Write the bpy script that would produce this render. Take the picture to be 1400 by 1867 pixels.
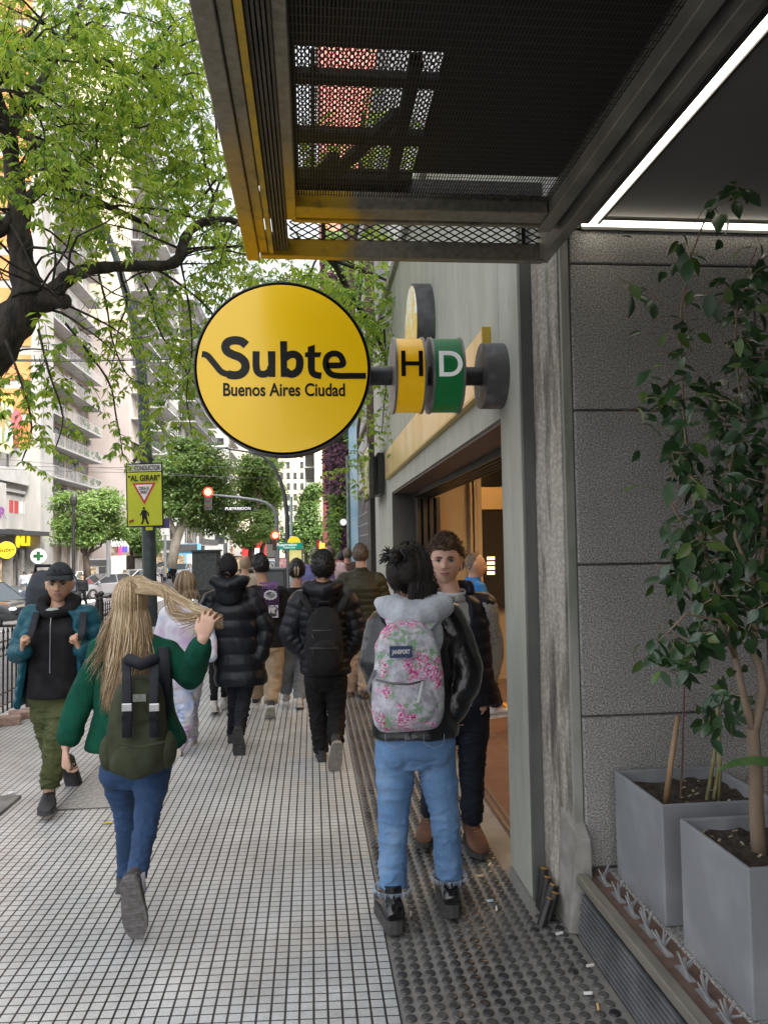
import bpy, math, random
import numpy as np
from mathutils import Vector, Matrix, Quaternion
for o in list(bpy.data.objects): bpy.data.objects.remove(o)
SC = bpy.context.scene; COL = SC.collection
R = math.radians
# ---------------------------------------------------------------- camera
FPX = 1400.0; EYE = 1.70
def _cam_axes(vp=(568, 998), roll=0.7):
    d = Vector(((vp[0]-700)/FPX, (vp[1]-933.5)/FPX, 1)).normalized()
    u = Vector((-math.sin(R(roll)), -math.cos(R(roll)), 0))
    z = (u - d*u.dot(d)).normalized()
    x = d.cross(z)
    if x.x < 0: x = -x
    return Matrix(((x.x, d.x, z.x), (x.y, d.y, z.y), (x.z, d.z, z.z)))   # world -> camera (x right, y down, z forward)
CM = _cam_axes(); CMT = CM.transposed()
cam_data = bpy.data.cameras.new('camera'); cam = bpy.data.objects.new('camera', cam_data); COL.objects.link(cam)
r0, r1, r2 = CM[0], CM[1], CM[2]
rot = Matrix(((r0[0], -r1[0], -r2[0]), (r0[1], -r1[1], -r2[1]), (r0[2], -r1[2], -r2[2])))
cam.matrix_world = Matrix.Translation((0, 0, EYE)) @ rot.to_4x4()
cam_data.sensor_fit = 'HORIZONTAL'; cam_data.sensor_width = 36; cam_data.lens = 36*FPX/1400
cam_data.clip_start = 0.05; cam_data.clip_end = 2000
SC.camera = cam
# ---------------------------------------------------------------- world, sun, exposure
W = bpy.data.worlds.new('World'); SC.world = W; W.use_nodes = True
wn = W.node_tree; wn.nodes.clear()
sky = wn.nodes.new('ShaderNodeTexSky'); sky.sky_type = 'NISHITA'; sky.sun_disc = False
SUN_EL, SUN_AZ = 50, 140          # azimuth measured from +Y towards +X
sky.sun_elevation = R(SUN_EL); sky.sun_rotation = R(SUN_AZ)
sky.air_density = 1.0; sky.dust_density = 6.0; sky.ozone_density = 1.0
hs = wn.nodes.new('ShaderNodeHueSaturation'); hs.inputs['Saturation'].default_value = 0.22
bg = wn.nodes.new('ShaderNodeBackground'); bg.inputs['Strength'].default_value = 0.15
wo = wn.nodes.new('ShaderNodeOutputWorld')
wn.links.new(sky.outputs[0], hs.inputs['Color']); wn.links.new(hs.outputs[0], bg.inputs[0]); wn.links.new(bg.outputs[0], wo.inputs[0])
sd = bpy.data.lights.new('sun', 'SUN'); sd.energy = 1.05; sd.angle = R(14); sd.color = (1, .96, .9)
so = bpy.data.objects.new('sun', sd); COL.objects.link(so)
sv = Vector((math.sin(R(SUN_AZ))*math.cos(R(SUN_EL)), math.cos(R(SUN_AZ))*math.cos(R(SUN_EL)), math.sin(R(SUN_EL))))
so.rotation_euler = (-sv).to_track_quat('-Z', 'Y').to_euler()
SC.view_settings.view_transform = 'Standard'; SC.view_settings.look = 'None'
SC.view_settings.exposure = 1.9; SC.view_settings.gamma = 1
# ---------------------------------------------------------------- where a point of the street lies
def ray(px, py): return CMT @ Vector(((px-700)/FPX, (py-933.5)/FPX, 1))
def G(px, py, z=0):
    r = ray(px, py); t = (z-EYE)/r.z; return Vector((r.x*t, r.y*t, z))
def P(px, py, Y):
    r = ray(px, py); t = Y/r.y; return Vector((r.x*t, Y, EYE+r.z*t))
def PX(px, py, X):
    r = ray(px, py); t = X/r.x; return Vector((X, r.y*t, EYE+r.z*t))
def zf(Y):                         # the street falls away beyond the near pavement
    t = min(1, max(0, (Y-12)/24)); return -1.05*t*t*(3-2*t)
# ---------------------------------------------------------------- materials
MATS = {}
def _set(b, **k):
    for n, v in k.items():
        b.inputs[n].default_value = v
def mat(name, col, rough=.6, col2=None, scale=6, bump=0, bscale=40, metal=0, detail=4, stretch=(1,1,1), emit=None, estr=1, contrast=(.35,.65), spec=.5, sheen=0, coat=0, trans=0, bdist=.01):
    if name in MATS: return MATS[name]
    m = bpy.data.materials.new(name); m.use_nodes = True; MATS[name] = m
    nt = m.node_tree; b = nt.nodes['Principled BSDF']
    c = tuple(col)+(1,); _set(b, **{'Base Color': c, 'Roughness': rough, 'Metallic': metal, 'Specular IOR Level': spec})
    if sheen: _set(b, **{'Sheen Weight': sheen})
    if coat: _set(b, **{'Coat Weight': coat})
    if trans: _set(b, **{'Transmission Weight': trans})
    if col2 is not None or bump:
        tc = nt.nodes.new('ShaderNodeTexCoord'); mp = nt.nodes.new('ShaderNodeMapping'); mp.inputs['Scale'].default_value = stretch
        nt.links.new(tc.outputs['Object'], mp.inputs[0])
    if col2 is not None:
        n = nt.nodes.new('ShaderNodeTexNoise'); n.inputs['Scale'].default_value = scale; n.inputs['Detail'].default_value = detail
        nt.links.new(mp.outputs[0], n.inputs[0])
        r = nt.nodes.new('ShaderNodeValToRGB'); r.color_ramp.elements[0].position = contrast[0]; r.color_ramp.elements[1].position = contrast[1]
        r.color_ramp.elements[0].color = c; r.color_ramp.elements[1].color = tuple(col2)+(1,)
        nt.links.new(n.outputs['Fac'], r.inputs[0]); nt.links.new(r.outputs[0], b.inputs['Base Color'])
    if bump:
        n = nt.nodes.new('ShaderNodeTexNoise'); n.inputs['Scale'].default_value = bscale; n.inputs['Detail'].default_value = 5
        nt.links.new(mp.outputs[0], n.inputs[0])
        bp = nt.nodes.new('ShaderNodeBump'); bp.inputs['Strength'].default_value = bump; bp.inputs['Distance'].default_value = bdist
        nt.links.new(n.outputs['Fac'], bp.inputs['Height']); nt.links.new(bp.outputs[0], b.inputs['Normal'])
    if emit is not None: _set(b, **{'Emission Color': tuple(emit)+(1,), 'Emission Strength': estr*.4})
    return m
class NT:                          # small helper to write node trees as expressions
    def __init__(s, name):
        s.m = bpy.data.materials.new(name); s.m.use_nodes = True; MATS[name] = s.m
        s.t = s.m.node_tree; s.b = s.t.nodes['Principled BSDF']
    def put(s, sock, v):
        if isinstance(v, bpy.types.NodeSocket): s.t.links.new(v, sock)
        elif v is not None: sock.default_value = v
    def math(s, op, a, b=None, c=None):
        n = s.t.nodes.new('ShaderNodeMath'); n.operation = op
        for i, v in enumerate((a, b, c)): s.put(n.inputs[i], v)
        return n.outputs[0]
    def xyz(s, kind='Object'):
        tc = s.t.nodes.new('ShaderNodeTexCoord'); x = s.t.nodes.new('ShaderNodeSeparateXYZ'); s.t.links.new(tc.outputs[kind], x.inputs[0])
        s.co = tc.outputs[kind]; return x.outputs
    def vec(s, x, y, z):
        n = s.t.nodes.new('ShaderNodeCombineXYZ'); [s.put(n.inputs[i], v) for i, v in enumerate((x, y, z))]; return n.outputs[0]
    def noise(s, scale, detail=3, v=None, rough=.5, col=False):
        n = s.t.nodes.new('ShaderNodeTexNoise'); n.inputs['Scale'].default_value = scale; n.inputs['Detail'].default_value = detail; n.inputs['Roughness'].default_value = rough
        s.t.links.new(v if v is not None else s.co, n.inputs[0]); return n.outputs['Color' if col else 'Fac']
    def voro(s, scale, v=None, out='Distance', feat='F1', rnd=1):
        n = s.t.nodes.new('ShaderNodeTexVoronoi'); n.feature = feat; n.inputs['Scale'].default_value = scale; n.inputs['Randomness'].default_value = rnd
        s.t.links.new(v if v is not None else s.co, n.inputs[0]); return n.outputs[out]
    def ramp(s, f, stops, interp='LINEAR'):
        n = s.t.nodes.new('ShaderNodeValToRGB'); n.color_ramp.interpolation = interp; e = n.color_ramp.elements
        while len(e) < len(stops): e.new(.5)
        for i, (p, c) in enumerate(stops): e[i].position = p; e[i].color = (tuple(c)+(1,)) if hasattr(c, '__len__') else (c, c, c, 1)
        s.put(n.inputs[0], f); return n.outputs[0]
    def mix(s, f, a, b):
        n = s.t.nodes.new('ShaderNodeMix'); n.data_type = 'RGBA'
        s.put(n.inputs[0], f)
        for i, v in ((6, a), (7, b)): s.put(n.inputs[i], tuple(v)+(1,) if isinstance(v, tuple) and len(v) == 3 else v)
        return n.outputs[2]
    def bump(s, h, strength=.5, dist=.01):
        n = s.t.nodes.new('ShaderNodeBump'); n.inputs['Strength'].default_value = strength; n.inputs['Distance'].default_value = dist
        s.put(n.inputs['Height'], h); s.t.links.new(n.outputs[0], s.b.inputs['Normal'])
    def out(s, color=None, rough=None, **k):
        if color is not None: s.put(s.b.inputs['Base Color'], tuple(color)+(1,) if isinstance(color, tuple) else color)
        s.put(s.b.inputs['Roughness'], rough)
        for n, v in k.items(): s.put(s.b.inputs[n.replace('_', ' ')], v)
        return s.m
# ---------------------------------------------------------------- mesh builder
def V(*a): return Vector(a)
def frame_of(t, up):
    t = t.normalized(); s = t.cross(up)
    if s.length < 1e-4: s = t.cross(Vector((1, 0, 0)) if abs(t.x) < .9 else Vector((0, 1, 0)))
    s.normalize(); return s, s.cross(t).normalized()
class MB:
    def __init__(s): s.v = []; s.f = []; s.mi = []; s.cur = 0
    def add(s, vs, fs):
        o = len(s.v); s.v += [tuple(v) for v in vs]; s.f += [tuple(i+o for i in f) for f in fs]; s.mi += [s.cur]*len(fs)
    def box(s, x0, x1, y0, y1, z0, z1, m=None):
        vs = [Vector((x, y, z)) for x in (x0, x1) for y in (y0, y1) for z in (z0, z1)]
        if m is not None: vs = [m @ v for v in vs]
        s.add(vs, [(0, 1, 3, 2), (4, 6, 7, 5), (0, 4, 5, 1), (2, 3, 7, 6), (0, 2, 6, 4), (1, 5, 7, 3)])
    def bar(s, a, b, w, h, up=Vector((0, 0, 1))):
        a = Vector(a); b = Vector(b); sd_, u = frame_of(b-a, Vector(up)); vs = []
        for p in (a, b):
            for i, j in ((-1, -1), (1, -1), (1, 1), (-1, 1)): vs.append(p+sd_*(i*w/2)+u*(j*h/2))
        s.add(vs, [(0, 3, 2, 1), (4, 5, 6, 7), (0, 1, 5, 4), (1, 2, 6, 5), (2, 3, 7, 6), (3, 0, 4, 7)])
    def tube(s, pts, rad, n=8, up=Vector((0, 0, 1)), round_=False, ex=2, fixed=None):
        pts = [Vector(p) for p in pts]; N = len(pts)
        if not hasattr(rad, '__len__'): rad = [rad]*N
        rad = [(r, r) if not hasattr(r, '__len__') else r for r in rad]
        tan = [(pts[min(i+1, N-1)]-pts[max(i-1, 0)]).normalized() for i in range(N)]
        rings = []; u = None
        for i in range(N):
            if fixed is not None: sd_, uu = fixed
            elif u is None: sd_, uu = frame_of(tan[i], up)
            else:
                uu = u - tan[i]*u.dot(tan[i])
                if uu.length < 1e-5: _, uu = frame_of(tan[i], up)
                uu.normalize(); sd_ = tan[i].cross(uu)
            u = uu; rings.append((pts[i], sd_, uu, rad[i]))
        if round_:
            def capr(i, sg):
                p, a, b, r = rings[i]; m = min(r); out = []
                for ang in (75, 50, 25):
                    c, q = math.cos(R(ang)), math.sin(R(ang)); out.append((p+tan[i]*(sg*m*q), a, b, (r[0]*c, r[1]*c)))
                return out
            rings = capr(0, -1)+rings+capr(N-1, 1)[::-1]
        vs = []
        for p, a, b, r in rings:
            for k in range(n):
                t = 2*math.pi*k/n; c, q = math.cos(t), math.sin(t)
                if ex != 2: c = math.copysign(abs(c)**(2/ex), c); q = math.copysign(abs(q)**(2/ex), q)
                vs.append(p+a*(r[0]*c)+b*(r[1]*q))
        fs = []
        for i in range(len(rings)-1):
            for k in range(n):
                a0 = i*n+k; a1 = i*n+(k+1) % n; fs.append((a0, a1, a1+n, a0+n))
        fs.append(tuple(range(n))[::-1]); fs.append(tuple((len(rings)-1)*n+k for k in range(n)))
        s.add(vs, fs)
    def disc(s, c, axis, r, th, n=40, up=(0, 0, 1)):
        c = Vector(c); a = Vector(axis).normalized(); s.tube([c-a*th/2, c+a*th/2], r, n, up=Vector(up))
    def lathe(s, c, prof, n=16, axis=(0, 0, 1)):
        a = Vector(axis).normalized(); s1, s2 = frame_of(a, Vector((0, 1, 0)) if abs(a.y) < .9 else Vector((1, 0, 0))); c = Vector(c); vs = []
        for r, z in prof:
            for k in range(n):
                t = 2*math.pi*k/n; vs.append(c+a*z+s1*(r*math.cos(t))+s2*(r*math.sin(t)))
        fs = [(i*n+k, i*n+(k+1) % n, (i+1)*n+(k+1) % n, (i+1)*n+k) for i in range(len(prof)-1) for k in range(n)]
        fs += [tuple(range(n))[::-1], tuple((len(prof)-1)*n+k for k in range(n))]
        s.add(vs, fs)
    def ell(s, c, r, n=12, m=None):
        vs = []; fs = []; k = n//2+1; c = Vector(c)
        for i in range(k+1):
            ph = math.pi*i/k-math.pi/2
            for j in range(n):
                t = 2*math.pi*j/n; v = Vector((r[0]*math.cos(ph)*math.cos(t), r[1]*math.cos(ph)*math.sin(t), r[2]*math.sin(ph)))
                vs.append(c+(m @ v if m is not None else v))
        for i in range(k):
            for j in range(n): fs.append((i*n+j, i*n+(j+1) % n, (i+1)*n+(j+1) % n, (i+1)*n+j))
        s.add(vs, fs)
    def prism(s, poly, o, u, v, th):     # polygon in plane (o,u,v), thickness along u x v
        o = Vector(o); u = Vector(u); v = Vector(v); n = u.cross(v).normalized(); N = len(poly)
        vs = [o+u*a+v*b for a, b in poly]+[o+u*a+v*b+n*th for a, b in poly]
        s.add(vs, [tuple(range(N))[::-1], tuple(range(N, 2*N))]+[(i, (i+1) % N, (i+1) % N+N, i+N) for i in range(N)])
    def build(s, name, m, parent=None, smooth=False, bevel=0, angle=35):
        me = bpy.data.meshes.new(name); off = parent_loc(parent)
        me.from_pydata([(v[0]-off[0], v[1]-off[1], v[2]-off[2]) for v in s.v], [], s.f)
        ms = m if isinstance(m, (list, tuple)) else [m]
        for x in ms: me.materials.append(x)
        if len(ms) > 1: me.polygons.foreach_set('material_index', s.mi)
        o = bpy.data.objects.new(name, me); COL.objects.link(o); o.parent = parent
        if smooth is True: me.polygons.foreach_set('use_smooth', [True]*len(me.polygons))
        elif smooth == 'auto':
            me.polygons.foreach_set('use_smooth', [True]*len(me.polygons)); me.set_sharp_from_angle(angle=R(angle))
        if bevel:
            md = o.modifiers.new('bevel', 'BEVEL'); md.width = bevel; md.segments = 2; md.limit_method = 'ANGLE'; md.angle_limit = R(40)
        return o
def parent_loc(p):
    l = Vector((0, 0, 0))
    while p is not None: l = l+p.location; p = p.parent
    return l
def thing(name, label, cat, loc=(0, 0, 0), group=None):
    o = bpy.data.objects.new(name, None); COL.objects.link(o); o.location = loc; o.empty_display_size = .1
    o['label'] = label; o['category'] = cat
    if group: o['group'] = group
    return o
def tag(o, label=None, cat=None, group=None, kind=None):
    if label: o['label'] = label
    if cat: o['category'] = cat
    if group: o['group'] = group
    if kind: o['kind'] = kind
    return o
def copy_tree(o, parent=None):
    c = o.copy(); COL.objects.link(c); c.parent = parent
    for ch in [x for x in COL.objects if x.parent == o]: copy_tree(ch, c)
    return c
def text_mesh(name, s, m, parent, o, u, v, size, th=.002, bold=0, align='CENTER', spacing=1, wscale=1):
    """lettering laid in plane (o,u,v): u reading direction, v up"""
    cu = bpy.data.curves.new('t', 'FONT'); cu.body = s; cu.size = size; cu.align_x = align; cu.align_y = 'CENTER'
    cu.extrude = th/2; cu.offset = bold; cu.space_character = spacing
    to = bpy.data.objects.new('t', cu); COL.objects.link(to); bpy.context.view_layer.update()
    me = bpy.data.meshes.new_from_object(to.evaluated_get(bpy.context.evaluated_depsgraph_get()))
    bpy.data.objects.remove(to)
    u = Vector(u).normalized(); v = Vector(v).normalized(); n = u.cross(v)
    off = parent_loc(parent)
    M4 = Matrix.Translation(Vector(o)-off) @ Matrix((u*wscale, v, n)).transposed().to_4x4()
    me.transform(M4); me.materials.clear(); me.materials.append(m)
    ob = bpy.data.objects.new(name, me); COL.objects.link(ob); ob.parent = parent
    return ob
def vnoise(Q, seed=0):
    i = np.floor(Q).astype(np.int64); f = Q-i; f = f*f*(3-2*f)
    def h(a, b, c):
        n = (a*73856093) ^ (b*19349663) ^ (c*83492791) ^ (seed*265443576)
        n = ((n ^ (n >> 13))*1274126177) & 0x7fffffff
        return ((n ^ (n >> 15)) & 0xffff)/65535.
    x, y, z = i.T; fx, fy, fz = f.T
    c = lambda a, b, t: a+(b-a)*t
    return c(c(c(h(x, y, z), h(x+1, y, z), fx), c(h(x, y+1, z), h(x+1, y+1, z), fx), fy),
             c(c(h(x, y, z+1), h(x+1, y, z+1), fx), c(h(x, y+1, z+1), h(x+1, y+1, z+1), fx), fy), fz)*2-1
# ================================================================ ground
rnd = random.Random(7)
XR = 1.03; XB = .30                # facade line, edge between square tiles and studded tiles
t = NT('square_tile_paving'); x, y, z = t.xyz('Object')
yy = t.math('ADD', y, t.math('MULTIPLY', x, .055)); S5 = .052
fx = t.math('FRACT', t.math('DIVIDE', t.math('SUBTRACT', x, XB), S5)); fy = t.math('FRACT', t.math('DIVIDE', yy, S5))
dx = t.math('SUBTRACT', .5, t.math('ABSOLUTE', t.math('SUBTRACT', fx, .5))); dy = t.math('SUBTRACT', .5, t.math('ABSOLUTE', t.math('SUBTRACT', fy, .5)))
bx4 = t.math('FRACT', t.math('DIVIDE', t.math('SUBTRACT', x, XB), S5*8)); wide = t.math('MULTIPLY', t.math('LESS_THAN', t.math('ABSOLUTE', t.math('SUBTRACT', bx4, .5)), .44), -.025)
gx = t.ramp(dx, [(.062, 0), (.095, 1)]); gy = t.ramp(dy, [(.042, 0), (.070, 1)])
g = t.math('MULTIPLY', gx, gy)
n1 = t.noise(1.3, 5, rough=.65); n2 = t.noise(240, 2); n3 = t.noise(7, 4)
cell = t.t.nodes.new('ShaderNodeTexWhiteNoise'); cell.noise_dimensions = '2D'
t.put(cell.inputs[0], t.vec(t.math('FLOOR', t.math('DIVIDE', t.math('SUBTRACT', x, XB), S5*8)), t.math('FLOOR', t.math('DIVIDE', yy, S5*8)), 0))
base = t.ramp(n1, [(.3, (.43, .445, .44)), (.62, (.66, .685, .68))])
base = t.mix(t.math('MULTIPLY', cell.outputs[0], .35), base, (.42, .42, .40))
base = t.mix(t.ramp(n2, [(.36, .8), (.44, 0)]), base, (.16, .15, .14))
base = t.mix(t.ramp(n3, [(.60, 0), (.75, .35)]), base, (.26, .23, .19))
sp = t.voro(3.2); base = t.mix(t.ramp(sp, [(.018, .7), (.024, 0)]), base, (.12, .115, .11))
st1 = t.noise(.55, 6, rough=.75); base = t.mix(t.ramp(st1, [(.50, 0), (.66, .5)]), base, (.23, .215, .19)); g2 = t.voro(1.15); base = t.mix(t.ramp(g2, [(.020, .6), (.032, 0)]), base, (.20, .19, .17))
st2 = t.noise(16, 5, rough=.7); base = t.mix(t.ramp(st2, [(.58, 0), (.70, .35)]), base, (.30, .28, .25))
c = t.mix(g, (.016, .014, .013), base)
t.bump(t.math('ADD', g, t.math('MULTIPLY', n2, .12)), .55, .004)
M_TILE = t.out(c, t.ramp(n3, [(.3, .30), (.7, .5)]), Specular_IOR_Level=.55)
def strip(name, x0, x1, y0, y1, dz, m, step=2.0, kind='structure', label=None):
    b = MB(); ys = [y0]
    while ys[-1] < y1: ys.append(min(y1, ys[-1]+step))
    vs = []; fs = []
    for i, Y in enumerate(ys): vs += [(x0, Y, zf(Y)+dz), (x1, Y, zf(Y)+dz)]
    for i in range(len(ys)-1): fs.append((2*i, 2*i+1, 2*i+3, 2*i+2))
    b.add(vs, fs); o = b.build(name, m, smooth=True); tag(o, kind=kind)
    if label: o['label'] = label
    return o
strip('pavement', -3.28, XB, -1.5, 30, 0, M_TILE)
M_ASPH = mat('asphalt', (.085, .083, .085), .75, (.13, .127, .125), 3, bump=.3, bscale=120)
b = MB(); ys = [-10, 5, 12, 14, 16, 18, 20, 22, 24, 26, 28, 30, 32, 34, 36, 60, 300, 900]
vs = []; fs = []
for Y in ys: vs += [(-300, Y, zf(Y)-.15), (300, Y, zf(Y)-.15)]
for i in range(len(ys)-1): fs.append((2*i, 2*i+1, 2*i+3, 2*i+2))
b.add(vs, fs); tag(b.build('road', M_ASPH, smooth=True), kind='structure')
M_CONC = mat('kerb_concrete', (.30, .29, .27), .8, (.42, .40, .36), 5, bump=.3, bscale=60)
b = MB()
for i in range(20):
    Y0 = -2+i*2; b.box(-3.46, -3.28, Y0, Y0+1.992, -.3, .012, Matrix.Translation((0, 0, zf(Y0+1))))
tag(b.build('kerb', M_CONC, bevel=.01), kind='structure')
M_PAINT = mat('road_paint', (.62, .61, .57), .7, (.40, .39, .37), 8, contrast=(.5, .75))
b = MB()
for i in range(9):                 # zebra stripes far ahead
    X = -19+i*1.9; b.add([(X, 44, zf(44)-.146), (X+.9, 44, zf(44)-.146), (X+.9, 48, zf(48)-.146), (X, 48, zf(48)-.146)], [(0, 1, 2, 3)])
for i in range(14):
    Y = 8+i*5; b.add([(-9.5, Y, zf(Y)-.146), (-9.38, Y, zf(Y)-.146), (-9.38, Y+2.2, zf(Y+2.2)-.146), (-9.5, Y+2.2, zf(Y+2.2)-.146)], [(0, 1, 2, 3)])
tag(b.build('road_markings', M_PAINT), kind='structure')
# studded tactile paving between the tiles and the facade
t = NT('studded_paving'); x, y, z = t.xyz()
n1 = t.noise(2.2, 5, rough=.7); n2 = t.noise(90, 3)
c = t.ramp(n1, [(.3, (.15, .145, .135)), (.7, (.32, .305, .28))]); c = t.mix(t.ramp(n2, [(.5, 0), (.75, .5)]), c, (.36, .34, .31))
t.bump(n2, .35, .004); M_STUD = t.out(c, t.ramp(n2, [(.3, .3), (.7, .55)]))
strip('tactile_paving', XB+.002, 1.125, -1.5, 16, -.004, M_STUD)
strip('pavement_beyond', XB, 6, 16, 60, -.002, M_TILE)
b = MB(); st = .0565; N = 10
for j in range(int(8.6/st)):
    Y = 2.2+j*st
    for i in range(int(.80/st)):
        X = XB+.036+i*st+.10*(0)
        if X > 1.0 and Y > 3.55: continue
        r = .0215; k = rnd.random()
        nn = 14 if Y < 5.5 else 7
        vs = [(X+q*r*math.cos(2*math.pi*a/nn), Y+q*r*math.sin(2*math.pi*a/nn), zz) for q, zz in ((1, -.003), (.93, .0028), (.80, .0036)) for a in range(nn)]
        fs = [(l*nn+a, l*nn+(a+1) % nn, (l+1)*nn+(a+1) % nn, (l+1)*nn+a) for l in range(2) for a in range(nn)]+[tuple(2*nn+a for a in range(nn))]
        b.cur = 0 if k < .93 else 1
        b.add(vs, fs)
M_DOT = mat('stud_top', (.035, .036, .038), .26, (.12, .115, .108), 2.5, bump=.2, bscale=90)
M_DOT2 = mat('stud_top_dark', (.022, .024, .028), .3, (.05, .05, .05), 9, bump=.2, bscale=90)
tag(b.build('paving_studs', [M_DOT, M_DOT2], smooth=True), 'raised round studs of the dark tactile paving', None, kind='stuff')
# metal service hatches, worn patches
M_HATCH = mat('hatch_steel', (.46, .46, .44), .45, (.33, .32, .30), 30, bump=.6, bscale=60, stretch=(1, 2.5, 1))
def quad_on_ground(b, pxs, z0, z1):
    pts = [G(*q) for q in pxs]; n = len(pts)
    b.add([(p.x, p.y, z0) for p in pts]+[(p.x, p.y, z1) for p in pts], [tuple(range(n)), tuple(range(n, 2*n))[::-1]]+[(i, (i+1) % n, n+(i+1) % n, n+i) for i in range(n)])
hp = G(165, 1430); hq = G(150, 1460)
hx = 0
hm = thing('access_hatch', 'patterned steel access hatch set in the tiled pavement behind the walking woman', 'hatch', (-1.2, 5.6, 0))
b = MB(); b.box(-1.70, -1.22, 5.30, 6.35, -.02, .003); b.build('frame', mat('hatch_edge', (.07, .065, .06), .5), hm)
b = MB(); b.box(-1.685, -1.235, 5.315, 6.335, -.02, .006)
for i in range(9):
    for j in range(19):
        X = -1.665+i*.05; Y = 5.345+j*.052; k = .018 if (i+j) % 2 else -.018
        b.bar((X-.016, Y-k*.8, .007), (X+.016, Y+k*.8, .007), .007, .005)
b.build('plate', M_HATCH, hm)
# tree pit at the kerb
M_SOIL = mat('soil', (.035, .028, .022), .95, (.09, .07, .05), 25, bump=.9, bscale=70)
tp = thing('tree_pit', 'square tree pit with a raised grey concrete rim at the left edge', 'tree pit', (-2.7, 5.2, 0))
b = MB(); x0, x1, y0, y1 = -3.25, -2.02, 4.55, 5.62
b.box(x0, x1, y0, y0+.14, -.05, .02); b.box(x0, x1, y1-.14, y1, -.05, .02); b.box(x1-.14, x1, y0+.14, y1-.14, -.05, .02); b.box(x0, x0+.14, y0+.14, y1-.14, -.05, .02)
b.build('rim', mat('pit_rim', (.16, .15, .14), .85, (.24, .23, .21), 9, bump=.4), tp, bevel=.008)
b = MB(); b.box(x0+.14, x1-.14, y0+.14, y1-.14, -.02, .006); b.build('soil_bed', M_SOIL, tp)
def litter(name, px, py, col, L, w, ang, label, cat, z=.006, h=.004, grp=None):
    p = G(px, py); b = MB(); d = Vector((math.cos(R(ang)), math.sin(R(ang)), 0)); b.bar(p+V(0, 0, z)-d*L/2, p+V(0, 0, z+.002)+d*L/2, w, h)
    o = b.build(name, mat('lit_'+name+str(col), col, .6), None, bevel=.001); tag(o, label, cat, grp); return o
litter('plastic_scrap', 5, 1462, (.05, .15, .6), .06, .04, 30, 'blue plastic scrap lying in the tree pit', 'litter', .012)
litter('paper_scrap', 20, 1449, (.75, .7, .72), .05, .03, 70, 'pale paper scrap lying in the tree pit', 'litter', .012)
for q in ((620, 1773), (555, 1836), (540, 1552), (860, 1700)): pass
for (px, py, c, a, lab) in ((1020, 1708, (.85, .84, .8), 10, 'white cigarette butt on the dark floor below the pipe bundle'), (1076, 1767, (.8, .76, .68), 5, 'cigarette butt near the foot of the ribbed ledge'),
        (1072, 1818, (.9, .9, .88), -10, 'nearest cigarette butt on the studded paving'), (893, 1648, (.55, .75, .8), 0, 'pale blue cigarette butt right of the black boots'),
        (905, 1662, (.8, .78, .72), 80, 'cigarette butt standing beside the pale blue one'), (893, 1581, (.8, .7, .55), 60, 'cigarette butt close to the doorway pillar base'),
        (749, 1672, (.8, .7, .6), 80, 'cigarette butt between the two black boots'), (1090, 1843, (.75, .5, .2), 75, 'orange cigarette butt by the ribbed ledge'), (875, 1602, (.75, .55, .35), 10, 'tan cigarette butt on the studs right of the boots')):
    litter('cigarette_butt', px, py, c, .032, .008, a, lab, 'cigarette butt', .012, .009, 'cigarette butts on the paving')
lf = MB(); p = G(197, 1503); lf.add([p+V(-.04, 0, .004), p+V(-.01, -.022, .012), p+V(.04, 0, .006), p+V(-.01, .022, .01)], [(0, 1, 2, 3)]); tag(lf.build('fallen_leaf', mat('yellow_leaf', (.55, .42, .08), .6)), 'small yellow fallen leaf on the pale tiles', 'leaf')
# ================================================================ railing along the kerb
M_IRON = mat('black_iron', (.012, .012, .013), .38, (.03, .028, .026), 20)
def railing(Y0, Y1, X, label):
    r = thing('iron_railing', label, 'railing', (X, Y0, 0), 'black iron railings along the kerb')
    H = .86
    b = MB(); b.bar((X, Y0, .16), (X, Y1, .16), .03, .012); b.bar((X, Y0, .28), (X, Y1, .28), .03, .012); b.bar((X, Y0, .66), (X, Y1, .66), .03, .012); b.bar((X, Y0, .80), (X, Y1, .80), .03, .012)
    b.build('rail', M_IRON, r)
    n = int((Y1-Y0)/.115)
    for i in range(1, n):
        Y = Y0+(Y1-Y0)*i/n; b = MB(); b.tube([(X, Y, .08), (X, Y, .87)], .009, 6); b.tube([(X, Y, .87), (X, Y, .89), (X, Y, .94)], [.008, .015, .002], 6)
        b.tube([(X, Y, .69), (X, Y, .73), (X, Y, .77)], [.008, .02, .008], 6); b.build('baluster', M_IRON, r)
    for Y in (Y0, Y1):
        p = MB(); p.tube([(X, Y, -.02), (X, Y, .98)], .028, 10); p.lathe((X, Y, .98), [(.02, 0), (.045, .015), (.03, .03), (.02, .04), (.042, .07), (.045, .09), (.03, .115), (.005, .125)], 12)
        p.build('post', M_IRON, r, smooth='auto')
railing(6.2, 8.85, -3.12, 'near section of black iron railing left of the capped man')
railing(9.05, 11.6, -3.12, 'middle section of black iron railing with a ball topped post beside the long haired woman')
railing(11.8, 14.4, -3.12, 'far section of black iron railing hidden mostly by walkers')
rr = random.Random(3)
for i, (px, py, L, lab) in enumerate(((12, 1322, .26, 'long broken pinkish brick at the foot of the railing'), (38, 1311, .2, 'rough brick fragment leaning on the long brick'))):
    p = G(px, py); b = MB(); m = Matrix.Translation(p+V(0, 0, .045)) @ Matrix.Rotation(R(20+25*i), 4, 'Z') @ Matrix.Rotation(R(8*i), 4, 'X')
    b.box(-L/2, L/2, -.07, .07, -.045, .04, m); tag(b.build('broken_brick', mat('brick_chunk', (.30, .19, .15), .9, (.42, .30, .25), 20, bump=.6), bevel=.012), lab, 'brick')
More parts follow.
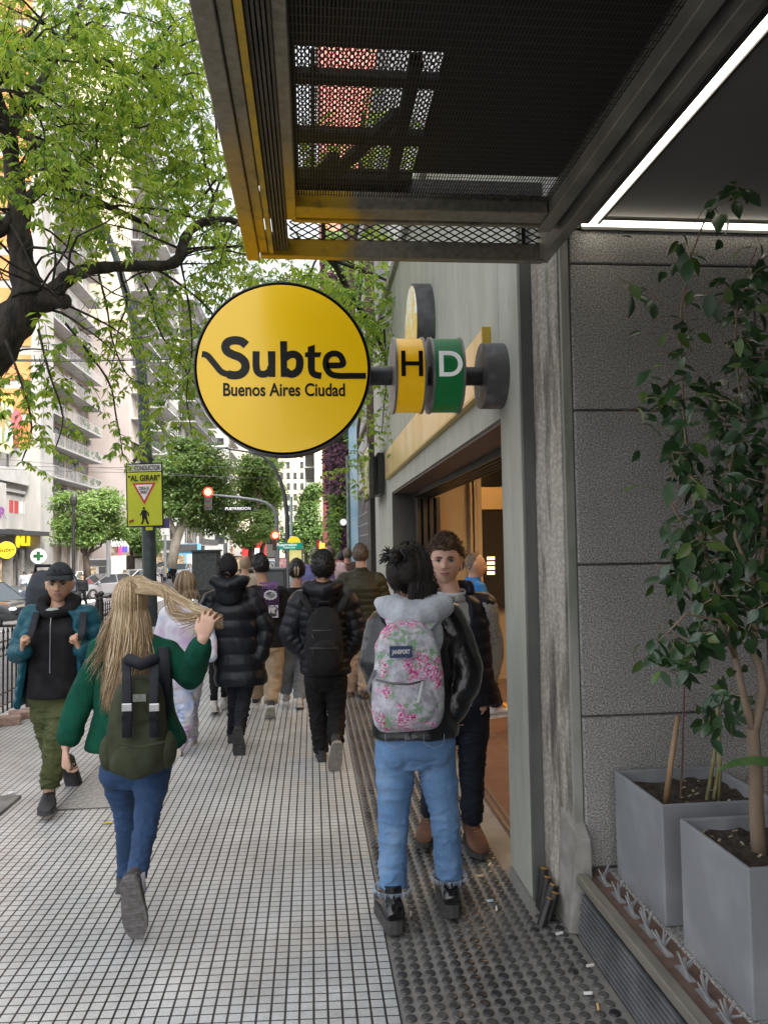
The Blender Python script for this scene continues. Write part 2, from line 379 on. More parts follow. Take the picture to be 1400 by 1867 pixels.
# ================================================================ station facade
t = NT('painted_render'); x, y, z = t.xyz()
n1 = t.noise(1.5, 7, v=t.vec(t.math('MULTIPLY', x, 3), t.math('MULTIPLY', y, 3), t.math('MULTIPLY', z, .5)), rough=.7); n2 = t.noise(60, 4); n3 = t.noise(14, 3, v=t.vec(t.math('MULTIPLY', x, 3), t.math('MULTIPLY', y, 3), t.math('MULTIPLY', z, .35)))
c = t.ramp(n1, [(.3, (.33, .34, .29)), (.65, (.48, .48, .42))]); c = t.mix(t.ramp(n3, [(.56, 0), (.76, .5)]), c, (.20, .195, .165))
t.bump(n2, .25, .004); M_WALL = t.out(c, .75)
M_WALLD = mat('dark_grey_render', (.10, .105, .10), .7, (.145, .15, .14), 5, bump=.2, bscale=70, stretch=(2, 2, .6))
DY0, DY1, DZ = 4.07, 9.75, 2.385    # doorway
ZT = 4.95
st = thing('station_entrance', 'grey green rendered subway entrance facade with a wide doorway and a gold band', 'building', (XR, 6, 0))
b = MB(); YP = 3.68; XI = 1.30
b.box(XR, XI, YP, DY0, 0, ZT); b.build('pillar', M_WALL, st, bevel=.006)
b = MB(); b.box(XR, XI, DY0, DY1, DZ, ZT); b.build('lintel', M_WALL, st)
b = MB(); b.box(XR, XI, DY1, 12.3, -.1, ZT); b.box(XI, 9, 12.1, 12.3, -.1, ZT); b.build('end_wall', M_WALL, st)
b = MB(); b.box(XR+.004, 1.088, YP-.035, YP-.003, 0, 3.3); b.build('corner_return', M_WALLD, st)
b = MB(); YP0 = YP-.30; b.box(XR+.155, 9, YP-.28, YP-.04, 3.15, ZT); b.build('side_wall', M_WALLD, st)
b = MB(); b.box(XR-.05, 9, YP, 12.3, ZT, ZT+.12); b.build('roof_slab', M_CONC, st, bevel=.01)
# gold band
M_GOLD = mat('brushed_gold_panel', (.70, .52, .20), .32, (.82, .68, .42), 3, metal=.75, bump=.08, bscale=8, stretch=(1, 1, .4))
for i in range(4):
    b = MB(); a0 = 4.27+i*1.46; b.box(XR-.045, XR-.002, a0, a0+1.452, 2.60, 2.935); gp = b.build('gold_panel', M_GOLD, st, bevel=.003)
b = MB(); b.box(XR-.05, XR-.001, 4.245, 4.267, 2.595, 2.94); b.box(XR-.05, XR-.001, 4.267, 10.12, 2.578, 2.596); b.build('band_trim', mat('gold_trim', (.55, .38, .06), .3, metal=.6), st)
# doorway interior
M_BRN = mat('doorway_brown', (.075, .055, .045), .5, (.11, .08, .06), 4, stretch=(1, 4, 1))
b = MB(); b.box(XI, XI+.01, DY0, DY0+.02, 0, DZ)
b.box(XR+.02, XI+.30, DY0+.01, DY1-.01, DZ-.02, DZ+.04); b.build('doorway_soffit', M_BRN, st)
b = MB()
for i in range(5): b.box(XI+.0+i*.055, XI+.03+i*.055, DY0, DY1-.1, DZ-.075, DZ-.02)
b.build('shutter_track', mat('track_dark', (.03, .027, .025), .35, metal=.4), st)
sh = MB()
for i in range(4):
    X0 = XI+.0+i*.08; sh.box(X0, X0+.05, DY1-.35-.02*(i % 2), DY1-.04, 0, DZ-.09)
sh.build('folding_shutter', mat('shutter_brown', (.05, .038, .032), .35, (.07, .055, .045), 6, metal=.3), st, bevel=.006)
b = MB(); b.box(XR+.004, XI, DY1-.012, DY1-.002, 0, DZ-.02); b.build('door_jamb', mat('jamb_dark', (.07, .07, .068), .5), st)
M_PANEL = mat('beige_panel', (.42, .30, .17), .4, (.50, .37, .22), 2, bump=.05)
M_LIT = mat('lobby_wall', (.38, .25, .12), .6, (.44, .30, .16), 2)
b = MB(); b.box(XI+.26, 8.0, 9.6, 9.7, 0, 3.2); b.build('lobby_back_wall', M_PANEL, st)
b = MB(); b.box(7.6, 7.7, 3.8, 9.6, 0, 3.2); b.build('lobby_side_wall', M_LIT, st)
b = MB(); b.box(XI, 7.7, YP+.1, 12, 3.05, 3.15); b.build('lobby_ceiling', mat('lobby_ceiling', (.09, .07, .055), .8), st)
b = MB()
for i in range(2): b.box(1.98+i*.05, 2.01+i*.05, 9.45-.02*i, 9.6, 0, 3.05)
b.box(2.06, 2.12, 9.42, 9.6, 0, 3.05); b.build('lobby_column', M_PANEL, st, bevel=.004)
b = MB(); b.box(2.125, 4.4, 9.46, 9.5, 2.14, 2.42); b.build('lobby_sign_panel', mat('lit_gold', (.6, .42, .2), .4, metal=.4), st)
b = MB(); b.box(2.125, 5.4, 9.5, 9.54, .9, 2.13); b.box(2.125, 5.4, 9.5, 9.54, 2.44, 3.0); b.build('lobby_window', mat('dark_glass', (.03, .025, .02), .08, spec=.8), st)
t = NT('lobby_tile'); x, y, z = t.xyz()
fx = t.math('FRACT', t.math('DIVIDE', x, .4)); fy = t.math('FRACT', t.math('DIVIDE', y, .4))
g = t.math('MULTIPLY', t.math('GREATER_THAN', fx, .015), t.math('GREATER_THAN', fy, .015))
M_LT = t.out(t.mix(g, (.3, .22, .15), t.ramp(t.noise(6, 4), [(.3, (.16, .085, .06)), (.7, (.22, .12, .085))])), .3)
b = MB(); b.box(1.1255, 9, DY0-.2, 12.1, -.05, .001); tag(b.build('lobby_floor', M_LT), kind='structure')
b = MB()
for k in (0, .045): b.box(1.135+k, 1.155+k, DY0, DY1, 0, .012)
b.build('threshold_rail', mat('worn_steel', (.28, .24, .2), .4, metal=.8), st)
# lobby luminaires (warm, lit)
M_WARM = mat('warm_lamp', (.9, .7, .4), .5, emit=(1, .62, .28), estr=70)
for (X, Y, lab) in ((2.7, 5.4, 'lit warm ceiling lamp nearest the doorway in the lobby'), (2.4, 7.6, 'lit warm ceiling lamp deeper in the lobby'), (4.6, 6.6, 'lit warm ceiling lamp far inside the lobby')):
    l = thing('ceiling_lamp', lab, 'lamp', (X, Y, 3.05), 'warm lamps in the lobby ceiling')
    b = MB(); b.box(X-.32, X+.32, Y-.12, Y+.12, 3.0, 3.05); b.build('housing', M_IRON, l)
    b = MB(); b.box(X-.29, X+.29, Y-.09, Y+.09, 2.992, 2.999); b.build('diffuser', M_WARM, l)
tn = thing('indicator_panel', 'small panel with four lit windows inside the lobby beside the balding man', 'panel', (2.6, 8, 1.6))
for i in range(4):
    b = MB(); q = P(893, 1018+i*9, 8.0); b.box(q.x-.03, q.x+.05, 7.99, 8.0, q.z-.016, q.z+.016); b.build('lit_window', mat('panel_glow', (.9, .7, .4), .4, emit=(1, .75, .4), estr=1.6), tn)
b = MB(); q = P(893, 1032, 8.02); b.box(q.x-.05, q.x+.12, 8.003, 8.03, q.z-.14, q.z+.14); b.build('backing', mat('dark_glass2', (.03, .022, .015), .2), tn)
wf = MB()
for i in range(9):
    for j in range(3):
        wf.box(2.0+i*.05, 2.035+i*.05, 7.9+j*.09, 7.96+j*.09, .0012, .008)
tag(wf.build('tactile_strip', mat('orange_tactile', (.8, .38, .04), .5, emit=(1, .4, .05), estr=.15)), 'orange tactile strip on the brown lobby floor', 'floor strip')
# ---------------------------------------------------------------- old masonry strip and granite wall
t = NT('peeling_plaster'); x, y, z = t.xyz()
v = t.vec(t.math('MULTIPLY', x, 4), t.math('MULTIPLY', y, 4), t.math('MULTIPLY', z, .45))
n1 = t.noise(2.4, 8, v=v, rough=.7); n2 = t.noise(50, 5); n3 = t.noise(5, 4)
c = t.ramp(n1, [(.34, (.10, .095, .085)), (.44, (.30, .27, .23)), (.50, (.52, .47, .41)), (.7, (.62, .58, .51))]); c = t.mix(t.ramp(n2, [(.45, .35), (.6, 0)]), c, (.12, .1, .08))
t.bump(t.math('ADD', n1, t.math('MULTIPLY', n2, .4)), .9, .012); M_PLAST = t.out(c, .85)
ow = thing('old_wall', 'narrow strip of stained peeling plaster between the grey pillar and the granite wall', 'wall', (1.2, 3.5, 0))
A = Vector((1.09, YP-.025, 0)); 
b = MB(); gx0 = 1.205; GY = 3.40
b.add([(A.x, A.y, 0), (gx0-.05, GY+.04, 0), (1.6, GY+.04, 0), (1.6, A.y+.1, 0), (A.x, A.y, 3.2), (gx0-.05, GY+.04, 3.2), (1.6, GY+.04, 3.2), (1.6, A.y+.1, 3.2)], [(0, 1, 5, 4), (1, 2, 6, 5), (2, 3, 7, 6), (3, 0, 4, 7), (4, 5, 6, 7), (0, 3, 2, 1)])
b.build('plaster', M_PLAST, ow)
b = MB(); m = [(1.11, 3.64), (1.095, 3.33), (1.20, 3.30), (1.22, 3.6)]
b.add([(p[0], p[1], 0) for p in m]+[(1.12, 3.63, .55), (1.15, 3.345, .40), (1.20, 3.32, .40), (1.22, 3.6, .55)], [(0, 3, 2, 1), (4, 5, 6, 7), (0, 1, 5, 4), (1, 2, 6, 5), (2, 3, 7, 6), (3, 0, 4, 7)])
b.build('base_block', mat('mortar', (.24, .225, .20), .9, (.36, .34, .31), 10, bump=.5), ow, bevel=.006)
t = NT('rough_granite'); x, y, z = t.xyz()
n1 = t.noise(125, 3, rough=.8); n2 = t.noise(210, 2); n3 = t.noise(1.6, 3); n4 = t.noise(75, 4, rough=.7)
c = t.ramp(n1, [(.33, (.08, .076, .072)), (.44, (.36, .345, .325)), (.54, (.56, .54, .51)), (.64, (.86, .84, .80))]); c = t.mix(t.ramp(n2, [(.5, 0), (.62, .6)]), c, (.055, .052, .05))
c = t.mix(t.ramp(n3, [(.45, 0), (.7, .25)]), c, (.16, .125, .115))
t.bump(t.math('ADD', n4, t.math('MULTIPLY', n1, .6)), .85, .012); M_GRAN = t.out(c, .72)
gw = thing('granite_wall', 'rough grey granite block wall behind the potted plants', 'wall', (2.4, GY, 0))
edges = [.245, .915, 1.60, 2.31, 2.995, 3.17]
for i in range(5):
    cols = [gx0, 2.95, 4.6] if i % 2 == 0 else [gx0, 2.1, 3.8, 4.6]
    for j in range(len(cols)-1):
        b = MB(); b.box(cols[j]+.003, cols[j+1]-.003, GY, GY+.25, edges[i]+.005, edges[i+1]-.005); b.build('granite_block', M_GRAN, gw, bevel=.006)
b = MB(); b.box(gx0-.042, gx0-.004, GY+.012, GY+.2, .245, 3.17); b.build('corner_strip', mat('mossy_render', (.22, .24, .19), .8, (.38, .37, .33), 7, bump=.4, stretch=(1, 1, .4)), gw)
b = MB(); b.box(gx0, 4.6, GY+.02, GY+.24, .2, 3.16); b.build('joint_mortar', mat('joint', (.15, .14, .13), .9), gw)
# ---------------------------------------------------------------- ledge with ribbed riser
M_RUB = mat('ribbed_rubber', (.10, .105, .11), .5, (.18, .185, .19), 6, bump=.2)
lg = thing('planter_ledge', 'low granite ledge with a ribbed dark riser and steel edging under the planters', 'ledge', (1.6, 2, 0))
LY1 = GY-.02
b = MB(); b.box(1.30, 4.5, -.5, GY-.001, 0, .245); b.build('ledge_stone', M_GRAN, lg, bevel=.01)
b = MB()
for i in range(9):
    z0 = .012+i*.0205; xo = 1.118+.020*i/9; b.box(xo, 1.1465, -.5, 3.28, z0, z0+.0125)
b.build('ribbed_riser', M_RUB, lg); b = MB(); b.box(1.147, 1.1547, -.5, 3.275, .0, .2); b.build('riser_backing', M_IRON, lg)
b = MB(); b.box(1.156, 1.19, -.5, 3.30, .02, .215); b.build('gap_lining', M_IRON, lg)
b = MB(); b.box(1.128, 1.172, -.5, 3.31, .222, .262); b.build('steel_edge', mat('edge_steel', (.26, .24, .20), .45, (.38, .35, .29), 12, metal=.5, bump=.3, stretch=(1, .2, 1)), lg, bevel=.004)
b = MB(); b.box(1.173, 1.30, -.5, GY-.001, .1, .238); b.build('rusty_channel', mat('rust_channel', (.13, .075, .055), .8, (.2, .13, .10), 14, bump=.4), lg)
M_SPIKE = mat('spike_plastic', (.24, .25, .26), .55, (.36, .36, .36), 8)
b0 = None
for i in range(13):
    Y = 3.28-i*.14-rr.random()*.03; q = thing('bird_spike', 'grey plastic anti-perching spikes standing in a row along the ledge channel', 'spikes', (1.235, Y, .238), 'plastic spikes along the ledge')
    b = MB(); b.box(1.225, 1.25, Y-.05, Y+.05, .238, .243); b.build('spike_base', M_SPIKE, q)
    for k in range(5):
        b = MB(); a = R(-40+k*20+rr.uniform(-8, 8)); e = Vector((1.237+math.sin(a)*.045, Y+rr.uniform(-.035, .035), .243+math.cos(a)*rr.uniform(.05, .085)))
        b.tube([(1.237, Y+(k-2)*.012, .24), e], [.007, .003], 5); b.build('spike', M_SPIKE, q)
# pipes cut off at the pillar base
pb = thing('pipe_bundle', 'five black cut conduit pipes with yellow ends leaning at the pillar base', 'pipes', (1.12, 3.55, 0))
for (tx, ty, bx_, by_) in ((991, 1584, 984, 1655), (998, 1600, 988, 1662), (1008, 1614, 992, 1668), (1012, 1629, 999, 1678), (1002, 1639, 986, 1690)):
    bt = G(bx_, by_); tp_ = P(tx, ty, bt.y+.02); b = MB(); b.tube([bt, tp_], .021, 12); pp = b.build('pipe', M_IRON, pb, smooth='auto')
    b = MB(); dd = (tp_-bt).normalized(); b.tube([tp_, tp_+dd*.003], .016, 12); b.build('pipe_end', mat('pipe_yellow', (.65, .36, .05), .6, (.3, .15, .03), 60), pp)
# ---------------------------------------------------------------- soffit over the recess
M_CEIL = mat('recess_ceiling', (.125, .12, .114), .7, (.15, .145, .136), 1.5)
sf = thing('recess_soffit', 'smooth dark grey soffit above the planters edged with white light strips', 'ceiling', (2.4, 1.5, 3.2))
b = MB(); b.box(1.34, 4.6, -1.2, 3.35, 3.20, 3.3); b.build('soffit_panel', M_CEIL, sf)
b = MB(); b.box(1.14, 1.26, -1.2, 3.36, 3.165, 3.3); b.box(1.26, 4.6, 3.41, 3.62, 3.171, 3.3); b.build('edge_beam', mat('beam_grey', (.13, .125, .11), .5, (.19, .18, .16), 5, metal=.3), sf)
M_STRIP = mat('light_strip', (.9, .88, .8), .5, emit=(1, .92, .76), estr=3.2)
ls = thing('light_strip', 'long white diffuser light strip running toward the street along the soffit edge', 'lamp', (1.3, 1, 3.18))
for i in range(3):
    b = MB(); b.box(1.285, 1.325, -1.2+i*1.53, .318+i*1.53, 3.172, 3.19); b.build('diffuser', M_STRIP, ls)
b = MB(); b.box(1.262, 1.284, -1.2, 3.36, 3.165, 3.2); b.box(1.326, 1.339, -1.2, 3.36, 3.165, 3.2); b.build('housing', M_IRON, ls)
ls = thing('light_strip', 'white light strip along the top of the granite wall', 'lamp', (2.4, 3.37, 3.18))
b = MB(); b.box(1.26, 4.6, 3.362, 3.385, 3.165, 3.185); b.build('diffuser', M_STRIP, ls)
b = MB(); b.box(1.26, 4.6, 3.386, 3.408, 3.150, 3.2); b.build('housing', M_IRON, ls)
# right side and rear of the recess (unseen, closes the room for the light)
b = MB(); b.box(4.6, 4.8, -1.2, 3.65, 0, 3.3); tag(b.build('recess_side_wall', M_GRAN), 'granite side wall of the planter recess outside the frame', 'wall')
# ================================================================ canopy
t = NT('canopy_steel'); x, y, z = t.xyz()
n1 = t.noise(1.8, 3, v=t.vec(t.math('MULTIPLY', x, 1.6), t.math('MULTIPLY', y, .9), z)); n2 = t.noise(40, 5)
c = t.ramp(n2, [(.3, (.20, .175, .13)), (.7, (.33, .30, .24))])
yl = t.math('MULTIPLY', t.ramp(t.math('ADD', t.math('MULTIPLY', n1, .9), t.math('SUBTRACT', -.18, x)), [(.38, 0), (.52, 1)]), 1.0)
yl = t.math('MULTIPLY', yl, t.ramp(t.math('MULTIPLY', t.math('ADD', t.math('ADD', y, 1.5), t.math('MULTIPLY', n1, 1.2)), .2), [(.58, .0), (.74, 1)]))
c = t.mix(yl, c, (.66, .40, .02)); c = t.mix(t.ramp(t.noise(9, 6, rough=.7), [(.55, 0), (.75, .7)]), c, (.07, .06, .05))
M_CAN = t.out(c, t.ramp(n2, [(.3, .35), (.7, .6)]), Metallic=.35)
CX0, CX1, CY1 = -.26, 1.075, 3.42; CZ = 3.0
cn = thing('entrance_canopy', 'dark steel canopy with perforated soffit and flaking yellow paint projecting over the pavement', 'canopy', (.4, 1.5, CZ))
def beams(b, lst):
    for q in lst: b.box(*q)
b = MB(); beams(b, [(CX0-.012, CX0+.045, -1.2, CY1+.012, CZ-.01, CZ+.22), (CX0+.047, CX0+.085, -1.2, CY1-.05, CZ+.004, CZ+.02)]); b.build('outer_beam', M_CAN, cn, bevel=.004)
b = MB(); beams(b, [(CX0+.09, CX0+.11, -1.2, CY1-.06, CZ-.002, CZ+.03)]); b.build('yellow_edge', mat('yellow_paint', (.62, .38, .02), .5, (.30, .22, .08), 9, contrast=(.45, .7), detail=8), cn)
b = MB(); b.box(CX0+.05, CX1, CY1-.046, CY1, CZ-.006, CZ+.075); b.build('front_beam', M_CAN, cn, bevel=.004)
b = MB(); b.box(CX0+.20, CX1-.11, CY1-.46, CY1-.36, CZ+.03, CZ+.10); b.box(CX0+.20, CX1-.02, CY1-.325, CY1-.30, CZ+.035, CZ+.1); b.build('inner_beam', M_CAN, cn, bevel=.004)
b = MB(); b.box(CX1-.105, CX1-.05, -1.2, CY1-.30, CZ+.02, CZ+.12); b.box(CX1-.02, CX1+.03, -1.2, CY1, CZ+.0, CZ+.25); b.build('wall_beam', mat('canopy_grey', (.19, .175, .15), .45, (.28, .26, .22), 7, metal=.4), cn, bevel=.004)
b = MB(); b.box(CX0+.175, CX0+.215, -1.2, CY1-.36, CZ+.02, CZ+.12); b.build('side_beam', M_CAN, cn, bevel=.004)
def perf_mat(name, col, pitch, duty, axis=0):
    t = NT(name); o = t.xyz(); f = t.math('FRACT', t.math('DIVIDE', o[axis], pitch)); f2 = t.math('FRACT', t.math('DIVIDE', o[1-axis], pitch*3.2))
    hole = t.math('MULTIPLY', t.math('LESS_THAN', f, duty), t.math('LESS_THAN', f2, .86))
    t.out(col, .45, Metallic=.3)
    tr = t.t.nodes.new('ShaderNodeBsdfTransparent'); mx = t.t.nodes.new('ShaderNodeMixShader'); out = t.t.nodes['Material Output']
    t.put(mx.inputs[0], hole); t.t.links.new(t.b.outputs[0], mx.inputs[1]); t.t.links.new(tr.outputs[0], mx.inputs[2]); t.t.links.new(mx.outputs[0], out.inputs[0]); return t.m
M_PERF = perf_mat('perforated_sheet', (.040, .034, .028), .0105, .56)
b = MB(); b.add([(CX0+.21, -1.2, CZ+.075), (CX1-.08, -1.2, CZ+.075), (CX1-.08, CY1-.37, CZ+.075), (CX0+.21, CY1-.37, CZ+.075)], [(0, 3, 2, 1)]); b.build('perforated_soffit', M_PERF, cn)
b = MB()
for i in range(5): b.box(CX0+.115+i*.013, CX0+.123+i*.013, -1.2, CY1-.06, CZ+.012, CZ+.05)
b.box(CX0+.11, CX0+.175, -1.2, CY1-.06, CZ+.05, CZ+.06); b.build('ribbed_strip', mat('dark_ribs', (.05, .04, .033), .5, (.085, .07, .055), 12, bump=.3), cn)
# top deck: opaque sheets leave an opening that shows the sky through expanded mesh
ZD = CZ+.33
def deckpx(px, py): return G(px, py, ZD)
o0 = deckpx(538, 85); o1 = deckpx(805, 350)
ox0, oy0 = deckpx(538, 85).x, deckpx(600, 85).y; ox1, oy1 = deckpx(760, 250).x+.02, deckpx(640, 352).y
M_BLK = mat('canopy_deck', (.018, .016, .014), .8)
b = MB(); th = .012
b.box(CX0, ox0, -1.2, CY1, ZD, ZD+th); b.box(ox1, CX1+.04, -1.2, CY1-.16, ZD, ZD+th); b.box(ox0, ox1, -1.2, oy0, ZD, ZD+th); b.box(ox0, ox1, oy1, CY1-.16, ZD, ZD+th)
b.build('deck_sheet', M_BLK, cn)
b = MB()                              # framing seen against the light
W_ = ox1-ox0; H_ = oy1-oy0
for f, f2 in ((.10, .055), (.45, .08), (.80, .06)): b.box(ox0, ox1, oy0+H_*f, oy0+H_*(f+f2), ZD-.03, ZD-.002)
for f in (.10, .76): b.box(ox0+W_*f, ox0+W_*(f+(.03 if f < .2 else .09)), oy0, oy1, ZD-.05, ZD-.004)
b.bar((ox0+W_*.30, oy0+H_*.76, ZD-.03), (ox0+W_*.76, oy0+H_*.30, ZD-.03), .045, .03); b.bar((ox0, oy0+H_*.98, ZD-.03), (ox0+W_*.3, oy0+H_*.62, ZD-.03), .04, .03)
b.build('deck_framing', M_BLK, cn)
def mesh_sheet(b, o, u, v, nu, nv, w, pu, pv):     # expanded metal: diamonds
    o = Vector(o); u = Vector(u); v = Vector(v)
    for i in range(nu):
        for j in range(nv):
            c = o+u*(i*pu)+v*(j*pv)
            for a, d in (((0, .5), (.5, 0)), ((.5, 0), (1, .5)), ((1, .5), (.5, 1)), ((.5, 1), (0, .5))):
                b.bar(c+u*(pu*a[0])+v*(pv*a[1]), c+u*(pu*d[0])+v*(pv*d[1]), w, w, up=u.cross(v))
b = MB(); mesh_sheet(b, (ox0, oy0, ZD+.03), (1, 0, 0), (0, 1, 0), int(W_/.02)+1, int(H_/.036)+1, .0035, .02, .036); b.build('expanded_mesh', M_BLK, cn)
b = MB(); mesh_sheet(b, (CX0+.18, CY1-.05, CZ+.07), (1, 0, 0), (0, 0, 1), 22, 4, .005, .055, .03)
for f in (.24, .92): b.box(CX0+(CX1-CX0)*f, CX0+(CX1-CX0)*f+.018, CY1-.06, CY1-.03, CZ+.07, CZ+.3)
b.box(CX0+.05, CX1, CY1-.046, CY1, CZ+.18, CZ+.36)
b.build('front_mesh', M_IRON, cn)
b = MB(); b.box(CX0+.0, CX1, -1.2, -1.15, CZ, CZ+.33); b.build('rear_beam', M_CAN, cn)
ub = thing('unseen_upper_building', 'unseen tall stone block over the planter recess, added to shade the near pavement', 'building', (3, 1, 3.3))  # unseen building mass, added to keep the sun off the near pavement
b = MB(); b.box(1.16, 12, -22, 3.62, 3.36, 24); b.build('wall', M_GRAN, ub); b = MB(); b.box(4.8, 12, -22, 3.6, 0, 3.35); b.build('base_wall', M_GRAN, ub)
b = MB(); b.box(1.16, 4.8, -22, -4.5, 0, 3.35); b.build('side_pier', M_GRAN, ub)
# ================================================================ round illuminated sign on its arm
SY = 4.02
M_YEL = mat('sign_yellow', (.78, .49, .002), .3, (.70, .43, .006), 1.6, contrast=(.5, .8), detail=9, stretch=(1, 1, .5), emit=(1, .62, .0), estr=.12, coat=.12)
M_BLKP = mat('sign_black', (.005, .005, .006), .4, spec=.25)
M_RIM = mat('sign_rim', (.022, .026, .03), .4, (.05, .052, .055), 14)
ctr = P(516, 671, SY-.09); RS = .446
sg = thing('round_sign', 'large round yellow Subte sign with black rim on a bracket beside the canopy', 'sign', (ctr.x, SY, ctr.z))
un = Vector((1, 0, 0)).normalized(); upv = Vector((0, 0, 1)); nY = Vector((0, 1, 0))
b = MB(); b.disc((ctr.x, SY, ctr.z), nY, RS, .17, 96); b.lathe((ctr.x, SY-.085, ctr.z), [(RS-.02, 0), (RS+.006, 0), (RS+.006, .014), (RS-.02, .014)], 96, axis=(0, 1, 0)); b.build('casing', M_RIM, sg, smooth='auto')
b = MB(); b.disc((ctr.x, SY-.086, ctr.z), nY, RS-.012, .006, 96); b.build('face', M_YEL, sg, smooth='auto')
FY = SY-.0905
def fp(px, py):                    # photo pixel -> sign face plane, relative to the sign centre
    q = P(px, py, FY); return (q.x-ctr.x, q.z-ctr.z)
def stroke(b, pts, w, y=FY, th=.002, sm=True):
    P2 = [Vector(p) for p in pts]
    if sm:
        out = []
        for i in range(len(P2)-1):
            p0 = P2[max(i-1, 0)]; p1 = P2[i]; p2 = P2[i+1]; p3 = P2[min(i+2, len(P2)-1)]
            for k in range(6):
                t_ = k/6; out.append(.5*((2*p1)+(p2-p0)*t_+(2*p0-5*p1+4*p2-p3)*t_*t_+(3*p1-p0-3*p2+p3)*t_**3))
        out.append(P2[-1]); P2 = out
    L = []; Rr = []
    for i, p in enumerate(P2):
        d = (P2[min(i+1, len(P2)-1)]-P2[max(i-1, 0)]).normalized(); n = Vector((-d.y, d.x)); L.append(p+n*w/2); Rr.append(p-n*w/2)
    n = len(P2); vs = [(ctr.x+p.x, y, ctr.z+p.y) for p in L]+[(ctr.x+p.x, y, ctr.z+p.y) for p in Rr]
    b.add(vs, [(i, i+1, n+i+1, n+i) for i in range(n-1)])
px2m = SY/FPX
b = MB()
S_ = [(368, 645), (378, 648), (392, 664), (403, 677), (415, 682), (428, 684), (440, 681), (447, 672), (446, 660), (437, 651), (424, 646), (414, 640), (411, 631), (416, 623), (428, 620), (440, 622), (449, 629)]
stroke(b, [fp(*q) for q in S_[:6]], 11*px2m, FY-.0006)
stroke(b, [fp(*q) for q in S_[4:]], 15*px2m)
# u
stroke(b, [fp(467, 640), fp(467, 668), fp(471, 679), fp(481, 682), fp(491, 677), fp(494, 668)], 12.5*px2m); b.cur = 0
b.add([Vector((ctr.x+a, FY-.0003, ctr.z+c)) for a, c in (fp(488, 640), fp(502, 640), fp(502, 687), fp(490, 687))], [(0, 1, 2, 3)])
# b
b.add([Vector((ctr.x+a, FY-.0003, ctr.z+c)) for a, c in (fp(510.5, 621.5), fp(523.5, 621.5), fp(523.5, 687), fp(512, 687))], [(0, 1, 2, 3)])
stroke(b, [fp(520, 652), fp(528, 646.5), fp(538, 646), fp(545.5, 653), fp(546.5, 664), fp(543.5, 675), fp(535, 681.5), fp(527, 681), fp(520, 675)], 13.5*px2m)
# t
b.add([Vector((ctr.x+a, FY-.0003, ctr.z+c)) for a, c in (fp(561, 632), fp(574, 628), fp(574, 672), fp(561, 672))], [(0, 1, 2, 3)])
b.add([Vector((ctr.x+a, FY-.0006, ctr.z+c)) for a, c in (fp(556, 642), fp(586, 642), fp(583, 651), fp(556, 651))], [(0, 1, 2, 3)])
stroke(b, [fp(567.5, 669), fp(569, 678), fp(575, 683), fp(586, 685)], 12*px2m)
# e with its tail running to the rim
stroke(b, [fp(596, 666), fp(623, 665), fp(624, 655), fp(617, 646), fp(606, 644.5), fp(597, 650), fp(593.5, 661), fp(596, 673), fp(604, 682), fp(618, 685), fp(640, 685), fp(667, 685)], 11*px2m, FY-.0009, sm=True)
b.build('logo_lettering', M_BLKP, sg)
text_mesh('caption', 'Buenos Aires Ciudad', M_BLKP, sg, P(518.5, 711.5, FY), (1, 0, 0), (0, 0, 1), .092, .001, bold=.0022, wscale=.795)
# arm
az = P(690, 685, SY).z
arm = thing('sign_bracket', 'black tubular bracket with round wall plate carrying the yellow sign', 'bracket', (XR, SY, az))
b = MB(); b.tube([(ctr.x+RS-.005, SY, az), (XR-.1, SY, az)], .05, 20); b.build('arm_tube', M_RIM, arm, smooth='auto')
b = MB(); b.disc((XR-.055, SY, az), (1, 0, 0), .175, .12, 40); b.build('wall_plate', mat('plate_grey', (.09, .09, .095), .55, (.20, .195, .19), 9, bump=.3, contrast=(.5, .7)), arm, smooth='auto')
for (xa, xb, ch, cm, lm, lab) in ((709, 774, 'H', mat('drum_yellow', (.66, .38, .004), .3, (.55, .31, .01), 9, coat=.15, detail=8, emit=(1, .55, .0), estr=.16), M_BLKP, 'yellow letter H line drum on the sign bracket'),
        (775, 843, 'D', mat('drum_green', (.004, .125, .035), .35, (.006, .095, .03), 5, coat=.1, emit=(0, .35, .08), estr=.06), mat('letter_white', (.75, .74, .72), .4, emit=(1, 1, 1), estr=.12), 'green letter D line drum on the sign bracket')):
    X0 = P(xa+9, 680, SY-.05).x; X1 = P(xb-2, 680, SY-.1).x; rd = .195
    d = thing('line_drum', lab, 'sign', ((X0+X1)/2, SY, az), 'line letter drums on the bracket')
    b = MB(); b.tube([(X0, SY, az), (X1, SY, az)], rd, 56); b.build('drum', cm, d, smooth='auto')
    for X in (X0, X1):
        b = MB(); b.tube([(X-.006, SY, az), (X+.006, SY, az)], rd+.008, 56); b.build('end_cap', mat('cap_grey', (.18, .17, .165), .45, (.30, .28, .27), 10, metal=.3), d, smooth='auto')
    text_mesh('letter', ch, lm, d, ((X0+X1)/2+.003, SY-rd-.0045, az+.012), (1, 0, 0), (0, 0, 1), .185, .006, bold=.002)
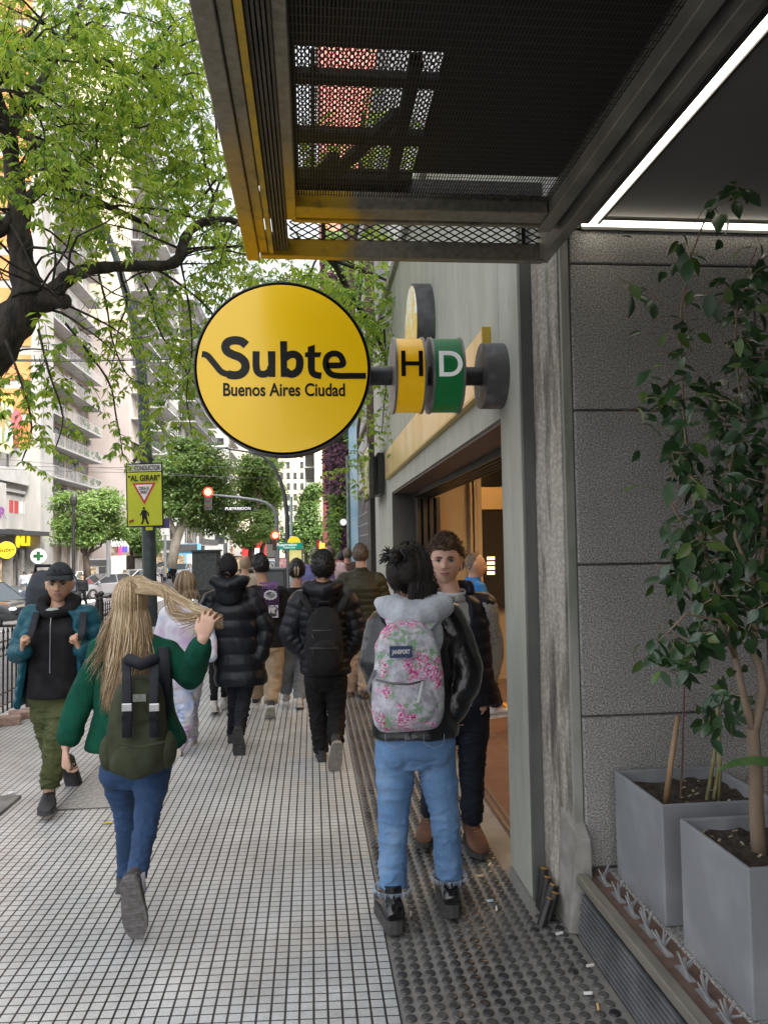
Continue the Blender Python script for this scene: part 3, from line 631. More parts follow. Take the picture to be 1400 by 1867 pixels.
# second round sign flat on the facade further on
q = PX(772, 600, XR-.04); s2 = thing('wall_sign', 'round yellow and white sign in a dark drum casing mounted high on the facade', 'sign', (XR, q.y, q.z))
b = MB(); r2 = .40; zc = q.z-.02; b.disc((XR-.075, q.y, zc), (1, 0, 0), r2, .15, 56); b.build('casing', M_RIM, s2, smooth='auto')
t = NT('peeled_sign'); x, y, z = t.xyz(); n = t.noise(9, 6, rough=.7)
t.out(t.mix(t.ramp(t.math('ADD', n, t.math('MULTIPLY', z, -.5)), [(.42, 0), (.46, 1)]), (.85, .84, .8), (.8, .5, .01)), .3, Emission_Color=(.9, .8, .5, 1), Emission_Strength=.04)
b = MB(); b.disc((XR-.153, q.y, zc), (1, 0, 0), r2-.02, .006, 56); b.build('face', MATS['peeled_sign'], s2)
# display screen on the facade
scr = thing('display_screen', 'dark framed display screen on a wall bracket beyond the doorway', 'screen', (XR, 11, 3))
a = P(704, 805, 10.6); c = P(676, 918, 10.6)
b = MB(); zt = P(700, 806, 10.5).z; zb = P(700, 905, 10.5).z; b.box(.80, .86, 10.45, 11.75, zb, zt)
b.build('frame', M_IRON, scr, bevel=.006)
b = MB(); b.box(.94, 1.03, 10.7, 11.4, zb+.05, zt-.12); b.box(.86, .94, 10.9, 11.1, zb+.3, zb+.6); b.build('mount', M_IRON, scr)
t = NT('screen_picture'); t.xyz(); n = t.noise(2.2, 3)
cc = t.ramp(n, [(.3, (.03, .09, .03)), (.45, (.12, .18, .05)), (.55, (.5, .42, .25)), (.7, (.65, .6, .5))])
t.out((.02, .02, .02), .15); t.put(t.b.inputs['Emission Color'], cc); t.b.inputs['Emission Strength'].default_value = .12
b = MB(); b.box(.794, .799, 10.5, 11.7, zb+.05, zt-.05); b.build('screen', MATS['screen_picture'], scr)
# ================================================================ planters
M_PLG = mat('planter_grey', (.25, .26, .275), .6, (.35, .36, .375), 2.6, bump=.25, bscale=24, detail=9, contrast=(.42, .60))
def planter(x0, x1, y0, y1, z0, z1, label):
    p = thing('planter', label, 'planter', ((x0+x1)/2, (y0+y1)/2, z0), 'square grey planters on the ledge')
    b = MB(); w = .016; o = [(x0, y0), (x1, y0), (x1, y1), (x0, y1)]; i_ = [(x0+w, y0+w), (x1-w, y0+w), (x1-w, y1-w), (x0+w, y1-w)]; zs = z1-.05
    vs = [(q[0], q[1], z0) for q in o]+[(q[0], q[1], z1) for q in o]+[(q[0], q[1], z1) for q in i_]+[(q[0], q[1], zs-.02) for q in i_]
    fs = [(0, 3, 2, 1)]+[(k, (k+1) % 4, 4+(k+1) % 4, 4+k) for k in range(4)]+[(4+k, 4+(k+1) % 4, 8+(k+1) % 4, 8+k) for k in range(4)]+[(8+k, 8+(k+1) % 4, 12+(k+1) % 4, 12+k) for k in range(4)]
    b.add(vs, fs); b.build('box', M_PLG, p, bevel=.006)
    n = 14; b = MB(); rs = random.Random(int(y0*100)); vs = [(x0+w+(x1-x0-2*w)*i/n, y0+w+(y1-y0-2*w)*j/n, zs+rs.uniform(-.01, .014)) for j in range(n+1) for i in range(n+1)]
    b.add(vs, [(j*(n+1)+i, j*(n+1)+i+1, (j+1)*(n+1)+i+1, (j+1)*(n+1)+i) for j in range(n) for i in range(n)]); b.build('soil', M_SOIL, p, smooth=True)
    for k in range(14):
        b = MB(); cx, cy = rs.uniform(x0+.05, x1-.05), rs.uniform(y0+.05, y1-.05); a = rs.uniform(0, 6.28); L = rs.uniform(.008, .022)
        b.bar((cx, cy, zs+.014), (cx+L*math.cos(a), cy+L*math.sin(a), zs+.02), .008, .003); b.build('wood_chip', mat('chip', (.3, .22, .14), .8, (.5, .42, .3), 30), p)
    return p
PX0 = 1.31
yb, yt = G(1348, 1848, .245).y, 0
pl1 = planter(PX0, PX0+.44, 2.27, 2.71, .246, .70, 'nearest square grey planter holding the ficus trunk')
pl2 = planter(PX0, PX0+.46, 2.85, 3.31, .246, .70, 'second square grey planter with bare cut stalks beside the granite wall')
M_LEAF = mat('ficus_leaf', (.022, .065, .016), .28, (.035, .085, .03), 3, spec=.6)
M_LEAF2 = mat('ficus_leaf_young', (.06, .14, .02), .35, (.09, .15, .03), 3)
M_LEAF.node_tree.nodes['Principled BSDF'].inputs['Specular IOR Level'].default_value = .7
M_BARKF = mat('ficus_bark', (.20, .14, .09), .8, (.32, .24, .17), 9, bump=.4, bscale=60, stretch=(1, 1, .4))
def leaf_geo(vs, fs, p, d, n, L, w, fold=.25, nseg=3):
    """oval leaf from p along d, normal n; folded along its midrib"""
    s_ = d.cross(n).normalized(); o = len(vs); prof = (0, .8, 1, .62, 0) if nseg == 3 else (0, 1, 0)
    m = len(prof)-1
    for i, q in enumerate(prof):
        c = p+d*(L*i/m)-n*(L*.18*(i/m)**2); vs.append(tuple(c))
        if 0 < i < m: vs.append(tuple(c+s_*(w*q/2)+n*(w*q*fold/2))); vs.append(tuple(c-s_*(w*q/2)+n*(w*q*fold/2)))
    if m == 4:
        a = o; fs += [(a, a+2, a+1), (a, a+1, a+3), (a+1, a+2, a+5, a+4), (a+1, a+4, a+6, a+3), (a+4, a+5, a+8, a+7), (a+4, a+7, a+9, a+6), (a+7, a+8, a+10), (a+7, a+10, a+9)]
    else: fs += [(o, o+2, o+4, o+1), (o, o+1, o+4, o+3)][:0]+[(o, o+2, o+4), (o, o+4, o+3)]
fc = thing('potted_ficus', 'tall thin ficus tree with dark glossy leaves rising from the nearest planter', 'plant', (1.55, 2.45, .65))
rf = random.Random(11)
def at(px, py, Y): return P(px, py, Y)
FYd = 2.5
tr = [(at(1385, 1572, FYd), .026), (at(1379, 1480, FYd), .024), (at(1378, 1400, FYd), .022), (at(1372, 1330, FYd), .021)]
b = MB(); b.tube([p for p, r in tr], [r for p, r in tr], 10)
b.tube([at(1374, 1335, FYd), at(1392, 1260, FYd), at(1385, 1215, FYd+.05), at(1372, 1190, FYd+.05), at(1382, 1080, FYd), at(1395, 940, FYd), at(1405, 800, FYd)], [.019, .016, .014, .012, .01, .008, .006], 8)
b.tube([at(1374, 1335, FYd), at(1358, 1280, FYd), at(1340, 1200, FYd+.03), at(1325, 1120, FYd+.1), at(1290, 1020, FYd+.15), at(1262, 900, FYd+.2), at(1248, 780, FYd+.2), at(1240, 640, FYd+.2), at(1242, 560, FYd+.2), at(1258, 470, FYd+.2), at(1285, 400, FYd+.2), at(1310, 350, FYd+.2)], [.015, .013, .011, .009, .008, .006, .006, .005, .0045, .004, .003, .002], 7)
b.tube([at(1340, 1200, FYd+.03), at(1310, 1130, FYd-.1), at(1250, 1120, FYd-.1), at(1200, 1170, FYd-.1)], [.008, .005, .004, .002], 6)
b.tube([at(1382, 1080, FYd), at(1340, 980, FYd-.1), at(1330, 860, FYd), at(1350, 740, FYd), at(1340, 620, FYd), at(1345, 540, FYd), at(1380, 450, FYd)], [.009, .006, .005, .004, .004, .003, .002], 6)
b.tube([at(1290, 1020, FYd+.15), at(1235, 940, FYd+.1), at(1205, 880, FYd+.1)], [.005, .004, .002], 6)
FT = b
# leaf clouds along the stems (photo-wise centres, real depth scatter)
clouds = [(1215, 755, 55, 75, 26), (1190, 720, 35, 40, 10), (1250, 830, 55, 45, 26), (1355, 620, 45, 60, 34), (1380, 690, 40, 60, 34), (1320, 740, 60, 50, 30), (1370, 820, 50, 60, 38), (1300, 900, 60, 60, 42), (1370, 930, 50, 60, 42),
          (1260, 990, 55, 50, 40), (1340, 1010, 60, 55, 44), (1380, 1080, 40, 60, 34), (1290, 1080, 60, 45, 40), (1230, 1045, 30, 35, 16), (1260, 1165, 60, 30, 30), (1200, 1185, 30, 22, 9), (1330, 1150, 50, 40, 30), (1240, 1215, 45, 25, 14),
          (1330, 1265, 40, 40, 14), (1300, 1310, 25, 25, 6), (1245, 610, 25, 45, 10), (1200, 570, 50, 50, 5), (1240, 460, 35, 60, 9), (1320, 530, 60, 35, 14), (1310, 380, 35, 45, 8), (1340, 345, 40, 20, 6), (1380, 500, 30, 60, 14), (1380, 860, 40, 90, 40), (1395, 700, 25, 90, 30), (1395, 1000, 25, 90, 30), (1350, 560, 50, 60, 22), (1280, 700, 60, 60, 14), (1150, 500, 40, 100, 4)]
vsA, fsA, vsB, fsB = [], [], [], []
tw = MB()
for (cx, cy, rx, ry, n) in clouds:
    for _ in range(int(n*1.35)):
        Yd = FYd+rf.gauss(.08, .14); p = at(cx+rf.gauss(0, .5)*rx, cy+rf.gauss(0, .5)*ry, min(3.2, max(2.15, Yd)))
        d = Vector((rf.uniform(-1, 1), rf.uniform(-.9, .5), rf.uniform(-1.3, .35))).normalized(); n_ = Vector((rf.uniform(-.5, .5), rf.uniform(-1, .2), rf.uniform(.2, 1)))
        n_ = (n_-d*n_.dot(d)).normalized(); L = rf.uniform(.05, .09)
        if rf.random() < .86: leaf_geo(vsA, fsA, p, d, n_, L, L*.52)
        else: leaf_geo(vsB, fsB, p, d, n_, L*.9, L*.48)
        if rf.random() < .5: tw.tube([p, p-d*.05+V(rf.uniform(-.02, .02), 0, -.02)], [.0015, .0022], 4)
FT.add(tw.v, tw.f); FT.build('trunk', M_BARKF, fc, smooth=True)
b = MB(); b.add(vsA, fsA); b.build('foliage', M_LEAF, fc, smooth=True)
b = MB(); b.add(vsB, fsB); b.build('young_foliage', M_LEAF2, fc, smooth=True); pass
# stalks in the second planter
stk = thing('cut_stalks', 'bare brown cut stalks and a thin stem standing in the second planter', 'plant', (1.45, 3.0, .65))
b = MB(); b.tube([at(1213, 1468, 3.0), at(1222, 1400, 3.0), at(1236, 1305, 3.0)], [.013, .012, .010], 8); b.build('stalk', mat('stalk_brown', (.26, .15, .08), .7, (.42, .28, .16), 12, stretch=(1, 1, .3)), stk, smooth=True)
b = MB(); b.tube([at(1240, 1465, 3.05), at(1244, 1380, 3.05), at(1248, 1240, 3.0)], [.005, .004, .003], 6); b.build('stem', mat('stem_red', (.15, .08, .06), .7), stk)
cane = thing('young_cane_plant', 'thin mottled canes with a few pale leaves between the two planters', 'plant', (1.6, 3.0, .65))
b = MB()
for (pts) in (((1288, 1462), (1300, 1390), (1306, 1340)), ((1300, 1465), (1310, 1400), (1306, 1340)), ((1310, 1465), (1312, 1400), (1308, 1290), (1315, 1230))):
    b.tube([at(q[0], q[1], 3.02) for q in pts], [.008]*(len(pts)-1)+[.004], 6)
b.build('cane', mat('cane', (.22, .2, .09), .7, (.45, .38, .2), 30, stretch=(1, 1, .5)), cane, smooth=True)
vs, fs = [], []
for _ in range(16):
    p = at(1312+rf.gauss(0, 20), 1290+rf.gauss(0, 30), 3.0+rf.uniform(-.1, .1)); d = Vector((rf.uniform(-1, 1), rf.uniform(-1, .3), rf.uniform(-1, .3))).normalized(); n_ = Vector((0, -.6, 1)); n_ = (n_-d*n_.dot(d)).normalized(); leaf_geo(vs, fs, p, d, n_, .08, .045)
b = MB(); b.add(vs, fs); b.build('foliage', mat('pale_leaf', (.05, .12, .06), .35, (.10, .18, .11), 6), cane, smooth=True)
bl = thing('strap_leaf', 'long green strap leaf reaching in from the right edge over the planters', 'plant', (1.7, 2.5, 1.0))
vs, fs = [], []; pts = [at(q[0], q[1], 2.42) for q in ((1450, 1400), (1400, 1390), (1370, 1388), (1340, 1392), (1318, 1400), (1305, 1408))]; ws = [.03, .03, .026, .02, .01, .002]
for i, p in enumerate(pts): vs += [p+V(0, ws[i]*.5, ws[i]*.45), p-V(0, 0, ws[i]*.1), p-V(0, ws[i]*.5, ws[i]*.35)]
for i in range(len(pts)-1): fs += [(3*i, 3*i+1, 3*i+4, 3*i+3), (3*i+1, 3*i+2, 3*i+5, 3*i+4)]
b = MB(); b.add(vs, fs); b.build('blade', mat('strap_green', (.06, .14, .04), .35, (.14, .24, .08), 12), bl, smooth=True)
# ================================================================ street tree over the pavement
M_BARK = mat('dark_bark', (.013, .010, .008), .9, (.055, .043, .033), 14, bump=1, bscale=30, stretch=(1, 1, .35), bdist=.03)
def leaf_mat(name, c1, c2, tr):
    t = NT(name); t.xyz(); n = t.noise(1.1, 2); n2 = t.voro(6, out='Color')
    sp = t.t.nodes.new('ShaderNodeSeparateColor'); t.t.links.new(n2, sp.inputs[0])
    c = t.ramp(t.math('ADD', t.math('MULTIPLY', n, .5), t.math('MULTIPLY', sp.outputs[0], .5)), [(.3, c1), (.7, c2)])
    t.out(c, .42)
    d = t.t.nodes.new('ShaderNodeBsdfTranslucent'); d.inputs[0].default_value = tr+(1,)
    mx = t.t.nodes.new('ShaderNodeMixShader'); mx.inputs[0].default_value = .45
    t.t.links.new(t.b.outputs[0], mx.inputs[1]); t.t.links.new(d.outputs[0], mx.inputs[2]); t.t.links.new(mx.outputs[0], t.t.nodes['Material Output'].inputs[0]); return t.m
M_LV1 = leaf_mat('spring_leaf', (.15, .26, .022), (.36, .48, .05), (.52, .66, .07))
M_LV2 = leaf_mat('darker_leaf', (.07, .15, .022), (.16, .29, .04), (.24, .42, .045))  # darker green leaf tone, dealt to the sprays at random
def tree_limb(b, pts, rr_, n=10):
    """pts pixel+depth, smoothed"""
    P3 = [P(*q) for q in pts]; out = []; ro = []
    for i in range(len(P3)-1):
        p0 = P3[max(i-1, 0)]; p1 = P3[i]; p2 = P3[i+1]; p3 = P3[min(i+2, len(P3)-1)]
        for k in range(4):
            t_ = k/4; out.append(.5*((2*p1)+(p2-p0)*t_+(2*p0-5*p1+4*p2-p3)*t_*t_+(3*p1-p0-3*p2+p3)*t_**3)); ro.append((rr_[i]*(1-t_)+rr_[i+1]*t_)*(1+.10*math.sin(len(out)*1.7)))
    out.append(P3[-1]); ro.append(rr_[-1]); b.tube(out, ro, n); return out
TRUNK = MB(); nodes = []
T0 = 6.6
limbs = [
 ([(-150, 1330, 6.9), (-140, 1100, 6.9), (-95, 850, 6.8), (-40, 690, 6.7), (5, 615, 6.6), (40, 565, 6.6), (62, 535, 6.6)], [.24, .21, .19, .175, .165, .15, .13], 16),
 ([(55, 545, 6.6), (42, 490, 6.6), (36, 430, 6.6), (34, 370, 6.6), (22, 300, 6.6), (14, 240, 6.5), (-5, 180, 6.4), (-30, 90, 6.2), (-40, -80, 6)], [.155, .105, .095, .085, .07, .062, .055, .05, .04], 12),
 ([(55, 555, 6.6), (95, 545, 6.55), (123, 551, 6.5)], [.13, .085, .055], 10),
 ([(85, 548, 6.6), (105, 525, 6.6), (125, 506, 6.6), (160, 492, 6.7), (205, 486, 6.8), (260, 484, 6.9), (305, 483, 7.0), (328, 468, 7.0), (335, 440, 7.0), (352, 415, 7.05), (378, 403, 7.1), (420, 400, 7.2), (480, 420, 7.4)], [.10, .07, .062, .055, .05, .048, .047, .055, .048, .042, .036, .026, .012], 10),
 ([(40, 385, 6.6), (52, 360, 6.6), (75, 342, 6.7), (105, 338, 6.8), (130, 348, 6.9), (165, 362, 7), (210, 382, 7.1), (255, 403, 7.2), (290, 425, 7.3)], [.05, .045, .042, .038, .034, .03, .028, .024, .01], 8),
 ([(-20, 232, 6.4), (20, 236, 6.4), (55, 250, 6.4), (85, 275, 6.3), (115, 310, 6.2)], [.04, .036, .03, .02, .01], 7),
 ([(-30, 425, 6.5), (0, 418, 6.5), (28, 390, 6.6)], [.07, .06, .045], 8),
 ([(115, 70, 6.8), (160, 105, 6.8), (200, 115, 6.8), (240, 128, 6.9), (272, 146, 7)], [.022, .03, .032, .028, .018], 7),
 ([(15, 110, 6.3), (0, 140, 6.3), (-20, 160, 6.3)], [.03, .04, .05], 7),
 ([(14, 240, 6.5), (60, 170, 6.7), (110, 90, 7.0), (150, 0, 7.3), (190, -90, 7.6)], [.05, .035, .03, .02, .01], 7),
 ([(105, 340, 6.8), (170, 280, 7.3), (240, 235, 7.7), (310, 190, 8), (370, 150, 8.3)], [.03, .024, .018, .014, .008], 7),
 ([(378, 403, 7.1), (390, 360, 7.3), (402, 320, 7.5), (395, 270, 7.7)], [.025, .018, .012, .006], 6),
 ([(420, 400, 7.2), (520, 440, 8.3), (600, 470, 9.3), (640, 540, 9.8), (680, 600, 10.2), (720, 690, 10.4)], [.03, .05, .045, .04, .03, .012], 8),
 ([(600, 470, 9.3), (680, 500, 9.6), (740, 520, 9.9), (790, 488, 10.1)], [.03, .022, .016, .008], 6),
]
for pts, rr_, n in limbs: nodes.append(tree_limb(TRUNK, pts, rr_, n))
tl = thing('street_tree', 'large leaning street tree with dark trunk and drooping bright spring foliage over the pavement', 'tree', (-3.9, 6.9, 0))
TRUNK.build('trunk', M_BARK, tl, smooth=True)
rt = random.Random(5)
twb = MB(); LA = ([], []); LB = ([], [])
def compound(p, d, n, k, sc):
    """spray of pointed leaflets hanging off a twig point"""
    tgt = LA if rt.random() < .72 else LB
    for i in range(k):
        a = d.copy(); a.rotate(Quaternion(n, (i-(k-1)/2)*.62+rt.uniform(-.2, .2))); a += Vector((rt.uniform(-.25, .25), rt.uniform(-.25, .25), rt.uniform(-.4, .1))); a.normalize()
        nn = (n+Vector((rt.uniform(-.5, .5), rt.uniform(-.5, .5), rt.uniform(-.2, .6)))); nn = (nn-a*nn.dot(a)).normalized()
        leaf_geo(tgt[0], tgt[1], p+a*.01, a, nn, sc*rt.uniform(.7, 1.15), sc*rt.uniform(.30, .42), .3, 1)
def twig(p, d, L, droop, sc=.075, r=.005, dens=1.0):
    pts = [p]; n = max(4, int(L/.09)); st_ = L/n; d = d.normalized()
    for i in range(n):
        d = (d+Vector((rt.uniform(-.28, .28), rt.uniform(-.28, .28), rt.uniform(-.2, .2)-droop))).normalized(); pts.append(pts[-1]+d*st_)
    twb.tube(pts, [r*(1-.8*i/n) for i in range(n+1)], 4)
    for i in range(1, n+1):
        if rt.random() > dens: continue
        for sd_ in (1, -1):
            if rt.random() < .8:
                s_ = d.cross(Vector((0, 0, 1))); s_ = s_.normalized() if s_.length > .05 else Vector((1, 0, 0))
                dd = (s_*sd_+d*.5+Vector((0, rt.uniform(-.6, .6), -.35))).normalized(); nn = Vector((rt.uniform(-.3, .3), rt.uniform(-.4, .1), 1)); nn = (nn-dd*nn.dot(dd)).normalized()
                compound(pts[i], dd, nn, rt.choice((2, 3, 3, 4)), sc)
    return pts
# crown regions: centre, radii (photo degrees of arc at that depth), depth range, number of twigs
crown = [(-40, 60, 120, 110, 5.6, 8.5, 70), (90, 60, 110, 90, 5.4, 9, 105), (230, 60, 100, 90, 5.6, 9, 100), (330, 90, 60, 100, 6, 9, 75), (100, 190, 120, 70, 5.6, 9, 110), (240, 210, 90, 80, 6, 9, 90), (345, 240, 60, 80, 6.5, 9, 75),
         (120, 290, 90, 60, 5.6, 8.5, 48), (240, 320, 110, 60, 6, 9, 55), (370, 350, 45, 80, 6.5, 9, 60), (-20, 330, 50, 120, 5.5, 8, 30), (150, 400, 70, 40, 6, 8, 14), (250, 430, 80, 40, 6, 8.5, 18), (395, 440, 50, 50, 6.6, 9, 40), (60, 290, 30, 60, 5.5, 7, 10),
         (300, 530, 60, 45, 6.5, 8.5, 20), (370, 540, 50, 60, 6.5, 9, 24), (240, 590, 30, 50, 6.5, 8, 9), (320, 620, 50, 60, 6.5, 8.5, 17), (290, 700, 45, 55, 6.8, 8.5, 10), (350, 700, 30, 40, 7, 9, 8), (300, 770, 35, 25, 7, 8.5, 6), (180, 560, 30, 40, 6, 7.5, 5), (20, 690, 40, 30, 5.5, 7, 8),
         (110, 640, 50, 40, 6, 7.5, 8), (60, 750, 30, 35, 5.8, 7, 4), (130, 690, 50, 20, 6, 7, 5),
         (480, 500, 60, 25, 8, 10.5, 36), (560, 490, 60, 25, 8, 10.5, 36), (640, 540, 50, 50, 8.8, 10.6, 44), (700, 580, 40, 60, 9, 11, 36), (670, 670, 25, 60, 9.3, 11, 22), (730, 530, 40, 35, 9, 10.8, 20), (700, 770, 18, 28, 9.5, 10.6, 11), (640, 840, 30, 20, 10, 11.5, 8), (440, 480, 30, 40, 7.5, 9.5, 22),
         (660, 240, 120, 70, 9.0, 11, 60), (620, 330, 90, 40, 8.8, 10.5, 34), (740, 300, 30, 70, 9, 10.5, 16), (690, 440, 70, 30, 9, 10.5, 24)]
for (cx, cy, rx, ry, y0, y1, n) in crown:
    for _ in range(n):
        a = rt.uniform(0, 6.28); q = math.sqrt(rt.random())
        p = P(cx+rx*q*math.cos(a), cy+ry*q*math.sin(a), rt.uniform(y0, y1))
        if p.z > ZD-.6 and p.x > CX0-.15 and p.y < CY1+.2: continue
        up_ = rt.random() < .35; far = cx > 460
        twig(p, Vector((rt.uniform(-1, 1), rt.uniform(-1, 1), rt.uniform(-.6, .9) if up_ else rt.uniform(-1.1, .1))), rt.uniform(.25, .6)*(1.15 if far else 1), .14, sc=rt.uniform(.062, .10)*(1.1 if far else 1), r=.0035)
# long hanging whips seen against the buildings
whips = [([(120, 590), (160, 640), (200, 700), (212, 760), (220, 800), (223, 832)], 6.6), ([(70, 600), (90, 680), (115, 760), (100, 820)], 6.2), ([(250, 490), (275, 540), (290, 600), (320, 650), (370, 720), (410, 780)], 7.4),
         ([(180, 500), (195, 560), (205, 620), (230, 680), (262, 700)], 6.9), ([(330, 480), (345, 560), (350, 640), (340, 720), (350, 790)], 7.2), ([(700, 600), (705, 680), (700, 740), (696, 790)], 9.9), ([(10, 620), (40, 700), (58, 780), (40, 840)], 5.9), ([(780, 470), (775, 540), (760, 570), (700, 590)], 9.9)]
for pts, Y in whips:
    o = tree_limb(twb, [(x_, y_, Y) for x_, y_ in pts], [.012*(1-.8*i/len(pts)) for i in range(len(pts))], 5)
    for i, p in enumerate(o[2:]):
        if rt.random() < .55: twig(p, Vector((rt.uniform(-1, 1), rt.uniform(-.5, .5), -.2)), rt.uniform(.1, .3), .2, sc=rt.uniform(.055, .08), r=.003)
# secondary bare branches through the crown
for _ in range(90):
    l = rt.choice(nodes[:13]); p = rt.choice(l)
    if p.z < 3.2: continue
    d = Vector((rt.uniform(-1, 1), rt.uniform(-.7, 1), rt.uniform(-.5, 1))).normalized(); pts = [p]; L = rt.uniform(.6, 1.6); n = 8
    for i in range(n): d = (d+Vector((rt.uniform(-.3, .3), rt.uniform(-.3, .3), rt.uniform(-.3, .22)))).normalized(); pts.append(pts[-1]+d*L/n)
    if any(q.x > CX0-.1 and q.y < CY1+.1 and q.z > 2.8 for q in pts): continue
    twb.tube(pts, [.014*(1-.75*i/n) for i in range(n+1)], 5)
twb.build('branches', M_BARK, tl, smooth=True)
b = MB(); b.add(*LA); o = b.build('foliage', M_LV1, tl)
b = MB(); b.add(*LB); o = b.build('darker_foliage', M_LV2, tl)
print('LEAVES', len(LA[0])//4, len(LB[0])//4)
# ================================================================ street behind
M_WHITE = mat('white_facade', (.30, .29, .27), .8, (.42, .41, .385), .6, stretch=(1, 1, .4), bump=.1, bscale=8)
M_SLAB = mat('balcony_slab', (.33, .325, .31), .8, (.42, .41, .395), 1)
M_WIN = mat('window_glass', (.02, .022, .026), .15, (.07, .07, .07), .9, spec=.5)
M_PINK = mat('pinkish_party_wall', (.36, .31, .285), .9, (.46, .40, .375), .35, detail=8, stretch=(1, 1, .5), bump=.1, bscale=5)
M_CREAM = mat('cream_render', (.58, .50, .36), .85, (.66, .58, .44), .4)
M_ORANGE = mat('orange_brick', (.50, .20, .065), .85, (.60, .27, .10), .8)
M_RAIL = mat('rail_metal', (.45, .45, .44), .5)
M_DRAIL = mat('rail_dark', (.05, .05, .05), .5)
M_BRK = mat('red_brick', (.42, .13, .08), .85, (.52, .19, .13), 1.2)
M_SHUT = mat('roller_shutter', (.42, .34, .28), .7, (.52, .46, .40), 3, stretch=(.2, .2, 6))
M_CURT = mat('curtain', (.5, .48, .44), .9, (.65, .62, .58), 4, stretch=(1, 6, .2))
rb = random.Random(21)
ZG = -1.05
XW = -24.0
def balcony_block(bld, X, Y0, Y1, z0, nfl, fh, dep, railm, bays, slabm=M_SLAB, end_panel=True, fs=.95, seed=1, wallm=None):
    r_ = random.Random(seed)
    for k in range(nfl):
        z = z0+k*fh
        b = MB(); b.box(X, X+dep, Y0, Y1, z-.17, z); s_ = b.build('balcony', slabm, bld)
        b = MB(); n = int((Y1-Y0)/.28)
        b.box(X+dep-.05, X+dep, Y0+.05, Y1-.05, z+fs-.04, z+fs); b.box(X+dep-.04, X+dep-.01, Y0+.05, Y1-.05, z+.08, z+.11)
        for i in range(n+1): Y = Y0+.05+(Y1-Y0-.1)*i/n; w_ = .012 if i % 5 else .025; b.box(X+dep-.035, X+dep-.015, Y-w_, Y+w_, z, z+fs)
        b.box(X, X+dep, Y1-.05, Y1-.02, z+fs-.04, z+fs)
        b.build('railing', railm, s_)
        if end_panel:
            b = MB(); b.box(X+.02, X+dep+.02, Y0-.03, Y0+.06, z-.17, z+fs); b.build('end_panel', M_WHITE, s_)
        w0 = (Y1-Y0)/bays
        for j in range(bays):
            a = Y0+w0*j+w0*.12; e = Y0+w0*(j+1)-w0*.12
            f = MB(); f.box(X, X+.05, a, e, z+.02, z+fh-.55); wm = M_WIN if r_.random() < .6 else (M_SHUT if r_.random() < .6 else M_CURT)
            o = f.build('window', wm, bld)
            f = MB()
            for yy_ in (a, (a+e)/2, e): f.box(X+.05, X+.09, yy_-.04, yy_+.04, z+.02, z+fh-.52)
            f.box(X+.05, X+.09, a, e, z+fh-.56, z+fh-.48); f.build('frame', M_WHITE, o)
            if r_.random() < .3:
                f = MB(); f.box(X+.02, X+.35, e-.1, e+.6, z+fh-.9, z+fh-.45); f.build('air_conditioner', M_SLAB, bld)
            if r_.random() < .35:
                f = MB()
                for q in range(8): f.ell((X+dep-.2+r_.uniform(-.1, .1), a+r_.uniform(0, e-a), z+r_.uniform(.1, .8)), (.16, .2, .18), 6)
                f.build('foliage', M_BUSH, bld)
M_BUSH = mat('balcony_green', (.03, .07, .02), .8, (.08, .14, .04), 9)
# --- low shop building with signs
lb = thing('corner_shop_building', 'low two storey building with dark awning and lit shop window at the far left', 'building', (XW, 55, ZG))
b = MB(); b.box(XW-12, XW, 40, 66.2, ZG, 7.2); b.build('wall', mat('grey_upper', (.36, .34, .31), .85, (.46, .44, .40), .7), lb)
b = MB(); b.box(XW-.2, XW+.7, 40, 66.3, 7.2, 8.3); b.box(XW-.2, XW+.35, 40, 66.3, 6.5, 6.75); b.build('cornice', M_SLAB, lb)
b = MB(); b.box(XW, XW+2.2, 40, 66.6, 3.0, 3.35); b.build('awning', mat('awning_dark', (.03, .032, .035), .5), lb)
M_SHOP = None
t = NT('shop_display'); x, y, z = t.xyz(); n = t.noise(1.6, 4, v=t.vec(t.math('MULTIPLY', x, 1), y, t.math('MULTIPLY', z, 2.2)), rough=.7); w2 = t.voro(1.3, out='Color')
cc = t.ramp(n, [(.38, (.05, .035, .02)), (.5, (.35, .24, .12)), (.6, (.85, .68, .42)), (.72, (1, .9, .7))])
t.out((.05, .04, .03), .3); t.put(t.b.inputs['Emission Color'], cc); t.b.inputs['Emission Strength'].default_value = .30; M_SHOP = t.m
b = MB(); b.box(XW, XW+.3, 56, 61.6, ZG+.2, 2.3); b.box(XW, XW+.3, 62.6, 63.8, ZG+.3, 1.5); b.build('lit_shop_window', M_SHOP, lb)
b = MB(); b.box(XW, XW+.6, 55, 65.9, 1.15, 3.0); b.build('black_fascia', mat('black_sign_band', (.015, .015, .016), .4), lb)
for Y in (61.9, 64.3):
    b = MB(); b.box(XW, XW+.8, Y, Y+.55, ZG, 1.9); b.build('column', mat('grey_column', (.20, .19, .18), .7, (.28, .27, .25), 3), lb)
M_YS = mat('lit_yellow', (.9, .62, .02), .4, emit=(1, .7, .02), estr=.8)
text_mesh('fascia_lettering', 'MUN', M_YS, lb, PX(47, 987, XW+.62), (0, 1, 0), (0, 0, 1), 1.05, .05, bold=.06, spacing=.9, wscale=1.6)
b = MB(); q = PX(33, 987, XW+.62); b.disc((XW+.62, q.y, q.z), (1, 0, 0), .5, .06, 24); b.build('yellow_emblem', M_YS, lb)
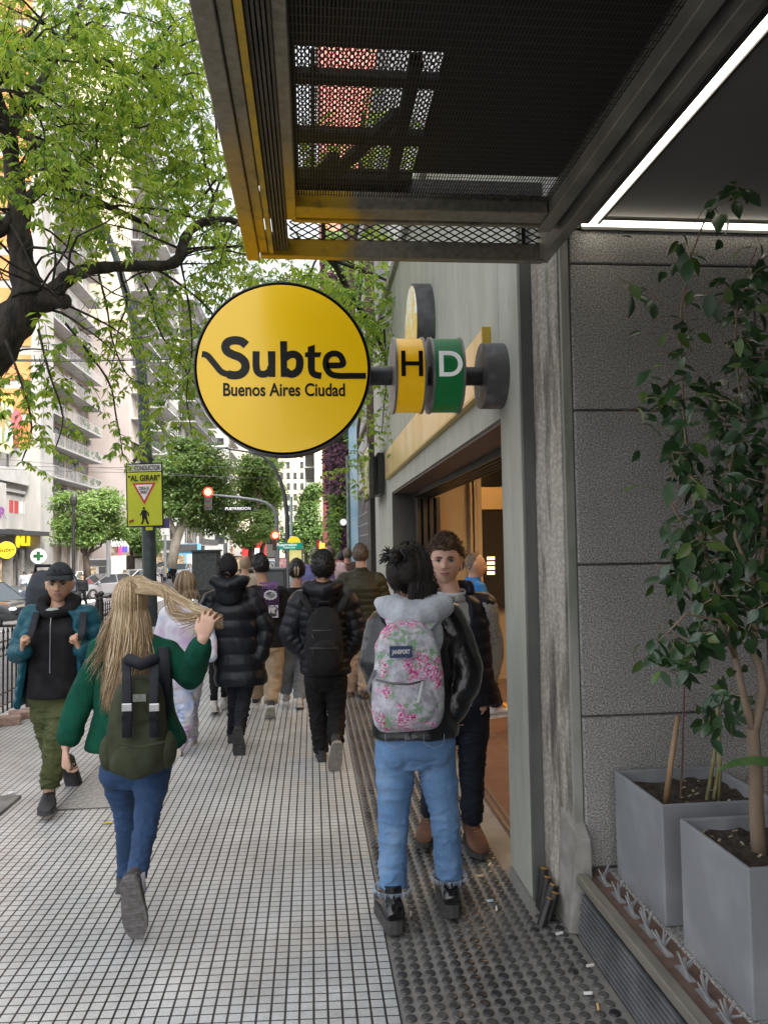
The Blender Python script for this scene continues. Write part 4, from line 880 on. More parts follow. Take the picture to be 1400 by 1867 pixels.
for (xa, xb, ya, yb_) in ((8, 52, 908, 958),):
    a = PX(xa, ya, XW+.02); c_ = PX(xb, yb_, XW+.02)
    f = MB(); f.box(XW, XW+.15, a.y, c_.y, c_.z-.4, a.z+.3); o = f.build('upper_window', M_WHITE, lb)
    n = 4
    for i in range(n):
        f = MB(); w0 = (c_.y-a.y-1)/n; f.box(XW+.151, XW+.17, a.y+.5+w0*i+.12, a.y+.5+w0*(i+1)-.12, c_.z+.9, a.z-.1); f.build('red_curtain' if i < 2 else 'pane', mat('red_curtain', (.42, .05, .05), .8, (.30, .04, .04), 4, stretch=(1, 5, .2)) if i < 2 else M_CURT, o)
sq = PX(3, 938, XW+1.2); sb = thing('vertical_shop_sign', 'white vertical sign with a purple letter at the left edge', 'sign', tuple(sq))
b = MB(); b.box(XW+.9, XW+1.1, sq.y-2.6, sq.y+1.1, sq.z-1.6, sq.z+2.4); b.build('panel', M_WHITE, sb)
text_mesh('letter', 'AR', mat('purple_ink', (.22, .06, .25), .5), sb, V(XW+1.13, sq.y-.35, sq.z+.1), (0, 1, 0), (0, 0, 1), 1.1, .02, bold=.04, wscale=1.8)
sy = PX(12, 1003, XW+2.6); ss = thing('station_disc_sign', 'small distant round yellow Subte sign over the far pavement', 'sign', tuple(sy))
dirc = Vector((-.37, 1, 0)).normalized()
b = MB(); b.disc(sy, dirc, .64, .25, 32); b.build('casing', M_RIM, ss, smooth='auto')
b = MB(); b.disc(sy-dirc*.14, dirc, .59, .02, 32); b.build('face', mat('far_yellow', (.85, .55, .01), .4, emit=(1, .65, .01), estr=.35), ss)
text_mesh('lettering', 'Subte', M_BLKP, ss, sy-dirc*.16, Vector((1, .37, 0)), (0, 0, 1), .44, .01, bold=.012)
b = MB(); b.tube([(sy.x+.7, sy.y, sy.z-.3), (sy.x+.7, sy.y, ZG)], .07, 8); b.build('post', M_IRON, ss)
# billboard above the roof
bb = thing('billboard', 'roof billboard with a yellow strip, palm tree and red circle on pale blue', 'billboard', (XW, 62, 8.3))
b = MB(); za, zb_ = 9.6, 14.4; b.box(XW-.2, XW, 50, 64.5, za, zb_); b.build('panel', mat('billboard_blue', (.55, .66, .76), .6, (.66, .74, .80), .5), bb)
b = MB(); b.box(XW+.002, XW+.012, 50, 64.5, zb_-.95, zb_); b.build('yellow_strip', mat('billboard_yellow', (.85, .60, .12), .6), bb)
b = MB(); b.box(XW+.002, XW+.012, 50, 64.5, za, za+.9); b.build('sand_strip', mat('billboard_sand', (.72, .58, .38), .6), bb)
q = PX(31, 788, XW+.02); b = MB(); b.disc((XW+.02, q.y, 12.2), (1, 0, 0), 1.25, .02, 32); b.build('red_circle', mat('billboard_red', (.75, .14, .16), .5), bb)
b = MB(); q = PX(6, 800, XW+.02); b.box(XW+.013, XW+.02, q.y-.3, q.y+.3, za+.7, 12.4)
for k in range(9): a = R(k*40); b.bar((XW+.03, q.y, 12.4), (XW+.03, q.y+1.6*math.cos(a), 12.4+1.1*math.sin(a)), .35, .02, up=(1, 0, 0))
b.build('palm_picture', mat('palm_print', (.18, .30, .10), .7, (.45, .30, .12), 1), bb)
for k in range(4):
    b = MB(); b.tube([(XW-.3, 51+k*4.4, 8.2), (XW-.3, 51+k*4.4, za+.3)], .09, 6); b.build('strut', M_DRAIL, bb)
# --- orange tower behind (its end wall faces us)
ot = thing('orange_tower', 'tall white framed apartment tower with orange brick panels on its end wall', 'building', (-30, 68, ZG))
b = MB(); b.box(-46, -22.55, 66.6, 69.8, ZG, 62); b.build('wall', M_WHITE, ot)
for k in range(4, 20):
    z = ZG-.3+k*2.85; b = MB(); b.box(-40, -23.35, 66.5, 66.6, z+.45, z+2.55); b.build('brick_panel', M_ORANGE, ot)
# --- balcony block
ab = thing('balcony_tower', 'white apartment block with long continuous balconies and metal railings', 'building', (XW, 76, ZG))
b = MB(); b.box(XW-14, XW, 70.0, 86, ZG, 50); b.build('wall', mat('salmon_wall', (.34, .24, .18), .85, (.42, .34, .28), .5), ab)
balcony_block(ab, XW, 69.9, 85.6, 5.55, 15, 2.85, 1.5, M_RAIL, 4, seed=4)
b = MB(); b.box(XW, XW+1.6, 68.8, 86, 2.35, 2.9); b.build('first_floor_slab', M_SLAB, ab)
b = MB(); b.box(XW+.0, XW+.2, 70.2, 85.8, ZG, 2.3); b.build('shop_front', mat('shop_dim', (.10, .09, .08), .3, (.35, .30, .24), .5, emit=(.7, .5, .3), estr=.12), ab)
for i in range(7):
    b = MB(); b.box(XW+.2, XW+.5, 70.2+i*2.5, 70.5+i*2.5, ZG, 2.35); b.build('pier', M_SLAB, ab)
# pharmacy cross sign
q = PX(70, 1014, XW+1.4); fs_ = thing('pharmacy_sign', 'round white sign with a green cross over the far pavement', 'sign', tuple(q))
b = MB(); b.disc(q, dirc, .62, .2, 28); b.build('disc', mat('white_lit', (.8, .8, .78), .5, emit=(1, 1, .95), estr=.4), fs_)
b = MB(); u_ = Vector((1, .37, 0)).normalized()
b.bar(q-dirc*.13-u_*.38, q-dirc*.13+u_*.38, .03, .26); b.bar(q-dirc*.135-V(0, 0, .38), q-dirc*.135+V(0, 0, .38), .26, .03, up=dirc); b.build('cross', mat('green_cross', (.01, .12, .03), .5), fs_)
# --- pink party wall and the block behind it
pk = thing('pink_wall_block', 'tall block with a blank pinkish party wall and balconies on the street side', 'building', (-21, 92, ZG))
b = MB(); b.box(-38, -20.2, 88, 110, ZG, 60); b.build('party_wall', M_PINK, pk)
b = MB(); b.box(-38, -20.25, 87.9, 87.99, 27.5, 60); b.build('cream_upper_wall', M_CREAM, pk)
balcony_block(pk, -20.2, 88.8, 96.5, 2.0, 18, 2.95, 1.9, M_DRAIL, 2, seed=9, end_panel=False)
b = MB()
for z_ in (0,): b.box(-20.3, -20.1, 96.8, 110, ZG, 60)
b.build('street_wall', M_WHITE, pk)
balcony_block(pk, -20.1, 98, 108, 2.0, 16, 2.95, 2.2, M_DRAIL, 3, seed=19, end_panel=False)
# receding further blocks on the left
def simple_block(name, label, x0, x1, y0, y1, z1, m, fl, bays, dep=1.2, rail=M_DRAIL, seed=2, side=1, roofm=None):
    t_ = thing(name, label, 'building', ((x0+x1)/2, y0, ZG)); b = MB(); b.box(x0, x1, y0, y1, ZG, z1); b.build('wall', m, t_)
    r_ = random.Random(seed); n = int((z1-1)/fl)
    for k in range(n):
        z = 2.4+k*fl
        if z+fl > z1: break
        if side:
            X = x1 if side > 0 else x0-dep
            b = MB(); b.box(X, X+dep, y0+1, y1-1, z-.15, z); s_ = b.build('balcony', M_SLAB, t_)
            b = MB(); xx = X+dep if side > 0 else X; b.box(xx-.05, xx+.05, y0+1, y1-1, z, z+.9); b.build('railing', rail, s_)
        for j in range(bays):      # windows on the end that faces us
            w_ = (x1-x0)/bays; a = x0+w_*j+w_*.25; e = x0+w_*(j+1)-w_*.25
            if r_.random() < .9:
                b = MB(); b.box(a, e, y0-.08, y0-.01, z+.4, z+fl-.7); o = b.build('window', M_WIN if r_.random() < .7 else M_SHUT, t_)
        m_ = max(2, int((y1-y0)/3.5))
        for j in range(m_):
            X = x1 if side >= 0 else x0; a = y0+(y1-y0)*(j+.25)/m_; e = y0+(y1-y0)*(j+.75)/m_
            b = MB(); b.box(X-.02 if side < 0 else X, X+(.06 if side >= 0 else -.06), a, e, z+.1, z+fl-.6); b.build('window', M_WIN if r_.random() < .6 else M_CURT, t_)
    return t_
simple_block('corner_tower', 'pale apartment tower with stepped balconies past the pink party wall', -34, -19, 112, 140, 42, M_WHITE, 3, 3, 2.4, seed=3)
simple_block('brick_topped_block', 'apartment block with an orange brick top floor beyond the avenue', -44, -19.5, 172, 195, 41, M_ORANGE, 3, 5, 2, M_RAIL, seed=5)
simple_block('white_stepped_block', 'low white block below the orange brick one seen over the plane trees', -38, -17.6, 168, 171.5, 29, M_WHITE, 3, 5, 2, M_RAIL, seed=8)
simple_block('cream_block', 'cream apartment block behind the round sign above the plane trees', -30, -15.5, 196, 220, 38, M_CREAM, 3.2, 5, 1.8, M_DRAIL, seed=6)
simple_block('far_tower', 'distant white high rise with dark balcony recesses at the end of the street', -18, -10.5, 230, 250, 47, M_WHITE, 3, 2, 1.5, M_WIN, seed=7)
simple_block('far_cream_tower', 'distant cream high rise right of the white one', -9.0, -1.5, 215, 240, 52, M_CREAM, 3, 4, 0, M_WIN, seed=10, side=0)
simple_block('far_balcony_block', 'pale block with balconies between the far trees and the green wall', .6, 8, 120, 150, 22, M_CREAM, 3, 1, 1.5, M_RAIL, seed=11, side=-1)
simple_block('balcony_flats', 'grey flats with heavy concrete balconies behind the traffic light', -20, -15.5, 96, 99, 8.2, M_SLAB, 2.9, 2, 1.4, M_SLAB, seed=12)
simple_block('brick_flats', 'low brick and white flats behind the pale tree trunk', -27, -20.1, 112-.5, 111.9, 8, M_BRK, 2.9, 4, .4, M_RAIL, seed=13)
# red brick tower on the right behind the tree
rbt = simple_block('red_tower', 'salmon red brick tower rising behind the leaves above the station', .9, 5.4, 44, 60, 60, mat('salmon_brick', (.60, .17, .13), .8, (.68, .24, .19), 1), 3.1, 0, 1.2, M_RAIL, seed=15, side=0)
# --- right side beyond the station
M_LAV = None
gwb = thing('green_wall_building', 'building clad with a hanging vertical garden of green and purple plants', 'building', (2, 26, ZG))
b = MB(); b.box(1.25, 9, 25.5, 43, ZG, 14); b.build('wall', mat('dark_wall', (.06, .055, .05), .8), gwb)
b = MB(); b.box(.62, 1.25, 24.6, 27.6, 3.45, 12); b.build('upper_bay', mat('dark_wall', (.06, .055, .05), .8), gwb)
b = MB(); b.box(.8, 1.7, 25.3, 25.49, ZG, 1.65); b.build('ground_floor_panel', mat('grey_panel', (.12, .11, .11), .5), gwb)
b = MB(); b.box(1.25, 1.6, 25.25, 25.29, .2, 1.5); b.build('lit_opening', mat('lit_shop_warm', (.8, .5, .2), .5, emit=(1, .6, .25), estr=.7), gwb)
rg = random.Random(9)
def leaf_cloud(boxes, n, size, mats_idx, b, up=0):
    for _ in range(n):
        x0, x1, y0, y1, z0, z1 = rg.choice(boxes); p = Vector((rg.uniform(x0, x1), rg.uniform(y0, y1), rg.uniform(z0, z1)))
        d = Vector((rg.uniform(-1, 1), rg.uniform(-1, .2), rg.uniform(-1, .6+up))).normalized(); nn = Vector((rg.uniform(-.5, .5), -1, rg.uniform(0, 1))); nn = (nn-d*nn.dot(d)).normalized(); vs, fs = [], []
        leaf_geo(vs, fs, p, d, nn, size*rg.uniform(.6, 1.3), size*.5, .3, 1); b.cur = mats_idx(p); b.add(vs, fs)
M_PURP = mat('purple_foliage', (.07, .025, .045), .7, (.16, .07, .10), 3)
M_GRN = mat('garden_green', (.09, .17, .03), .7, (.22, .33, .07), 2)
M_GRN2 = mat('garden_dark_green', (.035, .08, .02), .7, (.09, .15, .04), 2)
b = MB()
def gi(p):
    n_ = vnoise(np.array([[p.x*1.6, p.y*.5, p.z*.9]]), 3)[0]
    if p.z > 3.4: return 1 if n_ > .0 else (0 if n_ > -.35 else 2)
    if p.z < 2.6: return 1 if p.x > .95 else 0
    return 0 if n_ > -.3 else 2
leaf_cloud([(.50, .66, 24.4, 27.6, 3.3, 12), (.55, 1.3, 24.3, 24.62, 3.35, 12)], 3400, .17, gi, b)
leaf_cloud([(.72, 1.3, 25.1, 25.5, 1.6, 3.45), (.72, .86, 25, 26, ZG+1.2, 3.4)], 1800, .17, gi, b)
leaf_cloud([(.9, 1.3, 26, 43, 0, 12)], 2500, .3, gi, b)
b.build('hanging_garden', [M_GRN, M_PURP, M_GRN2], gwb)
q = P(626, 952, 25.0); b = MB(); b.disc(q, (0, 1, 0), .11, .03, 20); b.build('round_emblem', mat('emblem_white', (.8, .8, .8), .4, emit=(1, 1, 1), estr=.3), gwb)
# adjacent steel structure, banner, mesh shutter
M_RUST = mat('rusty_steel', (.09, .06, .045), .7, (.16, .11, .08), 6)
ss_ = thing('steel_lattice_frame', 'rusty steel lattice frame standing between the station and the green wall', 'frame', (1.1, 16, 0))
b = MB()
for (X, Y) in ((.98, 17.4), (1.06, 13.2)): b.box(X-.08, X+.08, Y-.08, Y+.08, -.4, 9)
for k in range(8):
    z = .6+k*1.1; b.bar((1.02, 13.2, z), (1.02, 17.4, z), .07, .07); b.bar((1.02, 13.2, z+(1.1 if k % 2 else 0)), (1.02, 17.4, z+(0 if k % 2 else 1.1)), .06, .06)
b.build('lattice', M_RUST, ss_)
pl = thing('grey_side_building', 'blank light grey building wall behind the steel lattice', 'building', (3, 14, 0))
b = MB(); b.box(1.35, 9, 12.6, 24, -.5, 11); b.build('wall', mat('light_grey_wall', (.34, .34, .34), .8, (.44, .44, .43), .8), pl)
ms = thing('mesh_shutter', 'dark roller shutter behind a wire grid with a white scrawl', 'shutter', (1.0, 14, 0))
b = MB(); b.box(1.0, 1.04, 13.4, 16.2, -.2, 2.75); b.build('shutter', mat('shutter_dark', (.05, .045, .06), .5, (.09, .08, .10), 4, stretch=(1, 1, 12)), ms)
b = MB()
for k in range(12): b.box(.985, .995, 13.4, 16.2, .1+k*.2, .125+k*.2)
for k in range(12): b.box(.985, .995, 13.4+k*.25, 13.42+k*.25, 0, 2.4)
b.build('wire_grid', mat('grid_wire', (.3, .3, .3), .5, metal=.5), ms)
b = MB(); 
for k in range(14): a = rg.uniform(0, 6.28); b.bar((.97, 14.1+.35*math.cos(a), 1.35+.25*math.sin(a)), (.97, 14.1+.35*math.cos(a+1.3), 1.35+.25*math.sin(a+1.3)), .03, .006, up=(1, 0, 0))
b.build('white_scrawl', mat('spray_white', (.75, .75, .75), .7), ms)
bp_ = thing('black_post', 'tall black steel post at the end of the station wall', 'post', (1.0, 12.7, 0))
b = MB(); b.box(.96, 1.03, 12.5, 12.75, -.1, 2.7); b.box(.97, 1.02, 12.8, 12.9, -.1, 3.2); b.build('post', M_IRON, bp_)
fl = thing('vertical_banner', 'tall pale blue vertical banner with a pink patch on a pole', 'banner', (.86, 15.5, 0))
t = NT('banner_cloth'); x, y, z = t.xyz(); n = t.noise(1.5, 2, v=t.vec(x, y, t.math('MULTIPLY', z, .8)))
t.out(t.ramp(n, [(.35, (.30, .55, .75)), (.5, (.55, .75, .86)), (.62, (.72, .84, .90)), (.70, (.75, .42, .55))]), .6)
b = MB(); b.box(.80, .97, 16.0, 16.04, -.3, 5.3); b.build('cloth', MATS['banner_cloth'], fl)
b = MB(); b.tube([(.775, 16, -.3), (.775, 16, 3.6)], .04, 8); b.build('pole', mat('pole_green', (.10, .15, .13), .5, (.2, .24, .22), 8), fl)
# ================================================================ street trees, poles, vehicles
M_TC1 = leaf_mat('plane_leaf', (.10, .185, .05), (.23, .34, .105), (.24, .36, .09))
M_TC2 = leaf_mat('plane_leaf_dark', (.06, .12, .04), (.13, .21, .065), (.14, .23, .05))
M_TC3 = leaf_mat('fresh_leaf', (.12, .22, .05), (.26, .37, .11), (.28, .40, .10))
M_PALE = mat('plane_bark', (.28, .25, .20), .8, (.45, .41, .34), 3, stretch=(1, 1, .4))
M_DKB = mat('brown_bark', (.06, .04, .03), .9, (.12, .09, .07), 4)
def crown_tree(name, label, base, forks, blobs, n, leaf, cm, bark, r0, seed, group=None):
    r_ = random.Random(seed); t_ = thing(name, label, 'tree', base, group); b = MB(); base = Vector(base)
    for f in forks: b.tube([Vector(q) for q in f[0]], f[1], 9)
    for (c, rad) in blobs:
        c = Vector(c); k = c-Vector((0, 0, rad[2]*.8)); j = Vector(forks[0][0][-1])
        b.tube([j, (j+c)/2+V(r_.uniform(-.3, .3), 0, -.3), c], [r0*.45, r0*.3, r0*.1], 6)
        for _ in range(5): b.tube([c, c+Vector((r_.uniform(-1, 1)*rad[0], r_.uniform(-1, 1)*rad[1], r_.uniform(-1, 1)*rad[2]))*.8], [r0*.1, r0*.03], 5)
    b.build('trunk', bark, t_, smooth=True)
    N = n; arr = []; tot = sum(q[1][0]*q[1][2] for q in blobs)
    b = MB()
    for (c, rad) in blobs:
        m = int(N*rad[0]*rad[2]/tot); clumps = [Vector((r_.gauss(0, 1), r_.gauss(0, 1), r_.gauss(0, 1))).normalized()*r_.uniform(.55, 1) for _ in range(26)]
        for _ in range(m):
            k = r_.choice(clumps); o = Vector((r_.gauss(0, .23), r_.gauss(0, .23), r_.gauss(0, .17)))+k
            p = Vector((c[0]+o.x*rad[0], c[1]+o.y*rad[1], c[2]+o.z*rad[2]))
            d = Vector((r_.uniform(-1, 1), r_.uniform(-1, 1), r_.uniform(-1, .5))).normalized(); nn = Vector((r_.uniform(-.6, .6), r_.uniform(-.9, .2), 1)); nn = (nn-d*nn.dot(d)).normalized()
            vs, fs = [], []; leaf_geo(vs, fs, p, d, nn, leaf*r_.uniform(.6, 1.3), leaf*.7, .3, 1); b.cur = 0 if r_.random() < .6 else 1; b.add(vs, fs)
    b.build('crown', cm, t_)
    return t_
def pz(px, py, Y): q = P(px, py, Y); return (q.x, q.y, q.z)
def sc_(px, Y): return px*Y/FPX
# big plane trees centre-left
Y = 58
crown_tree('plane_tree', 'big plane tree with pale mottled leaning trunk behind the yellow give way sign', pz(318, 1036, Y), [([pz(312, 1036, Y), pz(322, 985, Y), pz(345, 925, Y), pz(352, 900, Y)], [.40, .34, .26, .18]), ([pz(322, 985, Y), pz(306, 930, Y)], [.2, .1])],
           [(pz(cx, cy, Y+dy_), (sc_(rx, Y), sc_(rx, Y)*.9, sc_(rz, Y))) for cx, cy, rx, rz, dy_ in ((345, 850, 62, 48, 0), (305, 880, 42, 46, 2), (385, 880, 50, 50, 1), (335, 925, 55, 34, 0), (400, 940, 36, 34, 2), (345, 815, 34, 20, 0))], 19000, .30, [M_TC1, M_TC2], M_PALE, .35, 1, 'plane trees along the avenue')
Y = 66
crown_tree('plane_tree', 'plane tree with fresh green crown directly behind the street name plate', pz(462, 1046, Y), [([pz(455, 1046, Y), pz(458, 1010, Y), pz(462, 975, Y)], [.34, .28, .22]), ([pz(472, 1046, Y), pz(478, 1000, Y), pz(492, 965, Y)], [.25, .2, .1])],
           [(pz(cx, cy, Y+dy_), (sc_(rx, Y), sc_(rx, Y)*.9, sc_(rz, Y))) for cx, cy, rx, rz, dy_ in ((465, 865, 38, 36, 0), (440, 905, 36, 40, 2), (492, 915, 26, 48, 1), (455, 960, 46, 32, 0), (478, 850, 30, 20, 0))], 14000, .30, [M_TC3, M_TC1], M_DKB, .3, 2, 'plane trees along the avenue')
Y = 90
crown_tree('plane_tree', 'distant tree at the end of the street left of the green wall', pz(560, 1040, Y), [([pz(560, 1040, Y), pz(556, 985, Y)], [.3, .2]), ([pz(545, 1040, Y), pz(536, 960, Y)], [.25, .12])],
           [(pz(cx, cy, Y), (sc_(rx, Y), sc_(rx, Y), sc_(rz, Y))) for cx, cy, rx, rz in ((562, 930, 22, 44), (548, 985, 34, 30), (585, 985, 28, 40), (575, 900, 16, 18))], 9000, .38, [M_TC1, M_TC2], M_DKB, .3, 3, 'plane trees along the avenue')
Y = 50
crown_tree('small_street_tree', 'small round street tree in front of the balcony block behind the capped man', pz(158, 1052, Y), [([pz(160, 1058, Y), pz(158, 1030, Y), pz(156, 1012, Y)], [.26, .2, .17]), ([pz(158, 1015, Y), pz(172, 995, Y), pz(190, 975, Y)], [.12, .08, .04]), ([pz(156, 1012, Y), pz(148, 995, Y), pz(140, 975, Y)], [.12, .08, .04])],
           [(pz(cx, cy, Y+dy_), (sc_(rx, Y), sc_(rx, Y)*.9, sc_(rz, Y))) for cx, cy, rx, rz, dy_ in ((165, 935, 50, 34, 0), (130, 965, 30, 30, 0), (195, 965, 34, 26, 1), (155, 980, 36, 18, 0), (122, 915, 24, 18, 0), (190, 910, 24, 20, 0))], 12000, .21, [M_TC3, M_TC1], M_DKB, .2, 4)
crown_tree('bushy_tree', 'yellowish tree half hidden behind the dark lamp post', pz(240, 1040, 70), [([pz(240, 1045, 70), pz(240, 985, 70)], [.25, .15])],
           [(pz(cx, cy, 70), (sc_(rx, 70), sc_(rx, 70), sc_(rz, 70))) for cx, cy, rx, rz in ((245, 975, 36, 24), (262, 990, 30, 22))], 2500, .4, [M_TC1, M_TC3], M_DKB, .2, 6)
# --- curved dark lamp post with the yellow warning sign
M_POST = mat('post_green_black', (.022, .032, .033), .42, (.045, .06, .06), 10)
LY = 11.8
lp = thing('lamp_post', 'dark green leaning street lamp post carrying the yellow give way sign', 'lamp post', tuple(P(274, 1140, LY)))
b = MB(); pts = [(275, 1142), (273, 1040), (270, 930), (267, 850), (263, 780), (260, 705), (254, 640), (245, 590), (232, 540), (212, 470), (195, 425), (175, 395), (150, 370), (120, 350), (80, 335)]
rads = [.105, .10, .098, .095, .085, .082, .078, .07, .062, .052, .048, .045, .04, .04, .035]
b.tube([P(q[0], q[1], LY-.0*i) for i, q in enumerate(pts)], rads, 14); b.build('pole', M_POST, lp, smooth=True)
b = MB(); 
for yb2 in (862, 848, 838): q = P(266.5, yb2, LY); b.tube([q-V(0, 0, .02), q+V(0, 0, .02)], .105, 14)
b.bar(P(262, 822, LY-.1), P(243, 842, LY-.12), .03, .05); b.bar(P(262, 818, LY-.1), P(241, 808, LY-.12), .03, .05); b.build('clamp', M_IRON, lp)
ys_ = thing('warning_sign', 'yellow SR. CONDUCTOR give way sign with walking pedestrian on the lamp post', 'sign', tuple(P(263, 903, LY-.14)))
M_FY = mat('fluorescent_yellow', (.44, .47, .004), .45, (.40, .43, .004), 3); M_SG = mat('sign_grey', (.52, .50, .47), .5); M_RED = mat('sign_red', (.45, .015, .03), .45)
yS = LY-.15
def sp(px, py, dy_=0): return P(px, py, yS-dy_)
def poly_px(b, pts, y=0, th=.004):
    q = [P(a[0], a[1], yS-y) for a in pts]; n = len(q); b.add(q+[p+V(0, th, 0) for p in q], [tuple(range(n)), tuple(range(n, 2*n))[::-1]]+[(i, (i+1) % n, n+(i+1) % n, n+i) for i in range(n)])
b = MB(); poly_px(b, [(229.5, 845.5), (295.5, 843.5), (298, 959.5), (232, 961.5)], 0, .012); b.build('backing', M_BLKP, ys_, bevel=.004)
b = MB(); poly_px(b, [(231.5, 862), (294, 860), (296, 957.5), (233.5, 959.5)], .003); b.build('yellow_panel', M_FY, ys_)
b = MB(); poly_px(b, [(231.5, 847.5), (293.7, 845.5), (294, 858.3), (231.6, 860.3)], .003); b.build('grey_panel', M_SG, ys_)
b = MB(); poly_px(b, [(241, 881), (284, 879.5), (263.3, 920)], .006); b.build('red_triangle', M_RED, ys_)
b = MB(); poly_px(b, [(246.5, 884), (278, 883), (263, 912.5)], .010); b.build('white_triangle', mat('sign_white', (.66, .64, .62), .5), ys_)
tu = (sp(294, 852)-sp(231, 854)).normalized(); tv = Vector((0, 0, 1))
def tpx(s, px, py, hpx, w=1.0, bold=.0012, m=M_BLKP, d=.014): return text_mesh('lettering', s, m, ys_, sp(px, py, d), tu, tv, hpx*1.38*LY/FPX, .002, bold=bold, wscale=w)
tpx('SR. CONDUCTOR', 262.5, 853.5, 8.8, .56); tpx('“AL GIRAR”', 262.5, 872, 10.2, .76, .003); tpx('CEDA EL', 262.5, 890.5, 5.4, .64); tpx('PASO', 262.5, 897.5, 5.4, .64)
b = MB(); q = sp(262.3, 926.5, .012); b.disc(q, (0, 1, 0), .017, .004, 16)
poly_px(b, [(258.5, 930), (265.5, 929.5), (268, 938), (267, 946), (263.5, 946), (259, 945)], .008)
for w_, L in ((3.4, ((266, 943), (267.5, 949), (270.5, 955.5))), (3.4, ((261.5, 943), (261, 949), (258.5, 955.5))), (2.2, ((265, 931), (270.5, 936), (271, 941))), (2.2, ((260, 931), (257.5, 937), (255, 939)))):
    for i in range(len(L)-1): b.bar(sp(L[i][0], L[i][1], .010), sp(L[i+1][0], L[i+1][1], .010), w_*LY/FPX, .003, up=(0, -1, 0))
b.build('pedestrian_symbol', M_BLKP, ys_)
b = MB(); b.bar(sp(235, 951.5, .012), sp(244, 948.5, .012), .034, .003, up=(0, -1, 0)); b.build('red_sticker', mat('dark_red_sticker', (.16, .02, .02), .5), ys_)
b = MB(); q = sp(272, 963, .0); b.box(q.x-.05, q.x+.05, q.y, q.y+.03, q.z-.03, q.z+.03); b.build('bracket_tab', M_FY, ys_)
b = MB(); q = P(298, 956, LY+.12); pu = thing('purple_plate', 'small purple plate behind the lamp post', 'sign', tuple(q)); b.box(q.x-.15, q.x+.09, q.y, q.y+.02, q.z-.06, q.z+.09); b.build('plate', mat('purple_plate', (.16, .13, .32), .5), pu)
# --- traffic signals
def tube_px(b, pts, Y, r, n=8):
    P3 = [P(a[0], a[1], Y) for a in pts]; b.tube(P3, r, n)
TY = 44
M_STEEL = mat('grey_pole', (.13, .14, .145), .5)
ts = thing('traffic_signal', 'traffic signal on a grey curved mast arm holding the street name plate', 'traffic light', tuple(P(505, 1038, TY)))
b = MB(); tube_px(b, [(505, 1060), (505, 1000), (504.5, 950), (502, 935), (496, 925), (485, 917), (470, 912), (430, 906.5), (385, 902)], TY, [.13, .12, .11, .10, .095, .09, .085, .075, .06]); b.build('mast', M_STEEL, ts, smooth=True)
M_HOUS = mat('signal_housing', (.03, .035, .03), .5); M_REDL = mat('red_light', (1, .1, .05), .4, emit=(1, .16, .05), estr=9); M_OFF = mat('lens_off', (.06, .03, .02), .3)
M_GLOWR = mat('red_halo', (.25, .02, .015), .5, emit=(1, .012, .006), estr=1.6)
def signal(par, px, py, Y, s):
    q = P(px, py, Y); b = MB(); b.box(q.x-.17*s, q.x+.17*s, q.y, q.y+.22*s, q.z-.88*s, q.z+.22*s); h = b.build('signal_head', M_HOUS, par)
    b = MB(); b.disc((q.x, q.y-.03, q.z), (0, 1, 0), .25*s, .02, 20); b.build('hood', M_GLOWR, h)  # self-lit disc: the red glow around the lens put into its colour
    b = MB(); b.disc((q.x, q.y-.05, q.z), (0, 1, 0), .17*s, .04, 20); b.build('red_lens', M_REDL, h)
    for k in (1, 2):
        b = MB(); b.disc((q.x, q.y-.03, q.z-k*.33*s), (0, 1, 0), .12*s, .03, 16); b.build('unlit_lens', M_OFF, h)
signal(ts, 379.5, 897, TY, 1.15)
q = P(434, 927.5, TY-.1); b = MB(); b.box(q.x-.88, q.x+.88, q.y, q.y+.04, q.z-.13, q.z+.13); npn = thing('street_name_plate', 'black street name plate reading PUEYRREDON hanging from the mast arm', 'sign', tuple(q)); b.build('plate', M_BLKP, npn)
text_mesh('lettering', 'PUEYRREDON', mat('name_white', (.85, .85, .85), .5, emit=(1, 1, 1), estr=.25), npn, q+V(0, -.012, 0), (1, 0, 0), (0, 0, 1), .22, .006, bold=.001, wscale=.95, spacing=1.1)
ts2 = thing('traffic_signal', 'second red traffic signal lower down beside the green shelter', 'traffic light', tuple(P(504, 1038, 36)))
b = MB(); tube_px(b, [(507, 1060), (507, 1000), (506, 985)], 36, .07); b.build('mast', M_STEEL, ts2)
signal(ts2, 502, 976, 36, .80)
q = P(526, 977, 36); b = MB(); b.box(q.x-.32, q.x+.32, q.y, q.y+.03, q.z-.10, q.z+.02); b.build('crossing_plate', mat('plate_dark', (.04, .04, .045), .5), ts2)
b = MB(); b.box(q.x-.28, q.x+.28, q.y-.01, q.y-.002, q.z-.045, q.z-.02); b.box(q.x-.28, q.x+.28, q.y-.01, q.y-.002, q.z-.09, q.z-.07); b.build('plate_stripes', MATS['name_white'], ts2)
l2 = thing('curved_street_lamp', 'tall curved dark street lamp arching left in front of the white tower', 'lamp post', tuple(P(523, 1050, 30)))
b = MB(); tube_px(b, [(523, 1075), (524, 1000), (523, 940), (519, 905), (511, 875), (499, 850), (480, 832), (455, 824), (425, 820), (405, 816)], 30, [.10, .09, .085, .08, .07, .06, .05, .04, .035, .03]); b.build('pole', M_DRAIL, l2, smooth=True)
b = MB(); q = P(404, 815, 30); b.ell(q, (.28, .12, .07), 10); b.build('lamp_head', M_RAIL, l2)
l3 = thing('pale_utility_pole', 'thin pale blue green pole with small crossarm beyond the curved lamp', 'pole', tuple(P(531, 1050, 40)))
b = MB(); tube_px(b, [(531, 1060), (531, 905)], 40, .08); tube_px(b, [(522, 922), (540, 922)], 40, .03); b.build('pole', mat('pale_pole', (.30, .40, .38), .5), l3)
